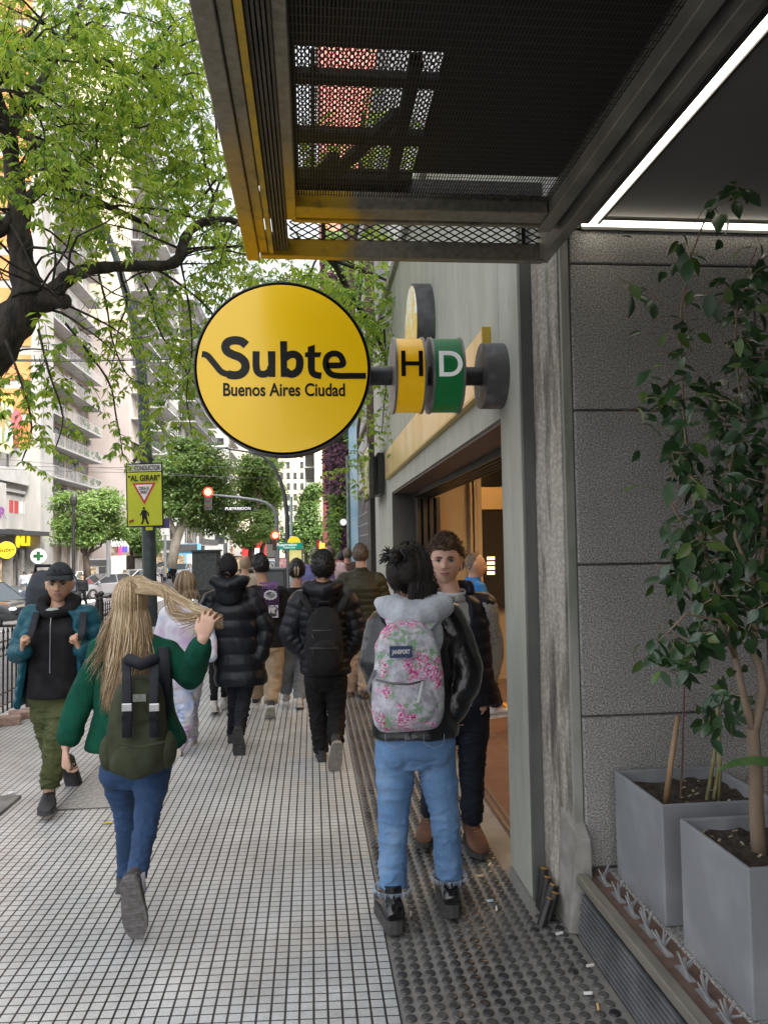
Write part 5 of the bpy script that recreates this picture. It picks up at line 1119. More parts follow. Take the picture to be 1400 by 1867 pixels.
for (px, yt, Yd, lab) in ((134, 905, 48, 'dark lamp pole standing in front of the small street tree'), (197, 985, 47, 'grey pole right of the small street tree'), (301, 975, 52, 'slim pole left of the plane tree trunk'), (411, 990, 40, 'short grey pole behind the walkers')):
    t_ = thing('slim_pole', lab, 'pole', tuple(P(px, 1045, Yd))); b = MB(); tube_px(b, [(px, 1052), (px, yt)], Yd, .10); b.build('pole', M_STEEL if px != 134 else M_IRON, t_)
    if px == 134:
        b = MB(); q = P(134, 912, Yd); b.ell(q, (.22, .22, .42), 10); b.build('lantern', M_IRON, t_)
# --- wires across the street
wi = 0
for (a, c_, Y, r) in (((-20, 657), (400, 650), 20, .024), ((-20, 655), (400, 646), 21, .010), ((60, 640), (400, 648), 24, .008), ((-20, 848), (300, 852), 40, .012), ((-20, 854), (300, 862), 40, .012), ((-20, 835), (440, 872), 44, .012), ((380, 851), (600, 853), 50, .014), ((300, 866), (600, 873), 52, .014)):
    b = MB(); p0 = P(a[0], a[1], Y); p1 = P(c_[0], c_[1], Y); pts = [p0.lerp(p1, k/10)-V(0, 0, .05*math.sin(math.pi*k/10)) for k in range(11)]; b.tube(pts, r, 5)
    o = b.build('overhead_wire', M_DRAIL); tag(o, ['thick overhead cable crossing the balcony tower', 'thin cable just above the thick one', 'thin cable rising slightly over the balcony tower', 'upper of two thin wires low across the far facades', 'lower of two thin wires low across the far facades', 'slanting thin wire passing the plane tree top', 'thin wire under the round sign', 'lower thin wire under the round sign'][wi], 'wire', 'overhead wires'); wi += 1
# --- cabinet, bins, shelter
q = P(370, 1040, 12.4)
cb = thing('utility_cabinet', 'dark grey textured street cabinet left of the long black coat', 'cabinet', (q.x, 12.4, 0))
xa, xb_ = P(350, 1040, 12.4).x, P(388, 1040, 12.4).x; z1 = P(370, 1006, 12.4).z; z0 = P(370, 1077, 12.4).z
M_CAB = mat('cabinet_paint', (.045, .05, .048), .75, (.075, .08, .076), 18, bump=.7, bscale=40)
b = MB(); b.box(xa, xb_+.06, 12.4, 13.0, z0, z1); b.build('box', M_CAB, cb, bevel=.01); b = MB(); b.box(xa-.012, xb_+.075, 12.38, 13.02, z1+.001, z1+.03); b.build('lid', M_CAB, cb)
b = MB(); b.box(xa+.08, xb_+.02, 12.46, 12.94, 0-.1, z0-.002); b.build('plinth', M_IRON, cb)
q = P(530, 1000, 28)
bs = thing('subway_shelter', 'green and yellow street shelter with Pueyrredon header beyond the crossing', 'shelter', (q.x, 28, zf(28)))
a = P(507, 990, 28); c_ = P(552, 1001, 28); b = MB(); b.box(a.x, c_.x, 28, 28.25, c_.z, a.z); b.build('header', mat('header_green', (.0, .22, .16), .4, emit=(0, .5, .35), estr=.15), bs)
text_mesh('lettering', 'Pueyrredon', MATS['name_white'], bs, P(523, 993.5, 27.98), (1, 0, 0), (0, 0, 1), .15, .004, bold=.002)
text_mesh('lettering', 'Subterraneo', MATS['name_white'], bs, P(528, 998.5, 27.98), (1, 0, 0), (0, 0, 1), .08, .003, bold=.001)
b = MB(); q = P(536, 990, 28.1); b.disc(q, (0, 1, 0), .24, .1, 24); b.build('yellow_dome', mat('dome_yellow', (.85, .6, .02), .4, emit=(1, .7, .02), estr=.25), bs)
a = P(527, 1003, 28); c_ = P(550, 1036, 28); b = MB(); b.box(a.x, c_.x, 28.05, 28.1, c_.z, a.z); b.build('yellow_panel', mat('map_yellow', (.70, .62, .12), .5, (.8, .75, .35), 4, emit=(.8, .7, .2), estr=.15), bs)
for X in (P(507, 1000, 28).x, P(524, 1000, 28).x, P(551, 1000, 28).x):
    b = MB(); b.box(X-.03, X+.03, 28, 28.3, zf(28), P(500, 1001, 28).z); b.build('post', M_STEEL, bs)
a = P(509, 1018, 28); c_ = P(522, 1036, 28); b = MB(); b.box(a.x, c_.x, 28.02, 28.06, c_.z, a.z); b.build('poster', mat('poster_red', (.6, .12, .12), .5, (.75, .6, .58), 9), bs)
for (px, w_, ht, Yd, lab, cm) in ((448, 22, 1037, 13.5, 'dark grey waste container left of the black T shirt head', M_CAB), (500, 34, 1036, 14.5, 'grey waste container between the two dark haired heads', mat('bin_grey', (.10, .11, .115), .5))):
    q = P(px, ht, Yd); hw = w_*Yd/FPX/2; t_ = thing('waste_container', lab, 'container', (q.x, Yd, 0)); b = MB(); b.box(q.x-hw, q.x+hw, Yd, Yd+.7, .12, q.z-.05); b.build('body', cm, t_, bevel=.02)
    b = MB(); b.box(q.x-hw-.02, q.x+hw+.02, Yd-.02, Yd+.72, q.z-.045, q.z); b.build('lid', cm, t_, bevel=.01)
    for sx in (-1, 1):
        b = MB(); b.disc((q.x+sx*hw*.7, Yd+.1, .07), (1, 0, 0), .07, .04, 12); b.build('wheel', M_IRON, t_)
# orange lamp, red pillar, white-pink shop sign near the green wall
q = P(587, 996, 30); t_ = thing('orange_lantern', 'small orange lit pedestrian signal near the green wall', 'signal', tuple(q)); b = MB(); b.box(q.x-.10, q.x+.10, 30, 30.2, q.z-.12, q.z+.12); b.build('lamp', mat('orange_light', (1, .4, .05), .5, emit=(1, .32, .03), estr=3), t_)
b = MB(); b.tube([(q.x, 30.1, q.z-.12), (q.x, 30.1, zf(30))], .05, 8); b.build('post', M_IRON, t_)
q = P(580, 1000, 31); t_ = thing('red_banner', 'narrow red vertical banner beside the orange signal', 'banner', tuple(q)); b = MB(); b.box(q.x-.05, q.x+.05, 31, 31.1, q.z-1, q.z+.35); b.build('cloth', mat('banner_red', (.6, .03, .04), .5), t_)
q = P(622, 1016, 22); t_ = thing('small_shop_sign', 'small white and pink sign held above the crowd', 'sign', tuple(q)); b = MB(); b.box(q.x-.11, q.x+.11, 22, 22.04, q.z-.03, q.z+.08); b.build('white_half', MATS['name_white'], t_)
b = MB(); b.box(q.x-.11, q.x+.11, 22, 22.04, q.z-.12, q.z-.031); b.build('pink_half', mat('pink_sign', (.7, .08, .3), .5), t_); b = MB(); b.tube([(q.x, 22.02, q.z-.12), (q.x, 22.02, -.3)], .015, 6); b.build('stick', M_IRON, t_)
q = P(596, 1006, 33); t_ = thing('round_street_globe', 'small round white lamp globe above the puffer jacket head', 'lamp', tuple(q)); b = MB(); b.ell(q, (.17, .17, .16), 14); b.build('globe', mat('globe', (.7, .66, .55), .4, emit=(1, .9, .7), estr=.4), t_, smooth=True); b = MB(); b.tube([q-V(0, 0, .2), V(q.x, q.y, zf(33))], .04, 6); b.build('post', M_IRON, t_)
# lit shops on the far side, centre-left
def shopfront(xa, xb2, ya, yb2, Y, m, label):
    a = P(xa, ya, Y); c_ = P(xb2, yb2, Y); t_ = thing('shop_front', label, 'shop', ((a.x+c_.x)/2, Y, c_.z)); b = MB(); b.box(a.x, c_.x, Y, Y+3, c_.z-1, a.z); b.build('volume', m, t_)
    n = max(2, int((c_.x-a.x)/1.1))
    for i in range(n):
        b = MB(); w_ = (c_.x-a.x)/n; b.box(a.x+w_*i+.12, a.x+w_*(i+1)-.12, Y-.08, Y-.01, c_.z-.4, c_.z+(a.z-c_.z)*.6); b.build('window', rb.choice((M_SHOP, M_WIN, M_CURT)), t_)
    b = MB(); b.box(a.x, c_.x, Y-.12, Y-.01, a.z-(a.z-c_.z)*.3, a.z-.05); b.build('fascia', rb.choice((M_SLAB, M_WHITE, M_DRAIL)), t_)
shopfront(160, 196, 1020, 1054, 66, M_SLAB, 'pale shop front with posters behind the silver car')
shopfront(226, 262, 1000, 1046, 70, M_DRAIL, 'dark shop front with orange light right of the striped canopy')
shopfront(262, 318, 985, 1042, 95, M_SLAB, 'grey and blue shop front behind the plane trunk')
shopfront(318, 360, 992, 1040, 90, mat('blue_shop', (.10, .35, .55), .6), 'bright blue fronted shop right of the plane trunk')
shopfront(425, 482, 1000, 1044, 88, mat('brown_shop', (.25, .16, .10), .7), 'brown shop with a red awning behind the black T shirt head')
q = P(464, 1000, 86); t_ = thing('red_awning', 'red shop awning with a white emblem behind the traffic lights', 'awning', tuple(q)); b = MB(); b.box(q.x-1.3, q.x+1.3, 85, 86, q.z-1.4, q.z+.9); b.build('cloth', mat('awning_red', (.6, .03, .03), .5, (.45, .02, .02), 2), t_)
b = MB(); b.box(q.x-.4, q.x+.6, 84.9, 84.98, q.z-.9, q.z); b.build('emblem', MATS['name_white'], t_)
kc = thing('striped_canopy_shop', 'lit kiosk with a striped glass canopy and a red and blue neon figure', 'shop', tuple(P(217, 1045, 58)))
a = P(203, 1012, 58); c_ = P(218, 1050, 58); b = MB(); b.box(a.x, c_.x, 58, 60, c_.z-.5, a.z); b.build('lit_front', mat('cream_glow', (.9, .85, .6), .5, (.75, .7, .5), 3, emit=(1, .92, .65), estr=.9), kc)
a = P(203, 997, 57.8); c_ = P(235, 1013, 57.8); b = MB(); b.box(a.x, c_.x, 57.8, 58, c_.z, a.z); b.build('signboard', mat('kiosk_cream', (.55, .5, .4), .6, (.2, .12, .08), 3), kc)
a = P(216, 997, 57.7); b = MB(); b.box(a.x, a.x+.22, 57.7, 57.79, a.z-.62, a.z+.05); b.build('red_neon', mat('neon_red', (1, .05, .1), .5, emit=(1, .05, .15), estr=2), kc); b = MB(); b.box(a.x+.24, a.x+.62, 57.7, 57.79, a.z-.32, a.z-.02); b.build('blue_neon', mat('neon_blue', (.05, .05, 1), .5, emit=(.05, .04, 1), estr=2.5), kc)
b = MB()
for k in range(6): a = P(206+k*5.5, 996, 57); c_ = P(203+k*3.8, 980, 60); b.bar(a, c_, .12, .04)
b.build('canopy_slats', mat('slat_white', (.7, .7, .7), .5), kc)
# low railing of the median by the far shops
fr = thing('median_railing', 'dark low railing on the far side of the road behind the black car', 'railing', tuple(P(25, 1060, 44)))
b = MB(); p0 = P(-10, 1056, 44); p1 = P(52, 1054, 44); zb0 = zf(44)-.15
for k in range(24): q = p0.lerp(p1, k/23); b.box(q.x-.02, q.x+.02, 44, 44.03, zb0, zb0+1.05)
b.box(p0.x, p1.x, 44, 44.04, zb0+1.0, zb0+1.07); b.build('bars', M_STEEL, fr)
q = P(67, 1060, 42); b = MB(); b.box(q.x-.12, q.x+.12, 42, 42.1, zf(42)-.15, zf(42)+.75); o = b.build('green_bollard', mat('green_board', (.02, .22, .08), .5), None, bevel=.02); tag(o, 'green board at the end of the median railing', 'bollard')
# --- cars
M_TYRE = mat('tyre', (.02, .02, .02), .8); M_RIMM = mat('alloy', (.45, .45, .46), .35, metal=.8); M_CARG = mat('car_glass', (.03, .04, .045), .06, spec=.9)
M_HL = mat('headlight', (.75, .78, .8), .15, emit=(1, 1, 1), estr=.25); M_TL = mat('tail_light', (.5, .02, .02), .3)
def car(label, pos, yaw, paint, suv=0, group='cars on the avenue', name='car', lights=False):
    """forward = local +x"""
    c = thing(name, label, 'car', pos, group); c.rotation_euler[2] = yaw
    L = 4.35; Wd = .88; H = 1.45+.22*suv; sh = .93+.1*suv
    M4 = Matrix.Translation(pos) @ Matrix.Rotation(yaw, 4, 'Z'); 
    def bl(b, name, m, par=c, **k):
        ob = b.build(name, m, None, **k); ob.parent = par; return ob
    secs = [(-2.17, .62, .52, .80), (-2.10, .80, .33, sh-.02), (-1.6, .87, .25, sh+.03), (-.6, .88, .22, sh+.02), (.6, .88, .22, sh), (1.3, .87, .25, sh-.06), (1.85, .83, .28, sh-.16), (2.1, .76, .33, sh-.26), (2.17, .6, .42, .60)]
    b = MB(); vs = []; n = 12
    for x, w, z0, z1 in secs:
        prof = [(-w*.9, z0), (-w, z0+.12), (-w*1.0, (z0+z1)/2), (-w*.97, z1-.06), (-w*.86, z1), (-w*.4, z1+.02), (w*.4, z1+.02), (w*.86, z1), (w*.97, z1-.06), (w, (z0+z1)/2), (w, z0+.12), (w*.9, z0)]
        vs += [(x, p, z) for p, z in prof]
    fs = [(i*n+k, i*n+(k+1) % n, (i+1)*n+(k+1) % n, (i+1)*n+k) for i in range(len(secs)-1) for k in range(n)]+[tuple(range(n)), tuple((len(secs)-1)*n+k for k in range(n))[::-1]]
    b.add(vs, fs); bl(b, 'body', paint, smooth='auto')
    b = MB(); xs = [(-1.95+.15*suv, .76, sh), (-1.35, .62, H-.02), (.15, .62, H), (1.15, .74, sh-.02)]; vs = []
    for x, w, z in xs: vs += [(x, -w, z), (x, w, z)]
    vs += [(1.15, -.8, sh-.05), (1.15, .8, sh-.05), (-1.95, -.8, sh-.05), (-1.95, .8, sh-.05)]
    b.add(vs, [(0, 1, 3, 2), (4, 5, 7, 6), (0, 2, 4, 6, 8, 10), (1, 11, 9, 7, 5, 3), (6, 7, 9, 8), (0, 10, 11, 1)]); bl(b, 'glasshouse', M_CARG)
    b = MB(); b.box(-1.36, .17, -.63, .63, H-.015, H+.02)
    for s_ in (-1, 1):
        b.bar((.14, s_*.63, H), (1.16, s_*.765, sh-.03), .06, .05); b.bar((-1.34, s_*.63, H), (-1.97+.15*suv, s_*.78, sh), .08, .06); b.bar((-.5, s_*.635, H), (-.5, s_*.80, sh-.02), .06, .04)
    bl(b, 'roof', paint)
    for X in (-1.35, 1.35):
        for s_ in (-1, 1):
            b = MB(); b.tube([(X, s_*.70, .32), (X, s_*.90, .32)], .325, 20); w_ = bl(b, 'wheel', M_TYRE, smooth='auto'); b = MB(); b.tube([(X, s_*.89, .32), (X, s_*.915, .32)], .19, 12); bl(b, 'rim', M_RIMM, w_)
    for s_ in (-1, 1):
        b = MB(); b.ell((2.02, s_*.60, sh-.30), (.12, .17, .085), 10); bl(b, 'headlight', M_HL, smooth=True)
        b = MB(); b.ell((-2.08, s_*.62, sh-.15), (.07, .15, .09), 10); bl(b, 'tail_light', M_TL, smooth=True)
        b = MB(); b.ell((.95, s_*.95, sh+.06), (.10, .09, .07), 8); bl(b, 'mirror', paint, smooth=True)
    b = MB(); b.box(2.12, 2.185, -.5, .5, .44, .56); bl(b, 'grille', M_IRON); b = MB(); b.box(2.186, 2.2, -.2, .2, .5, .6); bl(b, 'number_plate', M_WHITE)
    return c
PB = mat('black_paint', (.012, .014, .016), .12, coat=1); PS = mat('silver_paint', (.36, .38, .40), .25, metal=.5, coat=.6); PW = mat('white_paint', (.62, .62, .60), .25, coat=.6); PD = mat('dark_blue_paint', (.02, .03, .05), .15, coat=1)
def cpos(px, Y): q = P(px, 1040, Y); return (q.x, Y, zf(Y)-.15)
car('black car with bright headlight entering from the left edge of the road', cpos(-25, 30), R(-28), PB, .7)
car('silver car turning on the crossing behind the capped man', cpos(187, 49), R(-128), PS)
car('white car waiting behind the long blonde hair', cpos(243, 58), R(-120), PW)
car('dark car partly hidden behind the cap of the man', cpos(92, 46), R(-100), PD, 1)
car('white car far left of the waiting traffic', cpos(128, 56), R(-100), PW)
car('white car behind the grey container near the traffic mast', cpos(478, 62), R(-95), PW, 1)
car('silver car parked beyond the cabinet', cpos(330, 80), R(-95), PS)
car('dark car far down the avenue', cpos(300, 92), R(-95), PD)
car('white van like car beside the green shelter', cpos(490, 78), R(-92), PW, 1)
# ================================================================ figures: body, garments, hair
Z_ = Vector((0, 0, 1))
def remesh(b, name, m, parent, vox=.012, smooth=2, disp=None, sub=False):
    me = bpy.data.meshes.new('tmp'); me.from_pydata(b.v, [], b.f); ob = bpy.data.objects.new('tmp', me); COL.objects.link(ob)
    r = ob.modifiers.new('r', 'REMESH'); r.mode = 'VOXEL'; r.voxel_size = vox
    if smooth: s = ob.modifiers.new('s', 'SMOOTH'); s.iterations = smooth; s.factor = .5
    bpy.context.view_layer.update()
    me2 = bpy.data.meshes.new_from_object(ob.evaluated_get(bpy.context.evaluated_depsgraph_get()))
    bpy.data.objects.remove(ob); bpy.data.meshes.remove(me)
    n = len(me2.vertices); co = np.empty(n*3); me2.vertices.foreach_get('co', co); co = co.reshape(-1, 3)
    if disp is not None:
        no = np.empty(n*3); me2.vertices.foreach_get('normal', no); no = no.reshape(-1, 3); co = co+no*disp(co, no)[:, None]
    off = parent_loc(parent); co = co-np.array(off); me2.vertices.foreach_set('co', co.ravel())
    me2.materials.clear(); me2.materials.append(m); me2.polygons.foreach_set('use_smooth', [True]*len(me2.polygons)); me2.update()
    o = bpy.data.objects.new(name, me2); COL.objects.link(o); o.parent = parent; return o
def wrinkle(amp, sx=7, sz=16, seed=1, ridge=True, fine=.3, knees=None, ka=1):
    def f(co, no):
        a = vnoise(co*np.array([sx, sx, sz]), seed); c = vnoise(co*np.array([sx, sx, sz])*2.1+co[:, [2, 0, 1]]*9, seed+5)
        v = (1-2*np.abs(a)) if ridge else a
        out = amp*(v*.7+c*fine)
        if knees:
            for kp in knees:
                w = np.exp(-((co[:, 2]-kp.z)/.11)**2-((co[:, 0]-kp.x)/.14)**2); s_ = co[:, 2]*30+co[:, 0]*9*np.sign(co[:, 0]-kp.x)+2.2*a+3*c
                out = out+ka*w*.011*np.clip(.75-1.5*np.abs(np.sin(s_)), -.12, 1)
        return out
    return f
def cloth(name, col, rough=.85, col2=None, scale=14, bump=.35, bscale=260, **k):
    if max(col) < .16: col = tuple(c*.55 for c in col); col2 = tuple(c*.55 for c in col2) if col2 is not None else None
    c2 = col2 if col2 is not None else tuple(min(1, c*1.25+.006) for c in col)
    return mat(name, col, rough, c2, scale, bump=bump, bscale=bscale, bdist=.003, spec=k.pop('spec', .28), **k)
SKIN = {}
def skin(kind):
    cs = {'light': ((.56, .33, .24), (.64, .40, .30)), 'mid': ((.42, .24, .16), (.50, .30, .21)), 'warm': ((.50, .28, .18), (.58, .35, .24))}[kind]
    m = mat('skin_'+kind, cs[0], .5, cs[1], 9, bump=.06, bscale=150)
    m.node_tree.nodes['Principled BSDF'].inputs['Subsurface Weight'].default_value = .12; m.node_tree.nodes['Principled BSDF'].inputs['Subsurface Radius'].default_value = (.02, .008, .005)
    return m
def lerp(a, b, t): return a+(b-a)*t
def limb_pts(a, j, c, n1=6, n2=6):
    """smooth two-bone path"""
    pts = [a.lerp(j, i/n1) for i in range(n1)]+[j.lerp(c, i/n2) for i in range(n2+1)]
    k = n1; pts[k] = (pts[k-1]+pts[k]*2+pts[k+1])/4; return pts
def rads(seq, n):
    out = []
    for i in range(n):
        t = i/(n-1)*(len(seq)-1); k = min(int(t), len(seq)-2); f = t-k; a, c = seq[k], seq[k+1]; f = f*f*(3-2*f)
        if hasattr(a, '__len__'): out.append((lerp(a[0], c[0], f), lerp(a[1], c[1], f)))
        else: out.append(lerp(a, c, f))
    return out
def torso(b, lo, hi, S, prof, n=28, ex=2.4, puff=None, sub=40):
    """prof: (t, half width, half depth, forward shift) from lo to hi"""
    ax = hi-lo; F = S.cross(Z_)*-1 if False else Z_.cross(S); pts = []; rr_ = []
    for i in range(sub+1):
        t = i/sub; k = 0
        while k < len(prof)-2 and t > prof[k+1][0]: k += 1
        a, c = prof[k], prof[k+1]; f = min(1, max(0, (t-a[0])/(c[0]-a[0]+1e-9))); f = f*f*(3-2*f)
        w, d, s = (lerp(a[q], c[q], f) for q in (1, 2, 3))
        if puff: e = puff[0]*(abs(math.sin(math.pi*(ax.length*t+puff[2])/puff[1]))**.55-.65); w += e; d += e
        pts.append(lo+ax*t+F*s); rr_.append((w, d))
    b.tube(pts, rr_, n, ex=ex, fixed=(S, F))
def head_fn(u, female=0):
    """u: unit directions (n,3) x right y front z up -> head surface points, metres"""
    p = u*np.array([.0745, .096, .118]); x, y, z = p.T.copy(); zz = z/.118; fr = np.clip(u[:, 1], 0, 1)
    lo = np.clip(-zz, 0, 1)
    x = x*(1-.20*lo**2.2)*(1+.03*np.clip(zz, 0, 1)); yb = np.where(y < 0, y*(1-.5*lo**1.3), y*(1-.06*lo)); y = yb
    g = lambda v, c, s: np.exp(-((v-c)/s)**2)
    f2 = fr**.5*(u[:, 1] > 0)
    y = y+f2*(.026*g(x, 0, .0125)*np.clip((.022-z)/.05, 0, 1)*(z > -.036)*1.0*np.clip((z+.040)/.008, 0, 1))
    y = y+f2*(.008*g(np.abs(x), .013, .008)*g(z, -.028, .009))
    y = y-f2*(.016*g(np.abs(x), .031, .016)*g(z, .006, .012))
    y = y+f2*(.0080*g(np.abs(x), .028, .024)*g(z, .026, .009))
    y = y+f2*(.0075*g(x, 0, .024)*(g(z, -.053, .0055)+g(z, -.066, .006)))
    y = y+f2*(.010*g(x, 0, .024)*g(z, -.100, .018))
    y = y+f2*(.004*g(np.abs(x), .042, .018)*g(z, -.022, .018))
    return np.stack([x, y, z], 1)
def sphere_dirs(nu=72, nv=60):
    ph = np.linspace(-math.pi/2, math.pi/2, nv+1); th = np.arange(nu)/nu*2*math.pi
    P_, T_ = np.meshgrid(ph, th, indexing='ij'); u = np.stack([np.cos(P_)*np.cos(T_), np.cos(P_)*np.sin(T_), np.sin(P_)], 2).reshape(-1, 3)
    fs = [(i*nu+j, i*nu+(j+1) % nu, (i+1)*nu+(j+1) % nu, (i+1)*nu+j) for i in range(nv) for j in range(nu)]
    return u, fs
U72, F72 = sphere_dirs()
def hmat(c, fwd, tilt=0, roll=0, sc=1):
    f = Vector(fwd); f.z = 0; f.normalize(); s = f.cross(Z_).normalized()
    M = Matrix((s, f, Z_)).transposed().to_4x4(); return Matrix.Translation(c) @ M @ Matrix.Rotation(R(tilt), 4, 'X') @ Matrix.Rotation(R(roll), 4, 'Y') @ Matrix.Scale(sc, 4)
def app(M, p): A = np.array(M); return p @ A[:3, :3].T+A[:3, 3]
def add_head(b, H, female=0):
    b.add(app(H, head_fn(U72)), F72)
    for s in (-1, 1):
        m3 = (H.to_3x3()) @ Matrix.Rotation(R(-12*s), 3, 'Z'); b.ell(H @ V(s*.077, -.008, -.006), (.009, .017, .029), 12, m3)
        b.ell(H @ V(s*.080, -.012, .012), (.010, .016, .016), 10, m3)
def face_parts(par, H, hairm, eyec=(.06, .035, .02), lip=(.40, .16, .13), brow=True):
    mw = mat('eye_white', (.42, .39, .37), .25); mi = mat('iris_%d' % int(eyec[0]*1000), eyec, .15); ml = mat('lips_%d' % int(lip[0]*100), lip, .45)
    ml2 = mat('lash', (.03, .02, .015), .6)
    for s in (-1, 1):
        b = MB(); b.ell(H @ V(s*.031, .0770, .0048), (.0118, .0095, .0066), 14, H.to_3x3()); e = b.build('eye', mw, par, smooth=True)
        b = MB(); b.ell(H @ V(s*.031, .0850, .0048), (.0060, .0028, .0056), 12, H.to_3x3()); b.build('iris', mi, e, smooth=True)
        b = MB(); b.tube([H @ V(s*(.031+dx_), .0855-abs(dx_)*.25, .0108-(dx_*dx_)*24) for dx_ in (-.015, -.009, 0, .009, .015)], [.0014, .0030, .0036, .0030, .0014], 6); b.build('eyelid', ml2, e)
        if brow:
            b = MB(); b.tube([H @ V(s*x_, y_, z_) for x_, y_, z_ in ((.013, .0975, .0195), (.022, .0985, .0225), (.034, .0955, .0245), (.046, .0850, .0205))], [(.003, .0045), (.0035, .0055), (.0035, .0045), (.001, .002)], 8); b.build('eyebrow', hairm, par, smooth=True)
    b = MB(); b.tube([H @ V(x_, .0955+.0035*(1-abs(x_)/.026)-abs(x_)*.24, -.0535+.0016*math.cos(x_*160)) for x_ in (-.026, -.016, -.006, 0, .006, .016, .026)], [.001, .0035, .0045, .0038, .0045, .0035, .001], 8)
    b.tube([H @ V(x_, .0950+.0035*(1-abs(x_)/.024)-abs(x_)*.24, -.0635) for x_ in (-.022, -.012, 0, .012, .022)], [.001, .0045, .0055, .0045, .001], 8); l = b.build('lips', ml, par, smooth=True)
    b = MB(); b.tube([H @ V(x_, .1005-abs(x_)*.27, -.0585) for x_ in (-.024, -.01, 0, .01, .024)], .0012, 6); b.build('mouth_line', ml2, l)
    b = MB()
    for s in (-1, 1): b.ell(H @ V(s*.0085, .1135, -.0385), (.0035, .003, .002), 8, H.to_3x3())
    b.build('nostril', ml2, par)
def short_hair(par, H, m, th=.016, hl=(.058, .02, -.062), rough=.006, n=900, ln=.022, curl=0, seed=1, name='hair', side_in=.0):
    """hl: hairline height at front, side, back"""
    u = U72; p = head_fn(u); r_ = random.Random(seed); fr = u[:, 1]
    line = np.where(fr > 0, hl[1]+(hl[0]-hl[1])*np.clip(fr, 0, 1)**.5*1.0, hl[1]+(hl[2]-hl[1])*np.clip(-fr*1.6, 0, 1)**.8)
    line = line+.010*vnoise(p*55, seed+3)
    mask = np.clip((p[:, 2]-line)/.014, 0, 1)
    nz = vnoise(p*70, seed)*rough
    q = p*(1+((th+nz)*mask-.012*(1-mask))[:, None]/np.linalg.norm(p, axis=1)[:, None]); q[:, 2] += .004*mask
    b = MB(); b.add(app(H, q), F72)
    idx = np.where(mask > .6)[0]
    for _ in range(n):
        i = int(r_.choice(idx)); a = Vector(q[i]); nn = Vector(u[i]); d = (nn*.9+Vector((r_.uniform(-1, 1), r_.uniform(-.6, 1), r_.uniform(-1.2, .3)))*(.8 if not curl else 1.1)).normalized(); k = ln*r_.uniform(.5, 1.2)
        if curl:
            s_ = d.orthogonal().normalized(); pts = [a, a+d*k*.35+s_*k*.2, a+d*k*.55-s_*k*.1, a+d*k*.45-s_*k*.4]
        else: pts = [a-nn*.003, a+d*k*.5, a+d*k*.9-Vector((0, 0, k*.35))]
        b.tube([H @ x for x in pts], [.0022, .0019, .0012, .0006][:len(pts)], 3)
    return b.build(name, m, par, smooth=True)
def strands(par, name, ms, H, n, length, seed, spread=.12, backonly=True, crown=(0, -.01, .10), width=.0026, wave=.012, shell=.012, sweep=0, back_off=.03, az=(100, 440), flare=.0):
    """long hair: strands leave the crown, hug the skull and then hang"""
    r_ = random.Random(seed); b = MB()
    for i in range(n):
        a = R(r_.uniform(*az)); el0 = r_.uniform(30, 88); pts = []; lay = r_.uniform(.2, 1)*shell
        for e in np.linspace(el0, -12, 7):
            u = np.array([[math.cos(R(e))*math.cos(a), math.cos(R(e))*math.sin(a), math.sin(R(e))]]); p = head_fn(u)[0]; p = p*(1+lay/np.linalg.norm(p)); pts.append(Vector(p))
        L = length*r_.uniform(.72, 1.05); p = pts[-1].copy(); k = 12; out = Vector((math.cos(a), math.sin(a), 0)); ph = r_.uniform(0, 6.28); fl = r_.uniform(0, 1)
        for j in range(1, k+1):
            t = j/k; q = p+Vector((out.x*spread*t**.8*(.5+fl), min(out.y, .1)*back_off*t-back_off*t*.6, -L*t)); q += Vector((math.sin(ph+t*7), math.cos(ph*1.3+t*6), 0))*wave*t
            pts.append(q)
        b.cur = r_.choice((0, 0, 1, 1, 2)) if len(ms) > 2 else 0
        w = width*r_.uniform(.6, 1.3); b.tube([H @ x for x in pts], [(w, w*.45)]*(len(pts)-2)+[(w*.6, w*.3), (w*.15, w*.1)], 4)
    return b.build(name, ms, par, smooth=True)
def hand(b, wr, d, nrm, side, s=1.0, curl=(25, 35, 25), spreadf=6, thumb=(40, 20), fists=None):
    """d: direction of the palm, nrm: palm normal (towards which fingers close), side: towards the thumb"""
    d = d.normalized(); nrm = (nrm-d*nrm.dot(d)).normalized(); sd_ = d.cross(nrm).normalized()
    if sd_.dot(side) < 0: sd_ = -sd_
    L = .095*s; pts = [wr-d*.02*s, wr+d*.02*s, wr+d*.055*s, wr+d*L]
    b.tube(pts, [(.024*s, .018*s), (.033*s, .016*s), (.041*s, .0145*s), (.040*s, .012*s)], 12, fixed=(sd_, nrm), round_=True, ex=2.6)
    ln = (.072, .080, .075, .060)
    for i in range(4):
        base = wr+d*(L-.008*s)+sd_*((.030-.020*i)*s); l_ = ln[i]*s; dd = (d+sd_*math.tan(R(spreadf*(1.5-i)))).normalized(); p = base; pts = [p-dd*.015*s, p]; ang = 0
        c = curl if not fists else fists
        for j, f in enumerate((.44, .31, .25)):
            ang += c[j]+i*2; v = dd*math.cos(R(ang))+nrm*math.sin(R(ang)); p = p+v*l_*f; pts.append(p)
        r0 = (.0092, .0095, .0092, .0080)[i]*s; b.tube(pts, [r0, r0, r0*.93, r0*.86, r0*.72], 8, round_=True)
    tb = wr+d*.022*s+sd_*.026*s; v1 = (d*math.cos(R(thumb[0]))+sd_*math.sin(R(thumb[0]))+nrm*.25).normalized(); v2 = (d+sd_*math.sin(R(thumb[1]))*.6+nrm*.35).normalized()
    b.tube([tb-v1*.01, tb+v1*.030*s, tb+v1*.032*s+v2*.026*s, tb+v1*.032*s+v2*.048*s], [.0125*s, .0115*s, .0105*s, .008*s], 8, round_=True)
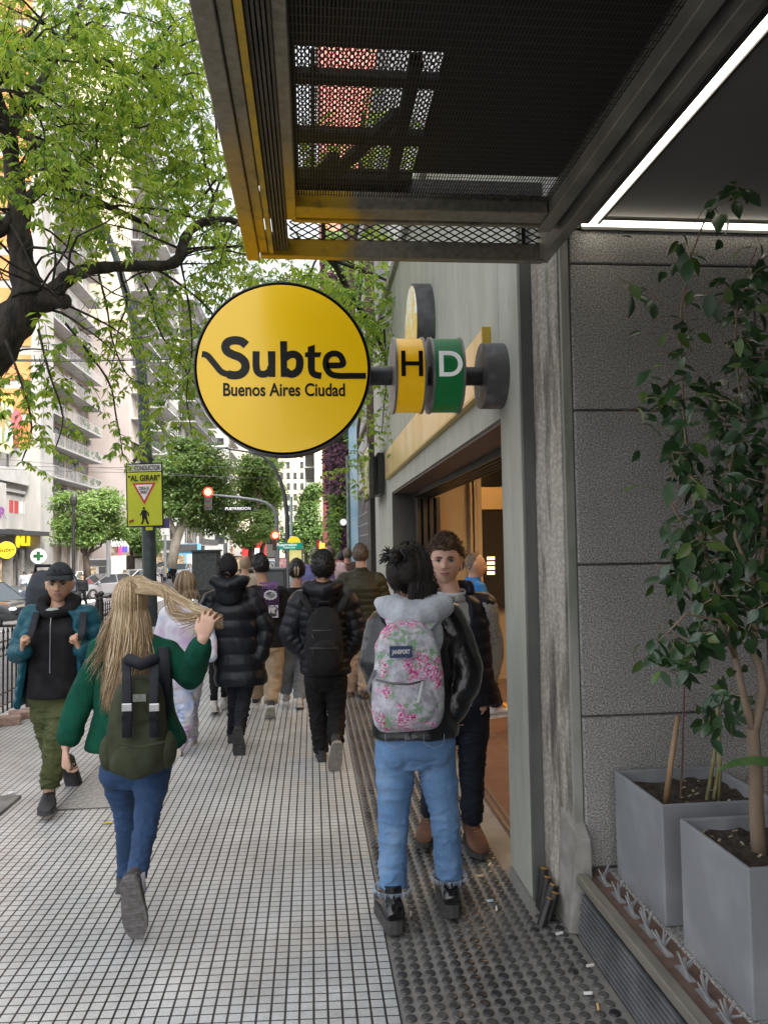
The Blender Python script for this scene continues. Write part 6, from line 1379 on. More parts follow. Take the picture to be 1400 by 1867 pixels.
def shoe(par, an, toe, up, kind, ms, s=1.0, name='shoe'):
    """an: ankle joint; toe: direction towards the toes; up: foot's own up vector"""
    f = toe.normalized(); u = (up-f*up.dot(f)).normalized(); sd_ = f.cross(u).normalized(); o = an-u*.085*s
    M = Matrix((sd_, f, u)).transposed(); q = lambda x, y, z: o+M @ V(x*s, y*s, z*s)
    P_ = {'sneaker': [(-.075, .030, .062), (-.05, .036, .085), (0, .037, .098), (.05, .042, .080), (.10, .048, .062), (.15, .047, .050), (.185, .036, .040), (.20, .018, .026)],
          'boot': [(-.078, .034, .08), (-.05, .041, .11), (0, .042, .12), (.05, .046, .095), (.10, .052, .075), (.15, .051, .062), (.187, .040, .050), (.205, .02, .034)]}['boot' if kind in ('boot', 'chelsea') else 'sneaker']
    st = .052 if kind in ('chelsea',) else (.026 if kind == 'sneaker' else .024)
    b = MB(); vs = []; n = 14
    for y, w, h in P_:
        for k in range(n):
            a = 2*math.pi*k/n; c, g = math.cos(a), math.sin(a); z = st-.004+(h-st+.004)*(.5+.5*g) if True else 0
            x = w*math.copysign(abs(c)**.7, c); vs.append(q(x, y, z))
    fs = [(i*n+k, i*n+(k+1) % n, (i+1)*n+(k+1) % n, (i+1)*n+k) for i in range(len(P_)-1) for k in range(n)]+[tuple(range(n))[::-1], tuple((len(P_)-1)*n+k for k in range(n))]
    b.add(vs, fs)
    hh = {'sneaker': .12, 'boot': .17, 'chelsea': .17}[kind]; yk0 = -.012 if kind == 'chelsea' else -.028
    b.tube([q(0, -.03, .06), q(0, yk0, .09), q(0, yk0+.003, hh)], [(.037*s, .046*s), (.036*s, .042*s), (.040*s, .044*s)], 14, fixed=(sd_, f))
    sh = b.build(name, ms[0], par, smooth='auto', angle=50)
    b = MB(); out = [(-.084, 0), (-.078, .026), (-.055, .040), (0, .041), (.06, .049), (.12, .053), (.17, .046), (.20, .028), (.212, 0)]
    pl = [(x, y) for y, x in out]+[(-x, y) for y, x in out[-2:0:-1]]
    vs = [q(x, y, 0) for x, y in pl]+[q(x*.985, y*.99, st) for x, y in pl]; m = len(pl)
    b.add(vs, [tuple(range(m)), tuple(range(m, 2*m))[::-1]]+[(i, (i+1) % m, m+(i+1) % m, m+i) for i in range(m)])
    if kind != 'x':
        for k in range(9): yk = -.07+k*.031; w = .030 if k < 3 else .038; b.bar(q(-w, yk, -.0015), q(w, yk, -.0015), .012*s, .004*s, up=u)
    b.build('sole', ms[1], sh, bevel=.003)
    if kind == 'boot' or kind == 'sneaker':
        b = MB()
        for k in range(4): yk = .035+k*.02; zk = .094-k*.011+(.012 if kind == 'boot' else -.004); b.tube([q(-.018, yk, zk-.006), q(0, yk+.004, zk+.001), q(.018, yk, zk-.006)], .0022*s, 5)
        b.build('laces', ms[2], sh)
    return sh
def person(label, J, o, group=None):
    """J: joints in the world (a = left in the photo, b = right). o: look."""
    k = o.get('k', 1.0); g = o.get('girth', 1.0)
    base = Vector(((J['ana'].x+J['anb'].x)/2, (J['ana'].y+J['anb'].y)/2, 0)); base.z = zf(base.y) if o.get('ground') is None else o['ground']
    par = thing('person', label, 'person', base, group)
    S = (J['shb']-J['sha']); S.z = 0; S.normalize(); F = Z_.cross(S)             # F = away from the camera when S points right
    fwd = F*o.get('face', 1)                                                       # direction the person faces
    hc = (J['hipa']+J['hipb'])/2; neck = J['neck']
    vox = o.get('vox', .009)
    # ---- body (one skin): torso, arms, hands, legs, neck, head
    H = hmat(J['head'], o.get('look', fwd), o.get('tilt', 0), o.get('hroll', 0), o.get('hs', 1)*k)
    b = MB(); add_head(b, H)
    b.tube([neck-V(0, 0, .06), neck, J['head']+V(0, 0, -.07*k)-Vector(o.get('look', fwd)).normalized()*.014], [.062*k, .056*k, .054*k], 16, round_=True)
    torso(b, hc-V(0, 0, .08*k), neck, S, [(0, .13*k*g, .10*k, 0), (.15, .155*k*g, .11*k, 0), (.4, .125*k*g, .09*k*g, 0), (.72, .15*k*g, .105*k*g, 0), (.9, .14*k, .075*k, 0), (1, .06*k, .05*k, 0)], sub=16)
    for s in 'ab':
        sh, el, wr, hp, kn, an = (J[q+s] for q in ('sh', 'el', 'wr', 'hip', 'kn', 'an'))
        b.tube([neck-V(0, 0, .03), sh.lerp(neck, .4)+V(0, 0, .01), sh], [.045*k, .05*k, .05*k], 10, round_=True)
        b.tube(limb_pts(sh, el, wr), rads((.050*k, .045*k, .038*k, .038*k, .026*k), 13), 12, round_=True)
        b.tube(limb_pts(hp, kn, an), rads((.075*k*g, .066*k*g, .046*k, .044*k, .036*k, .034*k), 13), 14, round_=True)
        hd = J.get('hand'+s)
        if hd: hand(b, wr, *hd[:3], s=1.04*k, **(hd[3] if len(hd) > 3 else {}))
        ft = J['foot'+s]; f = ft[0].normalized(); u = ft[1]; u = (u-f*u.dot(f)).normalized()
        b.tube([an-u*.03*k, an-u*.05*k+f*.06*k, an-u*.065*k+f*.13*k], [.030*k, .028*k, .018*k], 8, round_=True)
    body = remesh(b, 'body', skin(o.get('skin', 'light')), par, vox*.75 if 'face_on' in o or J.get('handa') or J.get('handb') else vox, 1)
    # ---- trousers
    pt = o['pants']; b = MB(); w = pt['w']      # radii thigh, mid, knee, calf, hem
    torso(b, hc-V(0, 0, .11*k), hc+V(0, 0, pt.get('rise', .16)*k), S, [(0, .10*k*g, .10*k*g, 0), (.35, pt.get('hip', .172)*k*g, pt.get('hipd', .125)*k*g, -.012*o.get('face', 1)), (.7, .165*k*g, .118*k*g, 0), (1, .15*k*g, .105*k*g, 0)], sub=14)
    for s in 'ab':
        hp, kn, an = (J[q+s] for q in ('hip', 'kn', 'an')); hem = kn.lerp(an, pt.get('len', .93)); b.tube(limb_pts(hp, kn, hem), rads([x*k for x in w], 13), 18)
    if pt.get('glute'):
        for s in 'ab': b.ell(J['hip'+s]-fwd*.045-V(0, 0, .02), (.085*k, .085*k, .095*k), 12)
    remesh(b, 'trousers', pt['m'], par, vox, 2, wrinkle(pt.get('fold', .006), 6, pt.get('fz', 17), 11+int(hc.x*7) % 9, knees=[J['kna'], J['knb'], J['kna'].lerp(J['ana'], .75), J['knb'].lerp(J['anb'], .75), hc-V(0, 0, .12)], ka=pt.get('ka', 1)))
    # ---- top
    tp = o['top']; th = tp.get('t', .012); b = MB(); pf = tp.get('puff'); hz = tp['hem']                # hem height above the hips (m), negative = below
    lo = hc+V(0, 0, hz); hi = neck-V(0, 0, tp.get('neckdrop', .0)); 
    wH, wW, wC, wS = tp.get('w', (.185, .165, .185, .165)); dH, dW, dC, dS = tp.get('d', (.13, .12, .135, .09))
    sft = tp.get('shift', 0)
    torso(b, lo, hi, S, [(0, wH*g*k+th, dH*g*k+th, sft), (.38, wW*g*k+th, dW*g*k+th, sft), (.74, wC*k*g+th, dC*k*g+th, 0), (.9, wS*k+th*.8, dS*k+th, 0), (.97, .095*k+th, .065*k+th*.6, 0), (1, .060*k+th*.5, .055*k+th*.4, 0)], puff=pf, sub=90 if pf else 44)
    for s in 'ab':
        sh, el, wr = (J[q+s] for q in ('sh', 'el', 'wr')); cuff = el.lerp(wr, tp.get('sleeve', .95))
        b.tube([neck-V(0, 0, .05), sh.lerp(neck, .45)+V(0, 0, -.005), sh], [.05*k+th*.6, .052*k+th*.8, .056*k+th], 12, round_=True)
        sr = [x*k+th for x in tp.get('sr', (.062, .056, .050, .046, .038))]; L = (el-sh).length+(cuff-el).length; ns = 40 if pf else 13
        pts = limb_pts(sh, el, cuff, ns//2, ns//2); rr_ = rads(sr, len(pts))
        if pf: rr_ = [r_+pf[0]*(abs(math.sin(math.pi*(L*i/(len(pts)-1))/pf[1]))**.55-.65) for i, r_ in enumerate(rr_)]
        b.tube(pts, rr_, 16, round_=True)
    if 'hood' in tp:               # hood lying on the upper back
        hd = tp['hood']; c = neck-fwd*(.075+th)+V(0, 0, hd.get('z', -.01)); b2 = MB() if hd.get('m') else b
        for i in range(15):
            pass
        W_h = hd.get('w', .13)
        b2.tube([c+S*(-W_h)+fwd*.09+V(0, 0, .02), c+S*(-W_h*.85)+V(0, 0, .012), c+S*(-W_h*.4)-fwd*.045-V(0, 0, .02), c-fwd*.06-V(0, 0, .035), c+S*(W_h*.4)-fwd*.045-V(0, 0, .02), c+S*(W_h*.85)+V(0, 0, .012), c+S*W_h+fwd*.09+V(0, 0, .02)], rads((.03, .05, .062, .066, .062, .05, .03), 7), 14, round_=True)
        b2.ell(c-fwd*.035-V(0, 0, hd.get('drop', .07)), (W_h*.80, .062, hd.get('drop', .07)+.02), 16, Matrix((S, F, Z_)).transposed())
        b2.tube([c+S*(-.07)+fwd*.11+V(0, 0, .035), c+S*(-.085)+fwd*.03+V(0, 0, .03), c-fwd*.015+V(0, 0, .015), c+S*(.085)+fwd*.03+V(0, 0, .03), c+S*(.07)+fwd*.11+V(0, 0, .035)], .028, 12, round_=True)
        if hd.get('m'): remesh(b2, 'hood', hd['m'], par, vox, 2, wrinkle(.008, 9, 9, 3))
    if 'collar' in tp:
        cz = tp['collar']; b.tube([neck+V(0, 0, -.05), neck+V(0, 0, cz)], [(.085*k, .078*k), (.070*k, .068*k)], 20, fixed=(S, F))
    dfn = wrinkle(tp.get('fold', .006), tp.get('fx', 7), tp.get('fz', 12), tp.get('seed', 2), fine=.4)
    topo = remesh(b, tp.get('name', 'jacket'), tp['m'], par, vox if not pf else vox*.85, 2 if not pf else 1, dfn)
    # ---- shoes
    sh_ = o['shoes']
    for s in 'ab':
        ft = J['foot'+s]; shoe(par, J['an'+s], ft[0], ft[1], sh_['kind'], sh_['m'], k*sh_.get('s', 1), sh_.get('name', 'shoe'))
    return par, H, S, F, fwd
def jj(Y, **k):
    """joints given as photo pixel + depth offset"""
    out = {}
    for n, v in k.items(): out[n] = P(v[0], v[1], Y+(v[2] if len(v) > 2 else 0))
    return out
def backpack(label, c, S, F, W_, Hh, D, m, zt=.0, parts=None, tilt=0):
    """c = centre of the pack's back panel; F points from the wearer's front to the camera side reversed"""
    bp = thing('backpack', label, 'backpack', tuple(c)); out = -F
    M = Matrix((S, F, Z_)).transposed()
    b = MB(); prof = [(0, .80, .70), (.06, .93, .9), (.2, 1, 1), (.5, .98, .95), (.75, .90, .78), (.9, .72, .58), (.98, .45, .38), (1, .2, .2)]
    pts = []; rr_ = []
    for t_, w, d in prof: pts.append(c+out*(D/2*d)+V(0, 0, Hh*(t_-.5))+F*0); rr_.append((W_/2*w, D/2*d))
    b.tube(pts, rr_, 28, fixed=(S, F), ex=2.9)
    return bp, b, M
# ================================================================ the walkers
up = V(0, 0, 1); away = V(0, 1, 0); near_ = V(0, -1, 0)
M_BLKC = cloth('black_cotton', (.010, .010, .012)); M_SOLEB = mat('sole_black', (.025, .025, .027), .7, (.05, .05, .05), 30); M_SOLEW = mat('sole_white', (.55, .54, .52), .6, (.38, .37, .35), 20); M_LACE = mat('laces_grey', (.3, .29, .28), .8)
M_SHB = mat('shoe_black', (.015, .015, .017), .6, (.035, .035, .04), 12, bump=.3, bscale=200); M_SHW = mat('shoe_white', (.55, .54, .53), .6, (.40, .38, .37), 12, bump=.2, bscale=150)
def denim(name, c1, c2, c3):
    t = NT(name); x, y, z = t.xyz(); n1 = t.noise(5, 4); n2 = t.noise(400, 2, v=t.vec(x, y, t.math('MULTIPLY', z, .3))); n3 = t.noise(3, 2, v=t.vec(t.math('MULTIPLY', x, 2), y, t.math('MULTIPLY', z, .8)))
    c = t.ramp(n1, [(.3, c1), (.55, c2), (.75, c3)]); c = t.mix(t.ramp(n2, [(.45, 0), (.7, .35)]), c, c3)
    t.bump(n2, .3, .002); return t.out(c, .85)
# 1 -------------------------------------------------- woman in the green fleece
Y = 3.86
J = jj(Y, head=(237, 1098), neck=(240, 1163, .02), sha=(184, 1190), shb=(303, 1188), ela=(150, 1272, -.02), wra=(121, 1360, -.10), elb=(350, 1236, -.05), wrb=(369, 1166, -.24),
       hipa=(214, 1392, .02), hipb=(280, 1392, -.02), kna=(232, 1495, .10), knb=(272, 1497, -.05), ana=(229, 1607, .20), anb=(246, 1618, -.10))
J['anb'] = P(247, 1612, Y-.34); J['knb'] = P(268, 1495, Y-.12)
J['foota'] = (V(.05, 1, -.05), up); J['footb'] = (V(.10, .18, -1), V(.02, 1, .15))
dh = (P(108, 1405, Y-.14)-J['wra'])
J['handa'] = (V(-.10, -.02, -1), V(.95, .35, 0), V(-.2, -1, 0), dict(curl=(38, 42, 30), thumb=(30, 10)))
J['handb'] = (V(.30, .0, 1), V(.25, .95, 0), V(-1, .0, .2), dict(curl=(22, 26, 18), spreadf=12, thumb=(50, 15)))
M_GFL = cloth('green_fleece', (.003, .10, .058), .95, (.005, .14, .08), 22, bump=.6, bscale=320)
M_DN1 = denim('mid_blue_denim', (.010, .032, .085), (.020, .058, .145), (.06, .11, .20))
par, H, S, F, fwd = person('woman in a dark green fleece and blue jeans holding out her long blonde hair', J, dict(k=.93, girth=.94, skin='light', pants=dict(m=M_DN1, w=(.095, .088, .064, .058, .050, .046), len=.90, ka=.5, fold=.005, fz=26, glute=1, hip=.178),
    top=dict(m=M_GFL, t=.014, hem=.085, w=(.245, .19, .18, .155), d=(.15, .12, .12, .08), sleeve=.80, sr=(.050, .049, .045, .042, .040), fold=.019, fz=6), shoes=dict(kind='sneaker', m=(mat('shoe_dark_grey', (.05, .047, .045), .8, (.08, .075, .07), 20), mat('sole_grey', (.11, .105, .10), .75, (.17, .16, .155), 40, bump=.5), M_LACE), s=1.05), vox=.008))
for q, r0 in (('wra', .066),):
    a = J['ela'].lerp(J['wra'], .60); c_ = J['ela'].lerp(J['wra'], .79); b = MB(); b.tube([a, a.lerp(c_, .2), a.lerp(c_, .8), c_], [.054, .060, .058, .050], 18, round_=True); remesh(b, 'cuff', M_GFL, par, .007, 1, wrinkle(.004, 20, 20, 4))
a = J['elb'].lerp(J['wrb'], .72); c_ = J['elb'].lerp(J['wrb'], .85); b = MB(); b.tube([a, a.lerp(c_, .3), c_], [.052, .056, .050], 18, round_=True); remesh(b, 'cuff', M_GFL, par, .007, 1, wrinkle(.004, 20, 20, 4))
b = MB(); w_ = J['wra'].lerp(J['ela'], .06)
ring = [w_+Matrix.Rotation(2*math.pi*i/16, 3, 'Z') @ V(.030, 0, 0) for i in range(17)]; b.tube(ring, .003, 6); b.build('wristband', M_SHW, par, smooth=True)
b = MB(); c_ = J['footb']; an = J['anb']; b.tube([an+V(0, 0, .045), an+V(0, 0, .0), an-V(0, -.0, .03)], [.041, .043, .046], 14); b.build('sock', mat('sock_lilac', (.50, .47, .58), .9), par, smooth=True)
HB = (mat('blonde', (.46, .32, .17), .42), mat('dark_blonde', (.26, .17, .09), .45), mat('light_blonde', (.68, .54, .36), .40))
hair = strands(par, 'hair', HB, H, 2100, .50, 3, spread=.030, back_off=.06, az=(178, 362), wave=.016, width=.0019, shell=.018)
strands(par, 'hair_fringe', HB, H, 150, .38, 5, spread=.09, back_off=.05, az=(165, 225), wave=.028, width=.0016, shell=.018)
strands(par, 'hair_side', HB, H, 500, .46, 25, spread=.055, back_off=.07, az=(275, 368), wave=.02, width=.0018, shell=.016)
short_hair(par, H, HB[1], th=.012, hl=(.06, -.07, -.10), n=0, name='hair_cap')
r_ = random.Random(8); b = MB(); tgt = P(384, 1121, Y-.19)
for i in range(620):           # the lock she holds out to the right
    e = R(r_.uniform(35, 85)); a = R(r_.uniform(-60, 60)); s0 = H @ V(.05*math.cos(a)*math.cos(e)+r_.uniform(-.02, .03), .07*math.sin(a), .095+.03*math.sin(e)-.02)
    s0 = H @ Vector(head_fn(np.array([[math.cos(e)*math.cos(a), math.cos(e)*math.sin(a)-.2, math.sin(e)]]))[0]*1.10); s1 = P(258+r_.uniform(-12, 10), 1060+r_.uniform(-7, 22), Y-.08)
    w0 = Vector((r_.gauss(0, .006), r_.gauss(0, .008), r_.gauss(0, .009))); m1 = P(300+r_.uniform(-5, 5), 1078+r_.gauss(0, 5), Y-.12); m2 = P(345, 1102+r_.gauss(0, 3.5), Y-.17); en = P(400+r_.uniform(-12, 8), 1134+r_.uniform(-14, 14), Y-.2)
    if r_.random() < .15: en = P(350+r_.uniform(-30, 30), 1130+r_.uniform(-5, 40), Y-.2); m2 = m1.lerp(en, .5)+V(0, 0, -.03)
    b.cur = r_.choice((0, 0, 1, 2, 2)); w = .0013*r_.uniform(.6, 1.3)
    pts = [s0, s0.lerp(s1, .6)+V(0, 0, .012), s1, m1, m2, tgt+w0, en]; out = []
    for q in range(len(pts)-1):
        p0, p1, p2, p3 = pts[max(q-1, 0)], pts[q], pts[q+1], pts[min(q+2, len(pts)-1)]
        for kk in range(3): t_ = kk/3; out.append(.5*((2*p1)+(p2-p0)*t_+(2*p0-5*p1+4*p2-p3)*t_*t_+(3*p1-p0-3*p2+p3)*t_**3))
    out.append(en); b.tube(out, [w]*(len(out)-1)+[w*.3], 4)
b.build('held_lock', HB, par, smooth=True)
# olive backpack
M_OLV = cloth('olive_canvas', (.060, .070, .036), .85, (.095, .105, .060), 16, bump=.5, bscale=200); M_STR = cloth('navy_webbing', (.022, .024, .034), .7); M_BUCK = mat('metal_buckle', (.6, .6, .6), .3, metal=.9)
c = (J['sha']+J['shb'])/2; c = P(257, 1316, Y-.17)
bp, b, M = backpack('olive canvas backpack with two buckled webbing straps on the woman in green', c, S, F, .26, .43, .14, M_OLV)
po = c+V(0, -.09, 0)
b.ell(c+V(0, -.12, -.14), (.105, .045, .085), 16); b.ell(c+V(0, -.09, .10), (.10, .07, .12), 16)
remesh(b, 'pack_body', M_OLV, bp, .008, 2, wrinkle(.008, 9, 9, 6))
for s in (-1, 1):
    b = MB(); b.ell(c+V(s*.128, -.055, -.12), (.045, .055, .085), 12); remesh(b, 'side_pocket', M_OLV, bp, .008, 1, wrinkle(.006, 14, 8, 3))
    b = MB(); pts = [P(256+s*26, 1200, Y-.20), P(256+s*25, 1238, Y-.36), P(256+s*24, 1290, Y-.385), P(256+s*25, 1345, Y-.385)]; b.tube(pts, (.021, .004) and [(.021, .004)]*4, 8, up=V(0, 1, 0), fixed=(V(1, 0, 0), V(0, 1, 0))); b.build('webbing_strap', M_STR, bp, smooth=True)
    b = MB(); q = P(256+s*25, 1296, Y-.395); b.box(q.x-.022, q.x+.022, q.y, q.y+.008, q.z-.004, q.z+.03); b.build('buckle', M_BUCK, bp, bevel=.003)
    b = MB(); q = P(256+s*25, 1310, Y-.395); b.box(q.x-.022, q.x+.022, q.y, q.y+.01, q.z-.012, q.z+.012); b.build('strap_slider', M_BLKC, bp, bevel=.003)
    b = MB(); b.tube([P(256+s*42, 1180, Y-.10), P(256+s*46, 1230, Y-.135), P(256+s*52, 1290, Y-.12), P(256+s*40, 1340, Y-.1)], [(.028, .008), (.026, .008), (.012, .004), (.012, .004)], 8, fixed=(V(1, 0, 0), V(0, 1, 0))); b.build('shoulder_strap', M_STR, bp, smooth=True)
q = P(254, 1273, Y-.375); b = MB(); b.box(q.x-.028, q.x+.028, q.y, q.y+.004, q.z-.016, q.z+.016); b.build('label_patch', mat('patch_grey', (.13, .14, .12), .6, (.2, .2, .18), 60), bp)
b = MB(); q = P(258, 1360, Y-.36); b.tube([q+V(-.10, 0, .012), q+V(0, -.02, -.002), q+V(.10, 0, .012)], [(.006, .006)]*3, 6); b.build('pocket_seam', M_OLV, bp)
b = MB(); b.tube([P(236, 1203, Y-.24), P(258, 1212, Y-.29), P(280, 1203, Y-.24)], .028, 12, round_=True); b.build('top_roll', M_STR, bp, smooth=True)
# 2 -------------------------------------------------- man in the cap
Y = 5.42
J = jj(Y, head=(109, 1066), neck=(107, 1112), sha=(60, 1124), shb=(157, 1124), ela=(33, 1190, -.04), wra=(45, 1182, -.27), elb=(183, 1190, -.02), wrb=(146, 1180, -.27),
       hipa=(84, 1272), hipb=(122, 1272), kna=(92, 1350, .02), knb=(104, 1350, -.14), ana=(118, 1398, .42), anb=(89, 1444, -.14))
J['wra'] = P(44, 1188, Y-.24); J['wrb'] = P(146, 1184, Y-.22)
J['foota'] = (V(.35, -.35, -.95), V(-.2, -1, .3)); J['footb'] = (V(.22, -1, .02), up)
J['handa'] = (V(.05, -.25, .85), V(.95, -.1, 0), V(.1, -1, .5), dict(fists=(75, 85, 50), thumb=(10, 70))); J['handb'] = (V(-.15, -.25, .85), V(-.95, -.1, 0), V(0, -1, .5), dict(fists=(75, 85, 50), thumb=(10, 70)))
M_TEAL = cloth('teal_nylon', (.008, .11, .158), .45, (.014, .15, .21), 10, bump=.3); M_HOOD = cloth('charcoal_knit', (.014, .014, .016), .95); M_OLP = cloth('olive_trousers', (.105, .125, .045), .85, (.145, .165, .065), 12)
par, H, S, F, fwd = person('man in a grey cap, teal jacket and olive trousers walking toward the camera', J, dict(k=.98, girth=1.12, face=-1, look=V(.16, -1, 0), skin='warm', face_on=1, hs=1.10, pants=dict(m=M_OLP, w=(.105, .108, .085, .075, .068, .058), len=.90, fold=.008, rise=.2),
    top=dict(m=M_HOOD, t=.006, hem=.02, w=(.16, .158, .165, .15), d=(.15, .14, .135, .09), sleeve=.4, sr=(.05, .045, .042, .04, .036), fold=.006, name='hooded_top'), shoes=dict(kind='sneaker', m=(M_SHB, M_SOLEB, M_BLKC), s=1.08), vox=.008))
# open quilted jacket: two front halves, back and sleeves
def open_jacket(par, J, S, F, m, k, g, hem, puff, gap, th=.03, vox=.009, sleeve=.95):
    hc = (J['hipa']+J['hipb'])/2; neck = J['neck']; b = MB(); lo = hc+V(0, 0, hem); n = 50; L = (neck-lo).length; pf = puff
    prof = [(0, .235, .17), (.4, .205, .16), (.75, .205, .15), (.92, .18, .11), (1, .10, .085)]
    vs = []; na = 30
    for i in range(n+1):
        t = i/n; q = 0
        while q < len(prof)-2 and t > prof[q+1][0]: q += 1
        a, c_ = prof[q], prof[q+1]; f = (t-a[0])/(c_[0]-a[0]); w, d = lerp(a[1], c_[1], f)*k*g, lerp(a[2], c_[2], f)*k*g
        e = pf[0]*(abs(math.sin(math.pi*L*t/pf[1]))**.55-.65); cen = lo.lerp(neck, t)
        for rr2 in (th+e, -.006):
            for j in range(na+1):
                g0 = gap(t); ang = -math.pi/2+g0+(2*math.pi-2*g0)*j/na; c0, s0 = math.cos(ang), math.sin(ang); c0 = math.copysign(abs(c0)**.8, c0); s0 = math.copysign(abs(s0)**.8, s0)
                vs.append(cen+S*((w+rr2)*c0)+F*((d+rr2)*s0))
    R2 = 2*(na+1); fs = []
    for i in range(n):
        for j in range(na):
            o_ = i*R2+j; fs.append((o_, o_+1, o_+1+R2, o_+R2)); o2 = o_+na+1; fs.append((o2, o2+R2, o2+R2+1, o2+1))
        for j in (0, na): o_ = i*R2+j; fs.append((o_, o_+R2, o_+R2+na+1, o_+na+1) if j == 0 else (o_, o_+na+1, o_+R2+na+1, o_+R2))
    for i in (0, n):
        for j in range(na): o_ = i*R2+j; fs.append((o_, o_+na+1, o_+na+2, o_+1))
    b.add(vs, fs)
    for s in 'ab':
        sh, el, wr = (J[q+s] for q in ('sh', 'el', 'wr')); cuff = el.lerp(wr, sleeve); L2 = (el-sh).length+(cuff-el).length; pts = limb_pts(sh, el, cuff, 20, 20); rr_ = rads([.085, .078, .072, .064, .05], len(pts))
        rr_ = [r_*k+pf[0]*(abs(math.sin(math.pi*(L2*i/(len(pts)-1))/pf[1]))**.55-.65) for i, r_ in enumerate(rr_)]; b.tube(pts, rr_, 16, round_=True)
        b.tube([neck+S*(-.07 if s == 'a' else .07)-V(0, 0, .03), sh.lerp(neck, .4), sh], [.05, .065, .085], 12, round_=True)
    remesh(b, 'jacket', m, par, vox*.8, 1, wrinkle(.005, 9, 12, 4))
open_jacket(par, J, S, F, M_TEAL, .98, 1.02, -.05, (.013, .075), lambda t: lerp(1.0, .62, t) if t < .8 else .62)
b = MB(); nk = J['neck']; Hc = M_HOOD
ring = [nk+S*(.105*math.sin(a))-F*(.10*math.cos(a))*1.0+V(0, 0, .035-.05*math.cos(a)) for a in [R(x) for x in range(-150, 151, 20)]]
b.tube(ring, .038, 14, round_=True); ring = [nk+S*(.12*math.sin(a))-F*(.085*math.cos(a))+V(0, 0, .055-.02*math.cos(a)) for a in [R(x) for x in range(-180, 181, 20) if abs(x) > 60]]
b.tube([nk+S*(.10*math.sin(R(x)))+F*(-.06*math.cos(R(x))+.02)+V(0, 0, .06) for x in range(60, 301, 20)], .045, 14, round_=True)
remesh(b, 'hood', Hc, par, .008, 2, wrinkle(.006, 12, 12, 3))
b = MB(); q = nk-F*.155; b.tube([q+V(0, 0, -.04), q+V(0, -.012, -.09), q+V(0, -.02, -.4)], .003, 6); b.build('zip', mat('zip_grey', (.3, .3, .31), .4, metal=.6), par)
b = MB(); b.ell(nk-F*.115+V(0, 0, -.01), (.06, .02, .035), 12); b.build('undershirt', mat('undershirt', (.34, .38, .33), .9), par, smooth=True)
face_parts(par, H, mat('hair_black', (.006, .005, .0045), .55), lip=(.36, .17, .14))
short_hair(par, H, mat('hair_black', (.006, .005, .0045), .55), th=.006, hl=(.10, .015, -.06), n=200, ln=.008)
M_CAPG = cloth('cap_cloth_grey', (.038, .045, .053), .85)
b = MB(); u = U72; p = head_fn(u)*1.0; line = np.where(u[:, 1] > 0, .050-.012*u[:, 1], .050+.045*u[:, 1]*-0.0); msk = np.clip((p[:, 2]-.040)/.006, 0, 1); q = p*(1+(.015*msk-.014*(1-msk))[:, None]/np.linalg.norm(p, axis=1)[:, None]); q[:, 2] += .012*msk; b.add(app(H, q), F72)
cp = b.build('cap', M_CAPG, par, smooth=True); b = MB(); vs = []; 
for i in range(13):
    a = R(-68+i*136/12)
    for (r1, z1) in ((0, 0), (1, 1)): vs.append(H @ V(math.sin(a)*(.084+.006*r1), .045+math.cos(a)*(.052+.072*r1), .060-.020*r1-.014*abs(math.sin(a))**2*r1))
for i in range(13):
    a = R(-68+i*136/12)
    for (r1, z1) in ((0, 0), (1, 1)): vs.append(H @ V(math.sin(a)*(.084+.006*r1), .045+math.cos(a)*(.052+.072*r1), .054-.020*r1-.014*abs(math.sin(a))**2*r1))
b.add(vs, [(2*i, 2*i+2, 2*i+3, 2*i+1) for i in range(12)]+[(26+2*i, 26+2*i+1, 26+2*i+3, 26+2*i+2) for i in range(12)]+[(2*i+1, 2*i+3, 26+2*i+3, 26+2*i+1) for i in range(12)]+[(2*i, 26+2*i, 26+2*i+2, 2*i+2) for i in range(12)]); b.build('visor', M_CAPG, cp, smooth='auto')
b = MB()
for s in (-1, 1): b.tube([H @ V(s*x_, y_, z_) for x_, y_, z_ in ((.022, .107, .100), (.008, .1085, .093), (.022, .1105, .084))], .0035, 6)
b.build('cap_emblem', M_BLKC, cp)
SB = []
for s, q1, q2, q3 in ((-1, (67, 1122), (58, 1150), (52, 1172)), (1, (152, 1122), (150, 1150), (146, 1168))): b = MB(); SB.append(b); b.tube([P(q1[0], q1[1]-6, Y-.10), P(q2[0], q2[1], Y-.22), P(q3[0], q3[1], Y-.27)], [(.024, .006)]*3, 8, fixed=(V(1, 0, 0), V(0, 1, 0)))
bkp = thing('backpack', 'large dark quilted backpack seen over the shoulder of the capped man', 'backpack', tuple(P(72, 1090, Y+.3)))
for q_ in SB: q_.build('shoulder_strap', M_STR, bkp, smooth=True)
b = MB(); c = P(80, 1100, Y+.34); b.tube([c+V(0, 0, z_) for z_ in (-.30, -.27, -.1, .12, .2, .235)], [(.09, .09), (.11, .11), (.12, .12), (.11, .11), (.08, .08), (.04, .05)], 24, ex=2.8, fixed=(V(1, 0, 0), V(0, 1, 0)))
remesh(b, 'pack_body', cloth('pack_dark', (.05, .06, .075), .6), bkp, .01, 2, wrinkle(.006, 8, 14, 2))
b = MB(); b.tube([c+V(-.06, -.02, .2), c+V(-.05, -.02, .27), c+V(.05, -.02, .27), c+V(.06, -.02, .2)], .012, 8); b.build('handle', M_STR, bkp, smooth=True)
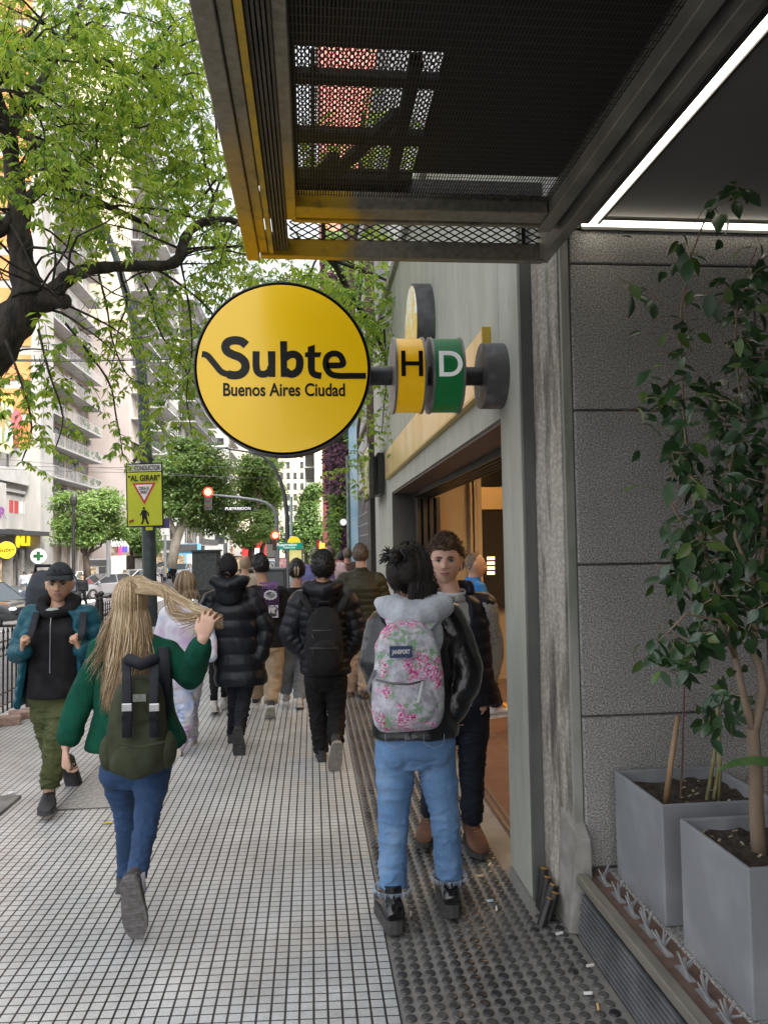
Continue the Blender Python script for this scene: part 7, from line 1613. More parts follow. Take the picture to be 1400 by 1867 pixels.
# 3 -------------------------------------------------- tie dye woman
Y = 6.62
J = jj(Y, head=(338, 1068), neck=(340, 1108), sha=(306, 1122), shb=(371, 1122), ela=(290, 1170), wra=(298, 1215, .08), elb=(380, 1165, -.02), wrb=(384, 1196, -.10), hipa=(322, 1236), hipb=(352, 1236), kna=(322, 1302, .08), knb=(342, 1300, -.04), ana=(316, 1352, .12), anb=(326, 1368, -.04))
J['ana'] = P(352, 1350, Y+.34); J['kna'] = P(345, 1298, Y+.16); J['hipa'], J['hipb'] = J['hipb'], J['hipa']; J['hipa'] = P(350, 1236, Y); J['hipb'] = P(324, 1236, Y)
J['foota'] = (V(0, 1, 0), up); J['footb'] = (V(-.05, .9, -.35), V(0, .35, 1))
t = NT('tie_dye'); x, y, z = t.xyz(); n = t.noise(3.6, 3, rough=.6); n2 = t.noise(6, 3)
c = t.ramp(n, [(.32, (.22, .34, .66)), (.42, (.46, .55, .78)), (.5, (.66, .66, .72)), (.60, (.60, .46, .66)), (.70, (.52, .36, .62))]); t.bump(t.noise(300, 2), .3, .003)
M_TD = t.out(c, .9)
par, H, S, F, fwd = person('woman in a pastel blue and lilac tie dye sweatsuit with shoulder length blonde hair', J, dict(k=.90, girth=1.0, skin='light', pants=dict(m=M_TD, w=(.105, .10, .08, .07, .062, .052), len=.92, fold=.008, glute=1),
    top=dict(m=M_TD, t=.018, hem=.03, w=(.18, .17, .17, .15), sleeve=.97, fold=.010, fz=8, name='sweatshirt'), shoes=dict(kind='sneaker', m=(mat('shoe_beige', (.46, .40, .37), .7, (.56, .5, .46), 20), M_SOLEW, M_LACE)), vox=.010))
HB2 = (mat('ash_blonde', (.27, .19, .11), .45), mat('brown_blonde', (.15, .095, .055), .45), mat('pale_blonde', (.40, .30, .19), .45))
short_hair(par, H, HB2[1], th=.014, hl=(.06, -.03, -.10), n=0, name='hair_cap'); strands(par, 'hair', HB2, H, 520, .10, 9, spread=.03, back_off=.01, az=(130, 410), wave=.006, width=.0042, shell=.028)
# 4 -------------------------------------------------- black long puffer coat
Y = 6.75
J = jj(Y, head=(416, 1037), neck=(420, 1070), sha=(385, 1096), shb=(459, 1092), ela=(366, 1150, .03), wra=(370, 1195, .10), elb=(487, 1148, -.02), wrb=(474, 1196, -.06), hipa=(426, 1212), hipb=(455, 1212), kna=(428, 1290, .05), knb=(443, 1286, -.05), ana=(424, 1345, .16), anb=(436, 1338, -.22))
J['ana'] = P(423, 1341, Y+.20)
J['foota'] = (V(0, 1, 0), up); J['footb'] = (V(.05, .15, -1), V(0, 1, .2))
M_PUF = cloth('black_puffer_nylon', (.008, .010, .016), .42, (.014, .017, .026), 8, bump=.35, bscale=60)
M_LEG = cloth('navy_leggings', (.010, .013, .022), .8)
par, H, S, F, fwd = person('walker in a knee length black hooded puffer coat and dark cap', J, dict(k=.97, girth=1.04, skin='warm', pants=dict(m=M_LEG, w=(.085, .078, .062, .060, .050, .046), len=1.02, fold=.003),
    top=dict(m=M_PUF, t=.028, hem=-.16, w=(.19, .175, .185, .16), d=(.15, .135, .14, .09), sleeve=1.0, puff=(.016, .145, .02), fold=.007, fz=9, hood=dict(w=.145, drop=.09, z=.045), name='coat'), shoes=dict(kind='sneaker', m=(M_SHB, M_SOLEB, M_BLKC)), vox=.010))
b = MB(); p = head_fn(U72); msk = np.clip((p[:, 2]+.025*(U72[:, 1] < 0)-.03*(U72[:, 1] > 0)-.0)/.006, 0, 1); q = p*(1+(.013*msk-.014*(1-msk))[:, None]/np.linalg.norm(p, axis=1)[:, None]); b.add(app(H, q), F72); cp = b.build('cap', cloth('cap_black', (.018, .018, .02)), par, smooth=True)
b = MB(); b.tube([H @ V(-.03, -.104, -.012), H @ V(0, -.112, -.008), H @ V(.03, -.104, -.012)], .006, 8); b.build('cap_strap', M_BLKC, cp)
short_hair(par, H, mat('hair_darkbrown', (.010, .0065, .0048), .5), th=.008, hl=(.10, .0, -.085), n=300, ln=.03)
b = MB(); b.tube([H @ V(.0, -.10, -.03), H @ V(.015, -.125, -.035), H @ V(.03, -.115, -.06)], [.016, .014, .004], 10, round_=True); b.build('pony_tail', MATS['hair_darkbrown'], par, smooth=True)
# 5 -------------------------------------------------- half hidden woman in black leggings
Y = 8.1
J = jj(Y, head=(410, 1044), neck=(408, 1074), sha=(388, 1090), shb=(430, 1090), ela=(382, 1130), wra=(386, 1160, -.05), elb=(434, 1130), wrb=(430, 1162), hipa=(392, 1170), hipb=(416, 1170), kna=(390, 1228, -.02), knb=(412, 1226, .08), ana=(391, 1284, -.06), anb=(408, 1276, .22))
J['foota'] = (V(-.05, .95, -.2), V(0, .2, 1)); J['footb'] = (V(0, 1, 0), up)
M_LIL = cloth('lilac_shirt', (.46, .42, .58), .85)
par, H, S, F, fwd = person('walker in black leggings and white trainers mostly hidden by the long black coat', J, dict(k=.93, skin='light', pants=dict(m=M_BLKC, w=(.09, .082, .058, .055, .045, .036), len=.90, fold=.003), top=dict(m=M_LIL, t=.012, hem=.0, sleeve=.95, name='shirt'), shoes=dict(kind='sneaker', m=(M_SHW, M_SOLEW, M_LACE)), vox=.014))
short_hair(par, H, mat('hair_darkbrown', (.010, .0065, .0048), .5), th=.012, hl=(.06, -.02, -.09), n=200)
# 6 -------------------------------------------------- man in printed black shirt
Y = 7.95
J = jj(Y, head=(474, 1033), neck=(480, 1068), sha=(449, 1086), shb=(510, 1084), ela=(440, 1125, .06), wra=(438, 1160, .10), elb=(523, 1122, .02), wrb=(519, 1158, -.08), hipa=(473, 1178), hipb=(500, 1178), kna=(470, 1232, .10), knb=(498, 1236, -.02), ana=(466, 1270, .22), anb=(494, 1284, -.18))
J['foota'] = (V(0, 1, .0), up); J['footb'] = (V(-.1, .75, -.65), V(0, .65, .75))
M_CHI = cloth('beige_chino', (.33, .25, .165), .85, (.42, .33, .23), 10)
par, H, S, F, fwd = person('dark haired man in a black printed long sleeve shirt and beige trousers', J, dict(k=.97, girth=1.05, skin='warm', look=V(-.55, 1, 0), pants=dict(m=M_CHI, w=(.11, .108, .095, .088, .08, .072), len=.95, fold=.010, fz=13), top=dict(m=M_BLKC, t=.016, hem=.0, w=(.185, .175, .18, .16), sleeve=.95, sr=(.075, .07, .062, .055, .045), fold=.008, name='shirt'), shoes=dict(kind='sneaker', m=(mat('shoe_navy', (.02, .025, .04), .6), M_SOLEW, M_SHW)), vox=.011))
short_hair(par, H, mat('hair_black', (.006, .005, .0045), .55), th=.018, hl=(.05, -.012, -.065), n=500, ln=.02)
YB = Y-.175
def back_px(px, py): return P(px, py, YB)
M_VIO = mat('print_violet', (.16, .07, .25), .7, (.26, .13, .34), 12); M_PRW = mat('print_white', (.62, .62, .64), .7, (.08, .06, .10), 26, contrast=(.5, .6)); M_PRD = mat('print_dark_violet', (.018, .006, .026), .8, (.05, .015, .06), 20)
def px_plate(b, x0, y0, x1, y1, Y_, th=.004): a, c_ = P(x0, y0, Y_), P(x1, y1, Y_); b.box(a.x, c_.x, Y_, Y_+th, c_.z, a.z)
b = MB(); px_plate(b, 474, 1075, 509, 1127, YB+.004); pr = b.build('print_panel', M_PRD, par)
text_mesh('print_lettering', 'IVERSE', M_VIO, pr, P(492, 1070, YB), (1, 0, 0), (0, 0, 1), .062, .002, bold=.0015, wscale=.86)
b = MB(); px_plate(b, 472, 1062, 509, 1065, YB); b.build('print_bar', M_VIO, pr)
b = MB(); r3 = random.Random(4); cc0 = P(493, 1085, YB-.002); n = 26; pl_ = [((.062+(.012 if i % 2 else 0)+r3.uniform(-.004, .004))*math.cos(2*math.pi*i/n)*.98, (.048+(.012 if i % 2 else 0))*math.sin(2*math.pi*i/n)*.9) for i in range(n)]; b.prism(pl_, cc0, (1, 0, 0), (0, 0, 1), .001); b.build('print_burst', mat('burst_white', (.6, .6, .62), .7), pr)
b = MB(); b.ell(cc0+V(.0, -.002, .0), (.05, .002, .034), 16); b.build('print_figure', mat('burst_dark', (.03, .03, .035), .7, (.35, .35, .36), 30), pr)
b = MB(); px_plate(b, 490, 1104, 507, 1126, YB-.001, .002); f_ = b.build('print_frame', M_PRW, pr)
b = MB(); px_plate(b, 492, 1106, 505, 1124, YB-.002, .002); b.build('print_picture', mat('pict', (.02, .02, .03), .7, (.5, .5, .5), 18, contrast=(.5, .62)), f_)
# 7 -------------------------------------------------- woman with the hair clip
Y = 8.3
J = jj(Y, head=(541, 1041), neck=(540, 1071), sha=(516, 1088), shb=(566, 1088), ela=(512, 1125), wra=(520, 1160), elb=(570, 1128), wrb=(566, 1162), hipa=(528, 1170), hipb=(552, 1170), kna=(524, 1222, .05), knb=(549, 1222, -.02), ana=(521, 1264, .12), anb=(546, 1276, -.10))
J['foota'] = (V(0, 1, 0), up); J['footb'] = (V(0, .95, -.2), V(0, .2, 1))
M_GJ = denim('grey_denim', (.12, .135, .15), (.20, .22, .25), (.32, .35, .38))
par, H, S, F, fwd = person('woman in black top and grey jeans, hair pinned up with a tortoiseshell clip', J, dict(k=.92, skin='light', pants=dict(m=M_GJ, w=(.10, .10, .085, .08, .075, .07), len=.95, fold=.007), top=dict(m=M_BLKC, t=.012, hem=.04, sleeve=.95, name='top'), shoes=dict(kind='sneaker', m=(M_SHW, M_SOLEW, M_LACE)), vox=.012))
short_hair(par, H, mat('hair_darkbrown', (.010, .0065, .0048), .5), th=.026, hl=(.055, -.03, -.075), n=250, ln=.02, rough=.004)
b = MB(); 
for s in (-1, 1):
    b.tube([H @ V(s*.014, -.125, .05), H @ V(s*.022, -.14, .02), H @ V(s*.020, -.138, -.02), H @ V(s*.012, -.122, -.055)], [.006, .007, .006, .004], 8)
    for k_ in range(4): b.tube([H @ V(s*.02, -.138, .03-k_*.02), H @ V(s*.002, -.13, .026-k_*.02)], .0035, 5)
b.build('hair_clip', mat('clip', (.42, .30, .18), .3, (.6, .5, .36), 40), par, smooth=True)
# 8 -------------------------------------------------- puffer man with black backpack
Y = 6.20
J = jj(Y, head=(589, 1034), neck=(588, 1077), sha=(549, 1096), shb=(632, 1096), ela=(527, 1158, -.02), wra=(556, 1190, -.04), elb=(651, 1158, -.02), wrb=(632, 1190, -.02), hipa=(575, 1232), hipb=(613, 1232), kna=(580, 1310, .04), knb=(613, 1308, -.02), ana=(586, 1374, .04), anb=(612, 1356, -.30))
J['foota'] = (V(-.03, 1, 0), up); J['footb'] = (V(-.10, .45, -.85), V(-.05, .9, .4))
M_BJ = cloth('black_jeans', (.010, .010, .012), .8, (.018, .018, .021), 10, bump=.5); M_PUF2 = cloth('shiny_puffer', (.012, .013, .019), .38, (.022, .024, .034), 8)
par, H, S, F, fwd = person('man in a black quilted puffer jacket and black jeans walking away in the centre', J, dict(k=1.0, girth=1.0, skin='warm', pants=dict(m=M_BJ, w=(.092, .088, .070, .068, .062, .056), len=.96, fold=.005, fz=30, glute=1),
    top=dict(m=M_PUF2, t=.022, hem=.02, w=(.18, .175, .185, .165), sleeve=1.0, sr=(.078, .072, .066, .058, .045), puff=(.012, .062, 0), fold=.005, hood=dict(w=.135, drop=.075, z=.03), name='jacket'), shoes=dict(kind='sneaker', m=(M_SHB, mat('sole_tan', (.22, .2, .18), .7, (.3, .28, .25), 30), M_BLKC)), vox=.009))
short_hair(par, H, mat('hair_black', (.006, .005, .0045), .55), th=.022, hl=(.05, -.02, -.085), n=900, ln=.016, rough=.004)
M_BPK = cloth('black_pack_fabric', (.012, .012, .014), .75, (.02, .02, .023), 8, bump=.5)
c = P(591, 1166, Y-.185)
bp, b, M = backpack('plain black backpack with a front pocket on the puffer jacket man', c, S, F, .285, .51, .16, M_BPK)
b.ell(c+V(0, -.15, -.12), (.115, .045, .13), 16); remesh(b, 'pack_body', M_BPK, bp, .008, 2, wrinkle(.006, 9, 9, 8))
yb_ = c.y-.185
for (q0, q1, nm) in (((570, 1150), (606, 1149), 'zip'), ((563, 1182), (616, 1182), 'zip'), ((569, 1158), (573, 1168), 'zip_pull'), ((570, 1184), (572, 1200), 'zip_pull')):
    b = MB(); a = P(q0[0], q0[1], yb_); d = P(q1[0], q1[1], yb_); b.tube([a, a.lerp(d, .5)+V(0, -.012, .0), d], .0035, 6); b.build(nm, mat('zip_black', (.03, .03, .032), .35), bp)
for s in (-1, 1):
    b = MB(); b.tube([P(592+s*20, 1128, Y-.24), P(592+s*34, 1098, Y-.20), P(592+s*40, 1084, Y-.08), P(592+s*38, 1088, Y+.02)], [(.030, .010)]*4, 8, fixed=(V(1, 0, 0), V(0, 1, 0))); b.build('shoulder_strap', M_BPK, bp, smooth=True)
b = MB(); b.tube([P(580, 1107, Y-.27), P(582, 1098, Y-.30), P(601, 1098, Y-.30), P(603, 1107, Y-.27)], .010, 8); b.build('handle', M_BPK, bp, smooth=True)
# 9 -------------------------------------------------- olive puffer man
Y = 8.75
J = jj(Y, head=(657, 1013), neck=(658, 1042), sha=(628, 1058), shb=(688, 1058), ela=(616, 1098), wra=(624, 1130, -.05), elb=(700, 1096), wrb=(694, 1130, -.05), hipa=(645, 1150), hipb=(672, 1150), kna=(642, 1206, .04), knb=(668, 1206), ana=(640, 1262, .10), anb=(664, 1262, -.06))
J['foota'] = (V(0, 1, 0), up); J['footb'] = (V(.03, 1, -.05), up)
M_OPU = cloth('olive_puffer', (.040, .036, .018), .5, (.060, .055, .030), 8)
par, H, S, F, fwd = person('stocky man in an olive brown quilted jacket walking along the station wall', J, dict(k=1.04, girth=1.1, skin='light', pants=dict(m=cloth('tan_trousers', (.36, .26, .19), .85), w=(.115, .11, .09, .085, .078, .074), len=.95, fold=.009), top=dict(m=M_OPU, t=.022, hem=.02, w=(.185, .18, .185, .165), sleeve=1.0, sr=(.075, .07, .065, .058, .048), puff=(.011, .07, 0), fold=.005, collar=.045, name='jacket'), shoes=dict(kind='sneaker', m=(mat('shoe_brown', (.10, .05, .03), .6), M_SOLEB, M_BLKC)), vox=.010))
short_hair(par, H, mat('hair_brown', (.075, .048, .030), .5, (.12, .08, .055), 40), th=.014, hl=(.05, -.01, -.065), n=600, ln=.015)
# 10 ------------------------------------------------- woman with the floral backpack
Y = 3.52
J = jj(Y, head=(748, 1045), neck=(752, 1112), sha=(704, 1140), shb=(812, 1128), ela=(684, 1205, -.05), wra=(700, 1262, -.02), elb=(852, 1222, -.02), wrb=(826, 1290, -.05), hipa=(722, 1352), hipb=(790, 1350), kna=(717, 1500, .03), knb=(812, 1500, .03), ana=(717, 1650, -.02), anb=(825, 1640, .10))
for s_, g_ in (('a', (717, 1698)), ('b', (823, 1668))): q_ = G(*g_); J['an'+s_] = q_+V(0, .03, .105)
J['foota'] = (V(-.10, 1, 0), up); J['footb'] = (V(.06, 1, 0), up)
M_DN2 = denim('light_blue_denim', (.072, .165, .335), (.12, .24, .44), (.25, .37, .54)); M_LTH = mat('black_leather', (.005, .0055, .0065), .28, (.009, .010, .012), 6, bump=.45, bscale=35, coat=.2)
M_GHD = cloth('grey_marl_hood', (.42, .45, .49), .95, (.50, .53, .57), 60)
par, H, S, F, fwd = person('woman in a black leather jacket, pale hood and light blue cropped jeans', J, dict(k=.98, girth=1.0, skin='light', look=V(-.35, 1, 0), pants=dict(m=M_DN2, w=(.098, .091, .072, .067, .063, .062), len=.80, ka=.8, fold=.007, fz=15, glute=1, hip=.185, hipd=.135, rise=.18),
    top=dict(m=M_LTH, t=.020, hem=.035, w=(.18, .165, .175, .15), d=(.14, .125, .13, .09), sleeve=1.0, sr=(.064, .062, .058, .053, .045), fold=.012, fz=9, hood=dict(m=M_GHD, w=.15, drop=.12, z=.015), name='jacket'),
    shoes=dict(kind='chelsea', m=(mat('boot_leather', (.006, .006, .007), .22, coat=.4), mat('boot_sole', (.045, .042, .042), .7, (.07, .065, .065), 30), M_BLKC), s=1.12, name='boot'), vox=.008))
for s in 'ab':                  # thick boot soles and frayed hems
    an = J['an'+s]; q = an; b = MB(); hem = J['kn'+s].lerp(J['an'+s], .80); r4 = random.Random(3)
    for i in range(90): a = 2*math.pi*i/90; rr2 = .082; p0 = hem+V(rr2*math.cos(a), rr2*math.sin(a), .004); b.tube([p0, p0+V(r4.uniform(-.006, .006), r4.uniform(-.006, .006), -r4.uniform(.010, .024))], [.0016, .0007], 3)
    b.build('frayed_hem', mat('fray', (.42, .52, .66), .9), par)
b = MB()
for s_, xx in ((-1, 722), (1, 792)):       # rear pockets stitching
    pts = [P(xx-20, 1338, Y-.17), P(xx-19, 1356, Y-.18), P(xx, 1365, Y-.185), P(xx+17, 1356, Y-.18), P(xx+18, 1338, Y-.17)]; b.tube(pts, .0014, 4)
b.build('pocket_stitching', mat('stitch', (.30, .36, .45), .8), par)
HD = mat('hair_darkbrown', (.010, .0065, .0048), .5); HD2 = (HD, mat('hair_deep_brown', (.018, .011, .008), .5), HD)
short_hair(par, H, HD, th=.020, hl=(.05, -.05, -.11), n=300, ln=.03, name='hair_cap'); strands(par, 'hair', HD2, H, 1000, .11, 15, spread=.01, back_off=.005, az=(235, 400), wave=.012, width=.0020, shell=.030)
r4 = random.Random(16); b = MB(); bc = P(722, 1020, Y-.07)
for i in range(900):           # hair drawn up towards the bun
    a = R(r4.uniform(150, 380)); e = R(r4.uniform(-35, 60)); u_ = np.array([[math.cos(e)*math.cos(a), math.cos(e)*math.sin(a), math.sin(e)]]); p0 = Vector(head_fn(u_)[0]*(1+.024/.09)); p0 = H @ p0
    hc_ = H @ V(0, 0, 0); m_ = p0.lerp(bc, .5); m_ = hc_+(m_-hc_).normalized()*max((m_-hc_).length, .122); b.cur = r4.choice((0, 1)); b.tube([p0, p0.lerp(m_, .5)+(p0-hc_).normalized()*.008, m_, m_.lerp(bc, .6), bc], [(.0024, .0014)]*4+[(.0012, .0008)], 4)
b.build('pinned_hair', HD2[:2], par, smooth=True)
b = MB(); r4 = random.Random(6); bc = P(720, 1014, Y-.08)
for i in range(150):
    a = r4.uniform(0, 6.28); e = r4.uniform(-1, 1); p0 = bc+V(.03*math.cos(a), .03*math.sin(a), .02*e); d = Vector((r4.uniform(-1.2, .5), r4.uniform(-.5, .5), r4.uniform(-.4, 1))).normalized(); L = r4.uniform(.02, .055)
    b.tube([bc, p0, p0+d*L*.6, p0+d*L+V(0, 0, -.01)], [.004, .004, .003, .001], 4)
b.ell(bc, (.042, .04, .036), 12); b.build('messy_bun', HD, par, smooth=True)
b = MB(); b.tube([bc+V(.035, -.02, -.03), bc+V(.04, -.045, .0), bc+V(.02, -.05, .03)], .006, 8); b.build('hair_claw', M_SHB, par, smooth=True)
t = NT('floral_fabric'); x, y, z = t.xyz(); w0 = t.noise(9, 3, col=True); vv = t.t.nodes.new('ShaderNodeVectorMath'); vv.operation = 'MULTIPLY_ADD'; t.put(vv.inputs[0], w0); vv.inputs[1].default_value = (.05, .05, .05); t.put(vv.inputs[2], t.co)
n = t.noise(30, 4); n3 = t.noise(11, 2); n5 = t.noise(62, 3, rough=.7); n6 = t.noise(48, 3, v=vv.outputs[0], rough=.6); n7 = t.noise(9, 2, v=vv.outputs[0]); n8 = t.noise(120, 2)
c = t.ramp(n, [(.3, (.26, .25, .30)), (.6, (.56, .55, .60))]); c = t.mix(t.math('MULTIPLY', t.ramp(n6, [(.50, 0), (.53, .85)]), t.ramp(n3, [(.46, 0), (.52, 1)])), c, (.17, .33, .15))
pk_ = t.ramp(n8, [(.34, (.30, .02, .12)), (.5, (.66, .07, .30)), (.62, (.85, .62, .74))]); c = t.mix(t.math('MULTIPLY', t.ramp(n5, [(.46, 0), (.49, .95)]), t.ramp(n7, [(.52, 0), (.56, 1)])), c, pk_)
t.bump(t.noise(320, 2), .3, .002); M_FLO = t.out(c, .85)
c = P(739, 1226, Y-.19)
bp, b, M = backpack('pink and grey floral print backpack with a zipped front pocket on the leather jacket woman', c, S, F, .305, .455, .16, M_FLO)
b.ell(c+V(0, -.13, -.11), (.12, .05, .105), 18); remesh(b, 'pack_body', M_FLO, bp, .007, 2, wrinkle(.007, 7, 9, 12))
q = P(731, 1189, Y-.366); b = MB(); b.box(q.x-.047, q.x+.047, q.y, q.y+.006, q.z-.024, q.z+.024); lb_ = b.build('label_patch', mat('label_navy', (.03, .05, .13), .6), bp, bevel=.002)
text_mesh('label_lettering', 'JANSPORT', mat('label_white', (.7, .66, .64), .6), lb_, q+V(0, -.002, 0), (1, 0, 0), (0, 0, 1), .0235, .001, bold=.0008, wscale=.66)
b = MB(); b.tube([P(686, 1240, Y-.345), P(712, 1246, Y-.40), P(745, 1248, Y-.405), P(771, 1242, Y-.35)], [.005]*4, 8); b.build('zip', mat('zip_dark', (.12, .11, .12), .5), bp, smooth=True)
b = MB(); b.tube([P(770, 1243, Y-.36), P(768, 1256, Y-.39), P(762, 1282, Y-.40)], [(.007, .003)]*3, 6); b.build('zip_pull', mat('pull_grey', (.42, .42, .43), .6), bp)
b = MB(); b.tube([P(684, 1222, Y-.32), P(676, 1240, Y-.30), P(668, 1262, Y-.28)], [(.012, .003)]*3, 6); b.build('side_strap', mat('pull_grey', (.42, .42, .43), .6), bp)
b = MB(); b.tube([P(668, 1258, Y-.28), P(663, 1272, Y-.28)], [(.014, .004)]*2, 6); b.build('strap_end', M_BLKC, bp)
for s in (-1, 1):
    b = MB(); b.tube([P(744+s*20, 1160, Y-.26), P(750+s*34, 1138, Y-.20), P(754+s*44, 1122, Y-.09), P(754+s*42, 1128, Y+.06)], [(.028, .009)]*4, 8, fixed=(V(1, 0, 0), V(0, 1, 0))); b.build('shoulder_strap', M_FLO, bp, smooth=True)
# 11 ------------------------------------------------- curly haired man facing us
Y = 4.38
J = jj(Y, head=(812, 1024), neck=(822, 1084), sha=(772, 1112), shb=(880, 1106), ela=(762, 1190), wra=(775, 1250, -.05), elb=(897, 1185, .02), wrb=(880, 1252, -.04), hipa=(812, 1290), hipb=(862, 1290), kna=(795, 1400, -.02), knb=(860, 1398, -.04), ana=(784, 1490, .10), anb=(861, 1506, -.04))
J['foota'] = (V(-.35, -1, 0), up); J['footb'] = (V(.0, -1, 0), up)
J['handb'] = (V(-.02, -.1, -1), V(-1, .2, 0), V(-.3, -1, 0), dict(curl=(30, 35, 25), thumb=(25, 10)))
J['wrb'] = P(883, 1258, Y-.05)
t = NT('grey_knit'); x, y, z = t.xyz(); n = t.noise(90, 2); q_ = t.noise(5, 2); d = t.voro(110)
c = t.mix(n, (.26, .25, .235), (.36, .345, .325)); bx_ = Vector(((J['ana'].x+J['anb'].x)/2, (J['ana'].y+J['anb'].y)/2, 0)); pc = J['shb'].lerp(J['elb'], .42)-bx_
dz = t.math('MULTIPLY', t.math('SUBTRACT', z, pc.z), 9); dx_ = t.math('MULTIPLY', t.math('SUBTRACT', x, pc.x+.03), 12); rr2_ = t.math('ADD', t.math('MULTIPLY', dz, dz), t.math('MULTIPLY', dx_, dx_))
c = t.mix(t.math('MULTIPLY', t.math('LESS_THAN', rr2_, 1.0), t.ramp(d, [(.30, 1), (.36, 0)])), c, (.05, .045, .05)); t.bump(t.noise(260, 3), .6, .004); M_KNIT = t.out(c, .95)
par, H, S, F, fwd = person('curly haired man in a navy quilted vest over a grey jumper facing the camera', J, dict(k=1.04, girth=.98, face=-1, look=V(-.22, -1, 0), skin='light', face_on=1, hs=1.10, pants=dict(m=cloth('navy_trousers', (.010, .016, .030), .8, (.018, .026, .045), 9), w=(.095, .09, .072, .068, .062, .056), len=.92, fold=.007),
    top=dict(m=M_KNIT, t=.010, hem=.03, w=(.17, .16, .175, .16), sleeve=.96, sr=(.070, .064, .060, .056, .050), fold=.007, name='jumper'), shoes=dict(kind='boot', m=(mat('brown_suede', (.075, .032, .018), .8, (.13, .06, .035), 12, bump=.4), M_SOLEB, mat('lace_tan', (.25, .17, .12), .8)), s=1.05, name='boot'), vox=.008))
JV = dict(J)
def vest(par, J, S, F, m, k, g, hem, pf, gap, th=.03):
    J2 = dict(J)
    for s in 'ab':
        d = (J['el'+s]-J['sh'+s]); J2['el'+s] = J['sh'+s]+d*.02; J2['wr'+s] = J['sh'+s]+d*.04
    b0 = open_jacket(par, J2, S, F, m, k, g, hem, pf, gap, th=th, sleeve=1)
vest(par, J, S, F, cloth('navy_quilt', (.008, .011, .024), .5, (.014, .018, .036), 8), 1.0, .85, .03, (.010, .07), lambda t: .16 if t < .6 else lerp(.16, .50, (t-.6)/.4))
b = MB(); nk = J['neck']; ring = [nk+S*(.085*math.sin(R(a)))-F*(.082*math.cos(R(a)))+V(0, 0, -.004+.012*(1-math.cos(R(a)))) for a in range(-150, 151, 15)]; b.tube(ring, [(.009, .018)]*len(ring), 8); b.build('shirt_collar', mat('shirt_pale', (.55, .57, .60), .85), par, smooth=True)
b = MB(); ring = [nk+S*(.095*math.sin(R(a)))-F*(.092*math.cos(R(a)))+V(0, 0, -.022) for a in range(0, 361, 15)]; b.tube(ring, .020, 10); b.build('jumper_neck', M_KNIT, par, smooth=True)
b = MB(); ring = [nk+S*(.115*math.sin(R(a)))-F*(.10*math.cos(R(a)))+V(0, 0, .03) for a in range(55, 306, 15)]; b.tube(ring, [(.022, .05)]*len(ring), 10); b.build('vest_collar', MATS['navy_quilt'], par, smooth=True)
HC = mat('hair_chestnut', (.060, .030, .016), .5, (.11, .060, .032), 40)
face_parts(par, H, HC, eyec=(.05, .03, .02), lip=(.40, .17, .14)); short_hair(par, H, HC, th=.020, hl=(.054, .016, -.06), n=1900, ln=.025, curl=1, rough=.011)
b = MB()
for s in (-1, 1): b.tube([H @ V(s*.080, .012, -.020), H @ V(s*.080, .016, -.045)], .0035, 6)
b.build('earbud', M_SHW, par)
# 12 ------------------------------------------------- balding man in the lobby
Y = 6.9
J = jj(Y, head=(867, 1032), neck=(862, 1062), sha=(872, 1076, -.17), shb=(858, 1076, .17), ela=(880, 1115, -.2), wra=(888, 1150, -.2), elb=(850, 1115, .2), wrb=(860, 1150, .2), hipa=(868, 1165, -.09), hipb=(862, 1165, .09), kna=(885, 1225, -.09), knb=(858, 1225, .09), ana=(906, 1290, -.09), anb=(848, 1280, .09))
J['foota'] = (V(1, 0, .1), up); J['footb'] = (V(1, 0, -.4), V(.4, 0, 1))
Jx = dict(J); Jx['sha'], Jx['shb'] = J['sha'], J['shb']
M_BLU = cloth('bright_blue_jacket', (.02, .16, .50), .7)
par, H, S, F, fwd = person('balding man in a blue jacket passing in profile inside the station lobby', J, dict(k=.98, girth=1.0, face=1, look=V(1, -.15, 0), skin='warm', pants=dict(m=cloth('blue_trousers', (.015, .03, .08), .8), w=(.10, .10, .08, .075, .07, .06), len=.95, fold=.006), top=dict(m=M_BLU, t=.018, hem=.02, sleeve=.95, fold=.006, collar=.05), shoes=dict(kind='sneaker', m=(M_SHW, M_SOLEW, M_LACE)), vox=.012, ground=0))
short_hair(par, H, mat('hair_grey_stubble', (.16, .12, .09), .7), th=.003, hl=(.13, .05, -.05), n=0)
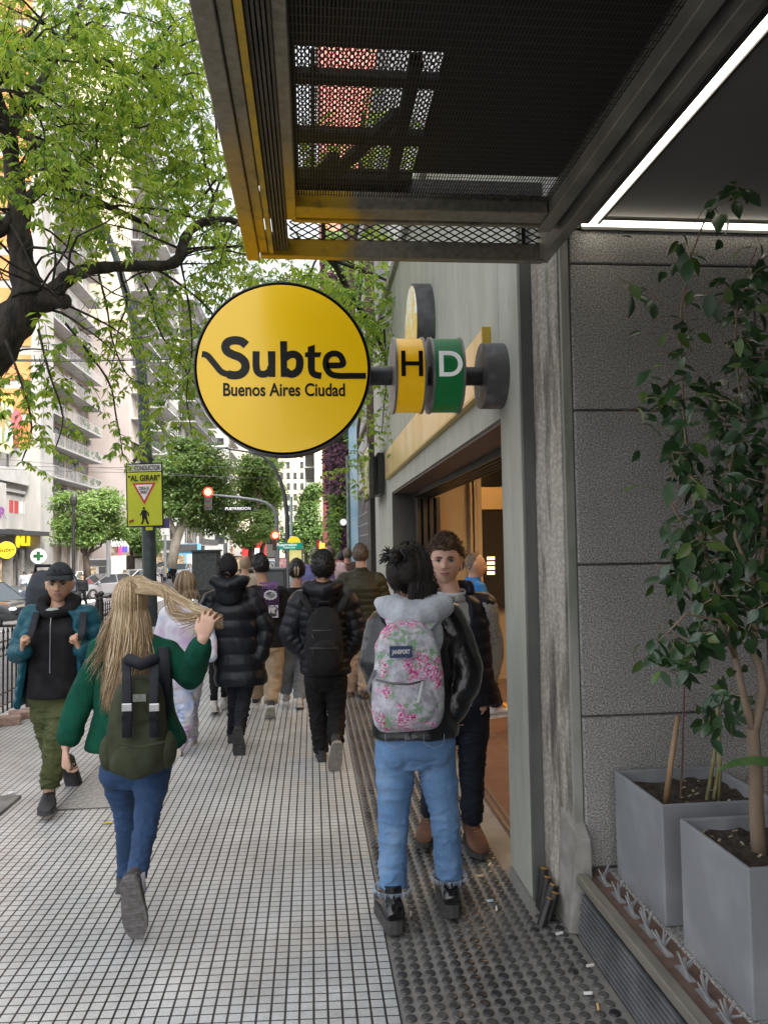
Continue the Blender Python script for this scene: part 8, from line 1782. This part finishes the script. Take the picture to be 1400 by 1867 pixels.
# 13 ------------------------------------------------- people further off
def far_person(label, px, head_py, foot_py, Y, topm, pantm, hairm, toward=0, step=.25, k=1.0, group=None, hold=None, cap=None, gz=None):
    g0 = zf(Y)-(.15 if P(px, 1000, Y).x < -3.4 else 0); hz = 1.62*k; X = P(px, 1050, Y).x; c = V(X, Y, g0); f = -1 if toward else 1
    J = dict(head=c+V(0, 0, 1.58*k), neck=c+V(0, 0, 1.42*k), sha=c+V(-.19*k, 0, 1.37*k), shb=c+V(.19*k, 0, 1.37*k), ela=c+V(-.25*k, 0, 1.10*k), wra=c+V(-.24*k, f*.1, .86*k), elb=c+V(.25*k, 0, 1.10*k), wrb=c+V(.24*k, -f*.05, .86*k), hipa=c+V(-.09*k, 0, .88*k), hipb=c+V(.09*k, 0, .88*k),
             kna=c+V(-.10*k, f*step*.5, .48*k), knb=c+V(.10*k, -f*step*.2, .47*k), ana=c+V(-.10*k, f*step, .085), anb=c+V(.10*k, -f*step, .10))
    J['foota'] = (V(0, f, 0), up); J['footb'] = (V(0, f, -.3), V(0, .3*f, 1))
    par, H, S, F, fwd = person(label, J, dict(k=k, face=f, skin='warm', pants=dict(m=pantm, w=(.10, .095, .075, .07, .065, .055), len=.95, fold=.004), top=dict(m=topm, t=.018, hem=0, sleeve=.95, fold=.004), shoes=dict(kind='sneaker', m=(M_SHB, M_SOLEB, M_BLKC)), vox=.02, ground=g0), group)
    short_hair(par, H, hairm, th=.014, hl=(.05, -.01, -.07), n=0)
    return par
HK = MATS['hair_black']; HBn = MATS['hair_brown']
far_person('walker in a purple blue shirt and camouflage cap left of the puffer jacket head', 575, 0, 0, 11.5, cloth('purple_blue', (.20, .12, .28), .9, (.10, .14, .30), 3), M_BJ, mat('camo_cap', (.06, .07, .03), .9, (.30, .30, .2), 25))
far_person('person in a red shirt far ahead beside the green wall', 622, 0, 0, 17, cloth('red_shirt', (.5, .03, .03)), M_BJ, HK)
far_person('long haired woman in a brown coat ahead of the olive jacket man', 634, 0, 0, 14.5, cloth('brown_coat', (.14, .07, .05)), M_BJ, HBn)
far_person('person in a red jacket walking beside the green wall', 610, 0, 0, 20, MATS['red_shirt'], M_LEG, HBn, 1)
far_person('person in pale pink walking ahead of the puffer jacket man', 603, 0, 0, 13, cloth('pale_pink', (.6, .42, .42)), M_GJ, HBn)
far_person('woman with fair hair glimpsed beside the black hooded coat', 447, 0, 0, 11, cloth('dull_beige', (.35, .28, .22)), M_BJ, HB2[0], k=.93)
far_person('pedestrian in black crossing in front of the silver car', 150, 0, 0, 41, M_BLKC, M_BLKC, HK, 1, .45)
far_person('pedestrian in a pink top near the white car', 227, 0, 0, 50, cloth('pink_top', (.75, .22, .25)), M_LEG, HBn)
far_person('shopper in grey standing at the far left shop', 44, 0, 0, 50, cloth('grey_top', (.28, .29, .31)), M_BJ, HK)
far_person('shopper in white near the green board', 58, 0, 0, 52, M_SHW, M_BJ, HBn)
far_person('dark dressed pedestrian beyond the green board', 66, 0, 0, 56, M_BLKC, M_BJ, HK)
for i, (px, Yd) in enumerate(((300, 70), (308, 74), (316, 68), (292, 66), (246, 76), (212, 66), (272, 64))):
    far_person(['distant pedestrian in yellow top right of the lamp post', 'distant pedestrian in blue left of the cabinet', 'distant pedestrian in black near the plane trunk', 'distant pedestrian in white right behind the lamp post', 'distant pedestrian in grey behind the white car', 'distant pedestrian in black below the striped canopy', 'distant pedestrian in red behind the lamp post'][i],
        px, 0, 0, Yd, (cloth('yellow_top', (.6, .5, .08)), M_BLU, M_BLKC, M_SHW, MATS['grey_top'], M_BLKC, MATS['red_shirt'])[i], M_LEG, HK, i % 2, group='pedestrians far down the avenue')
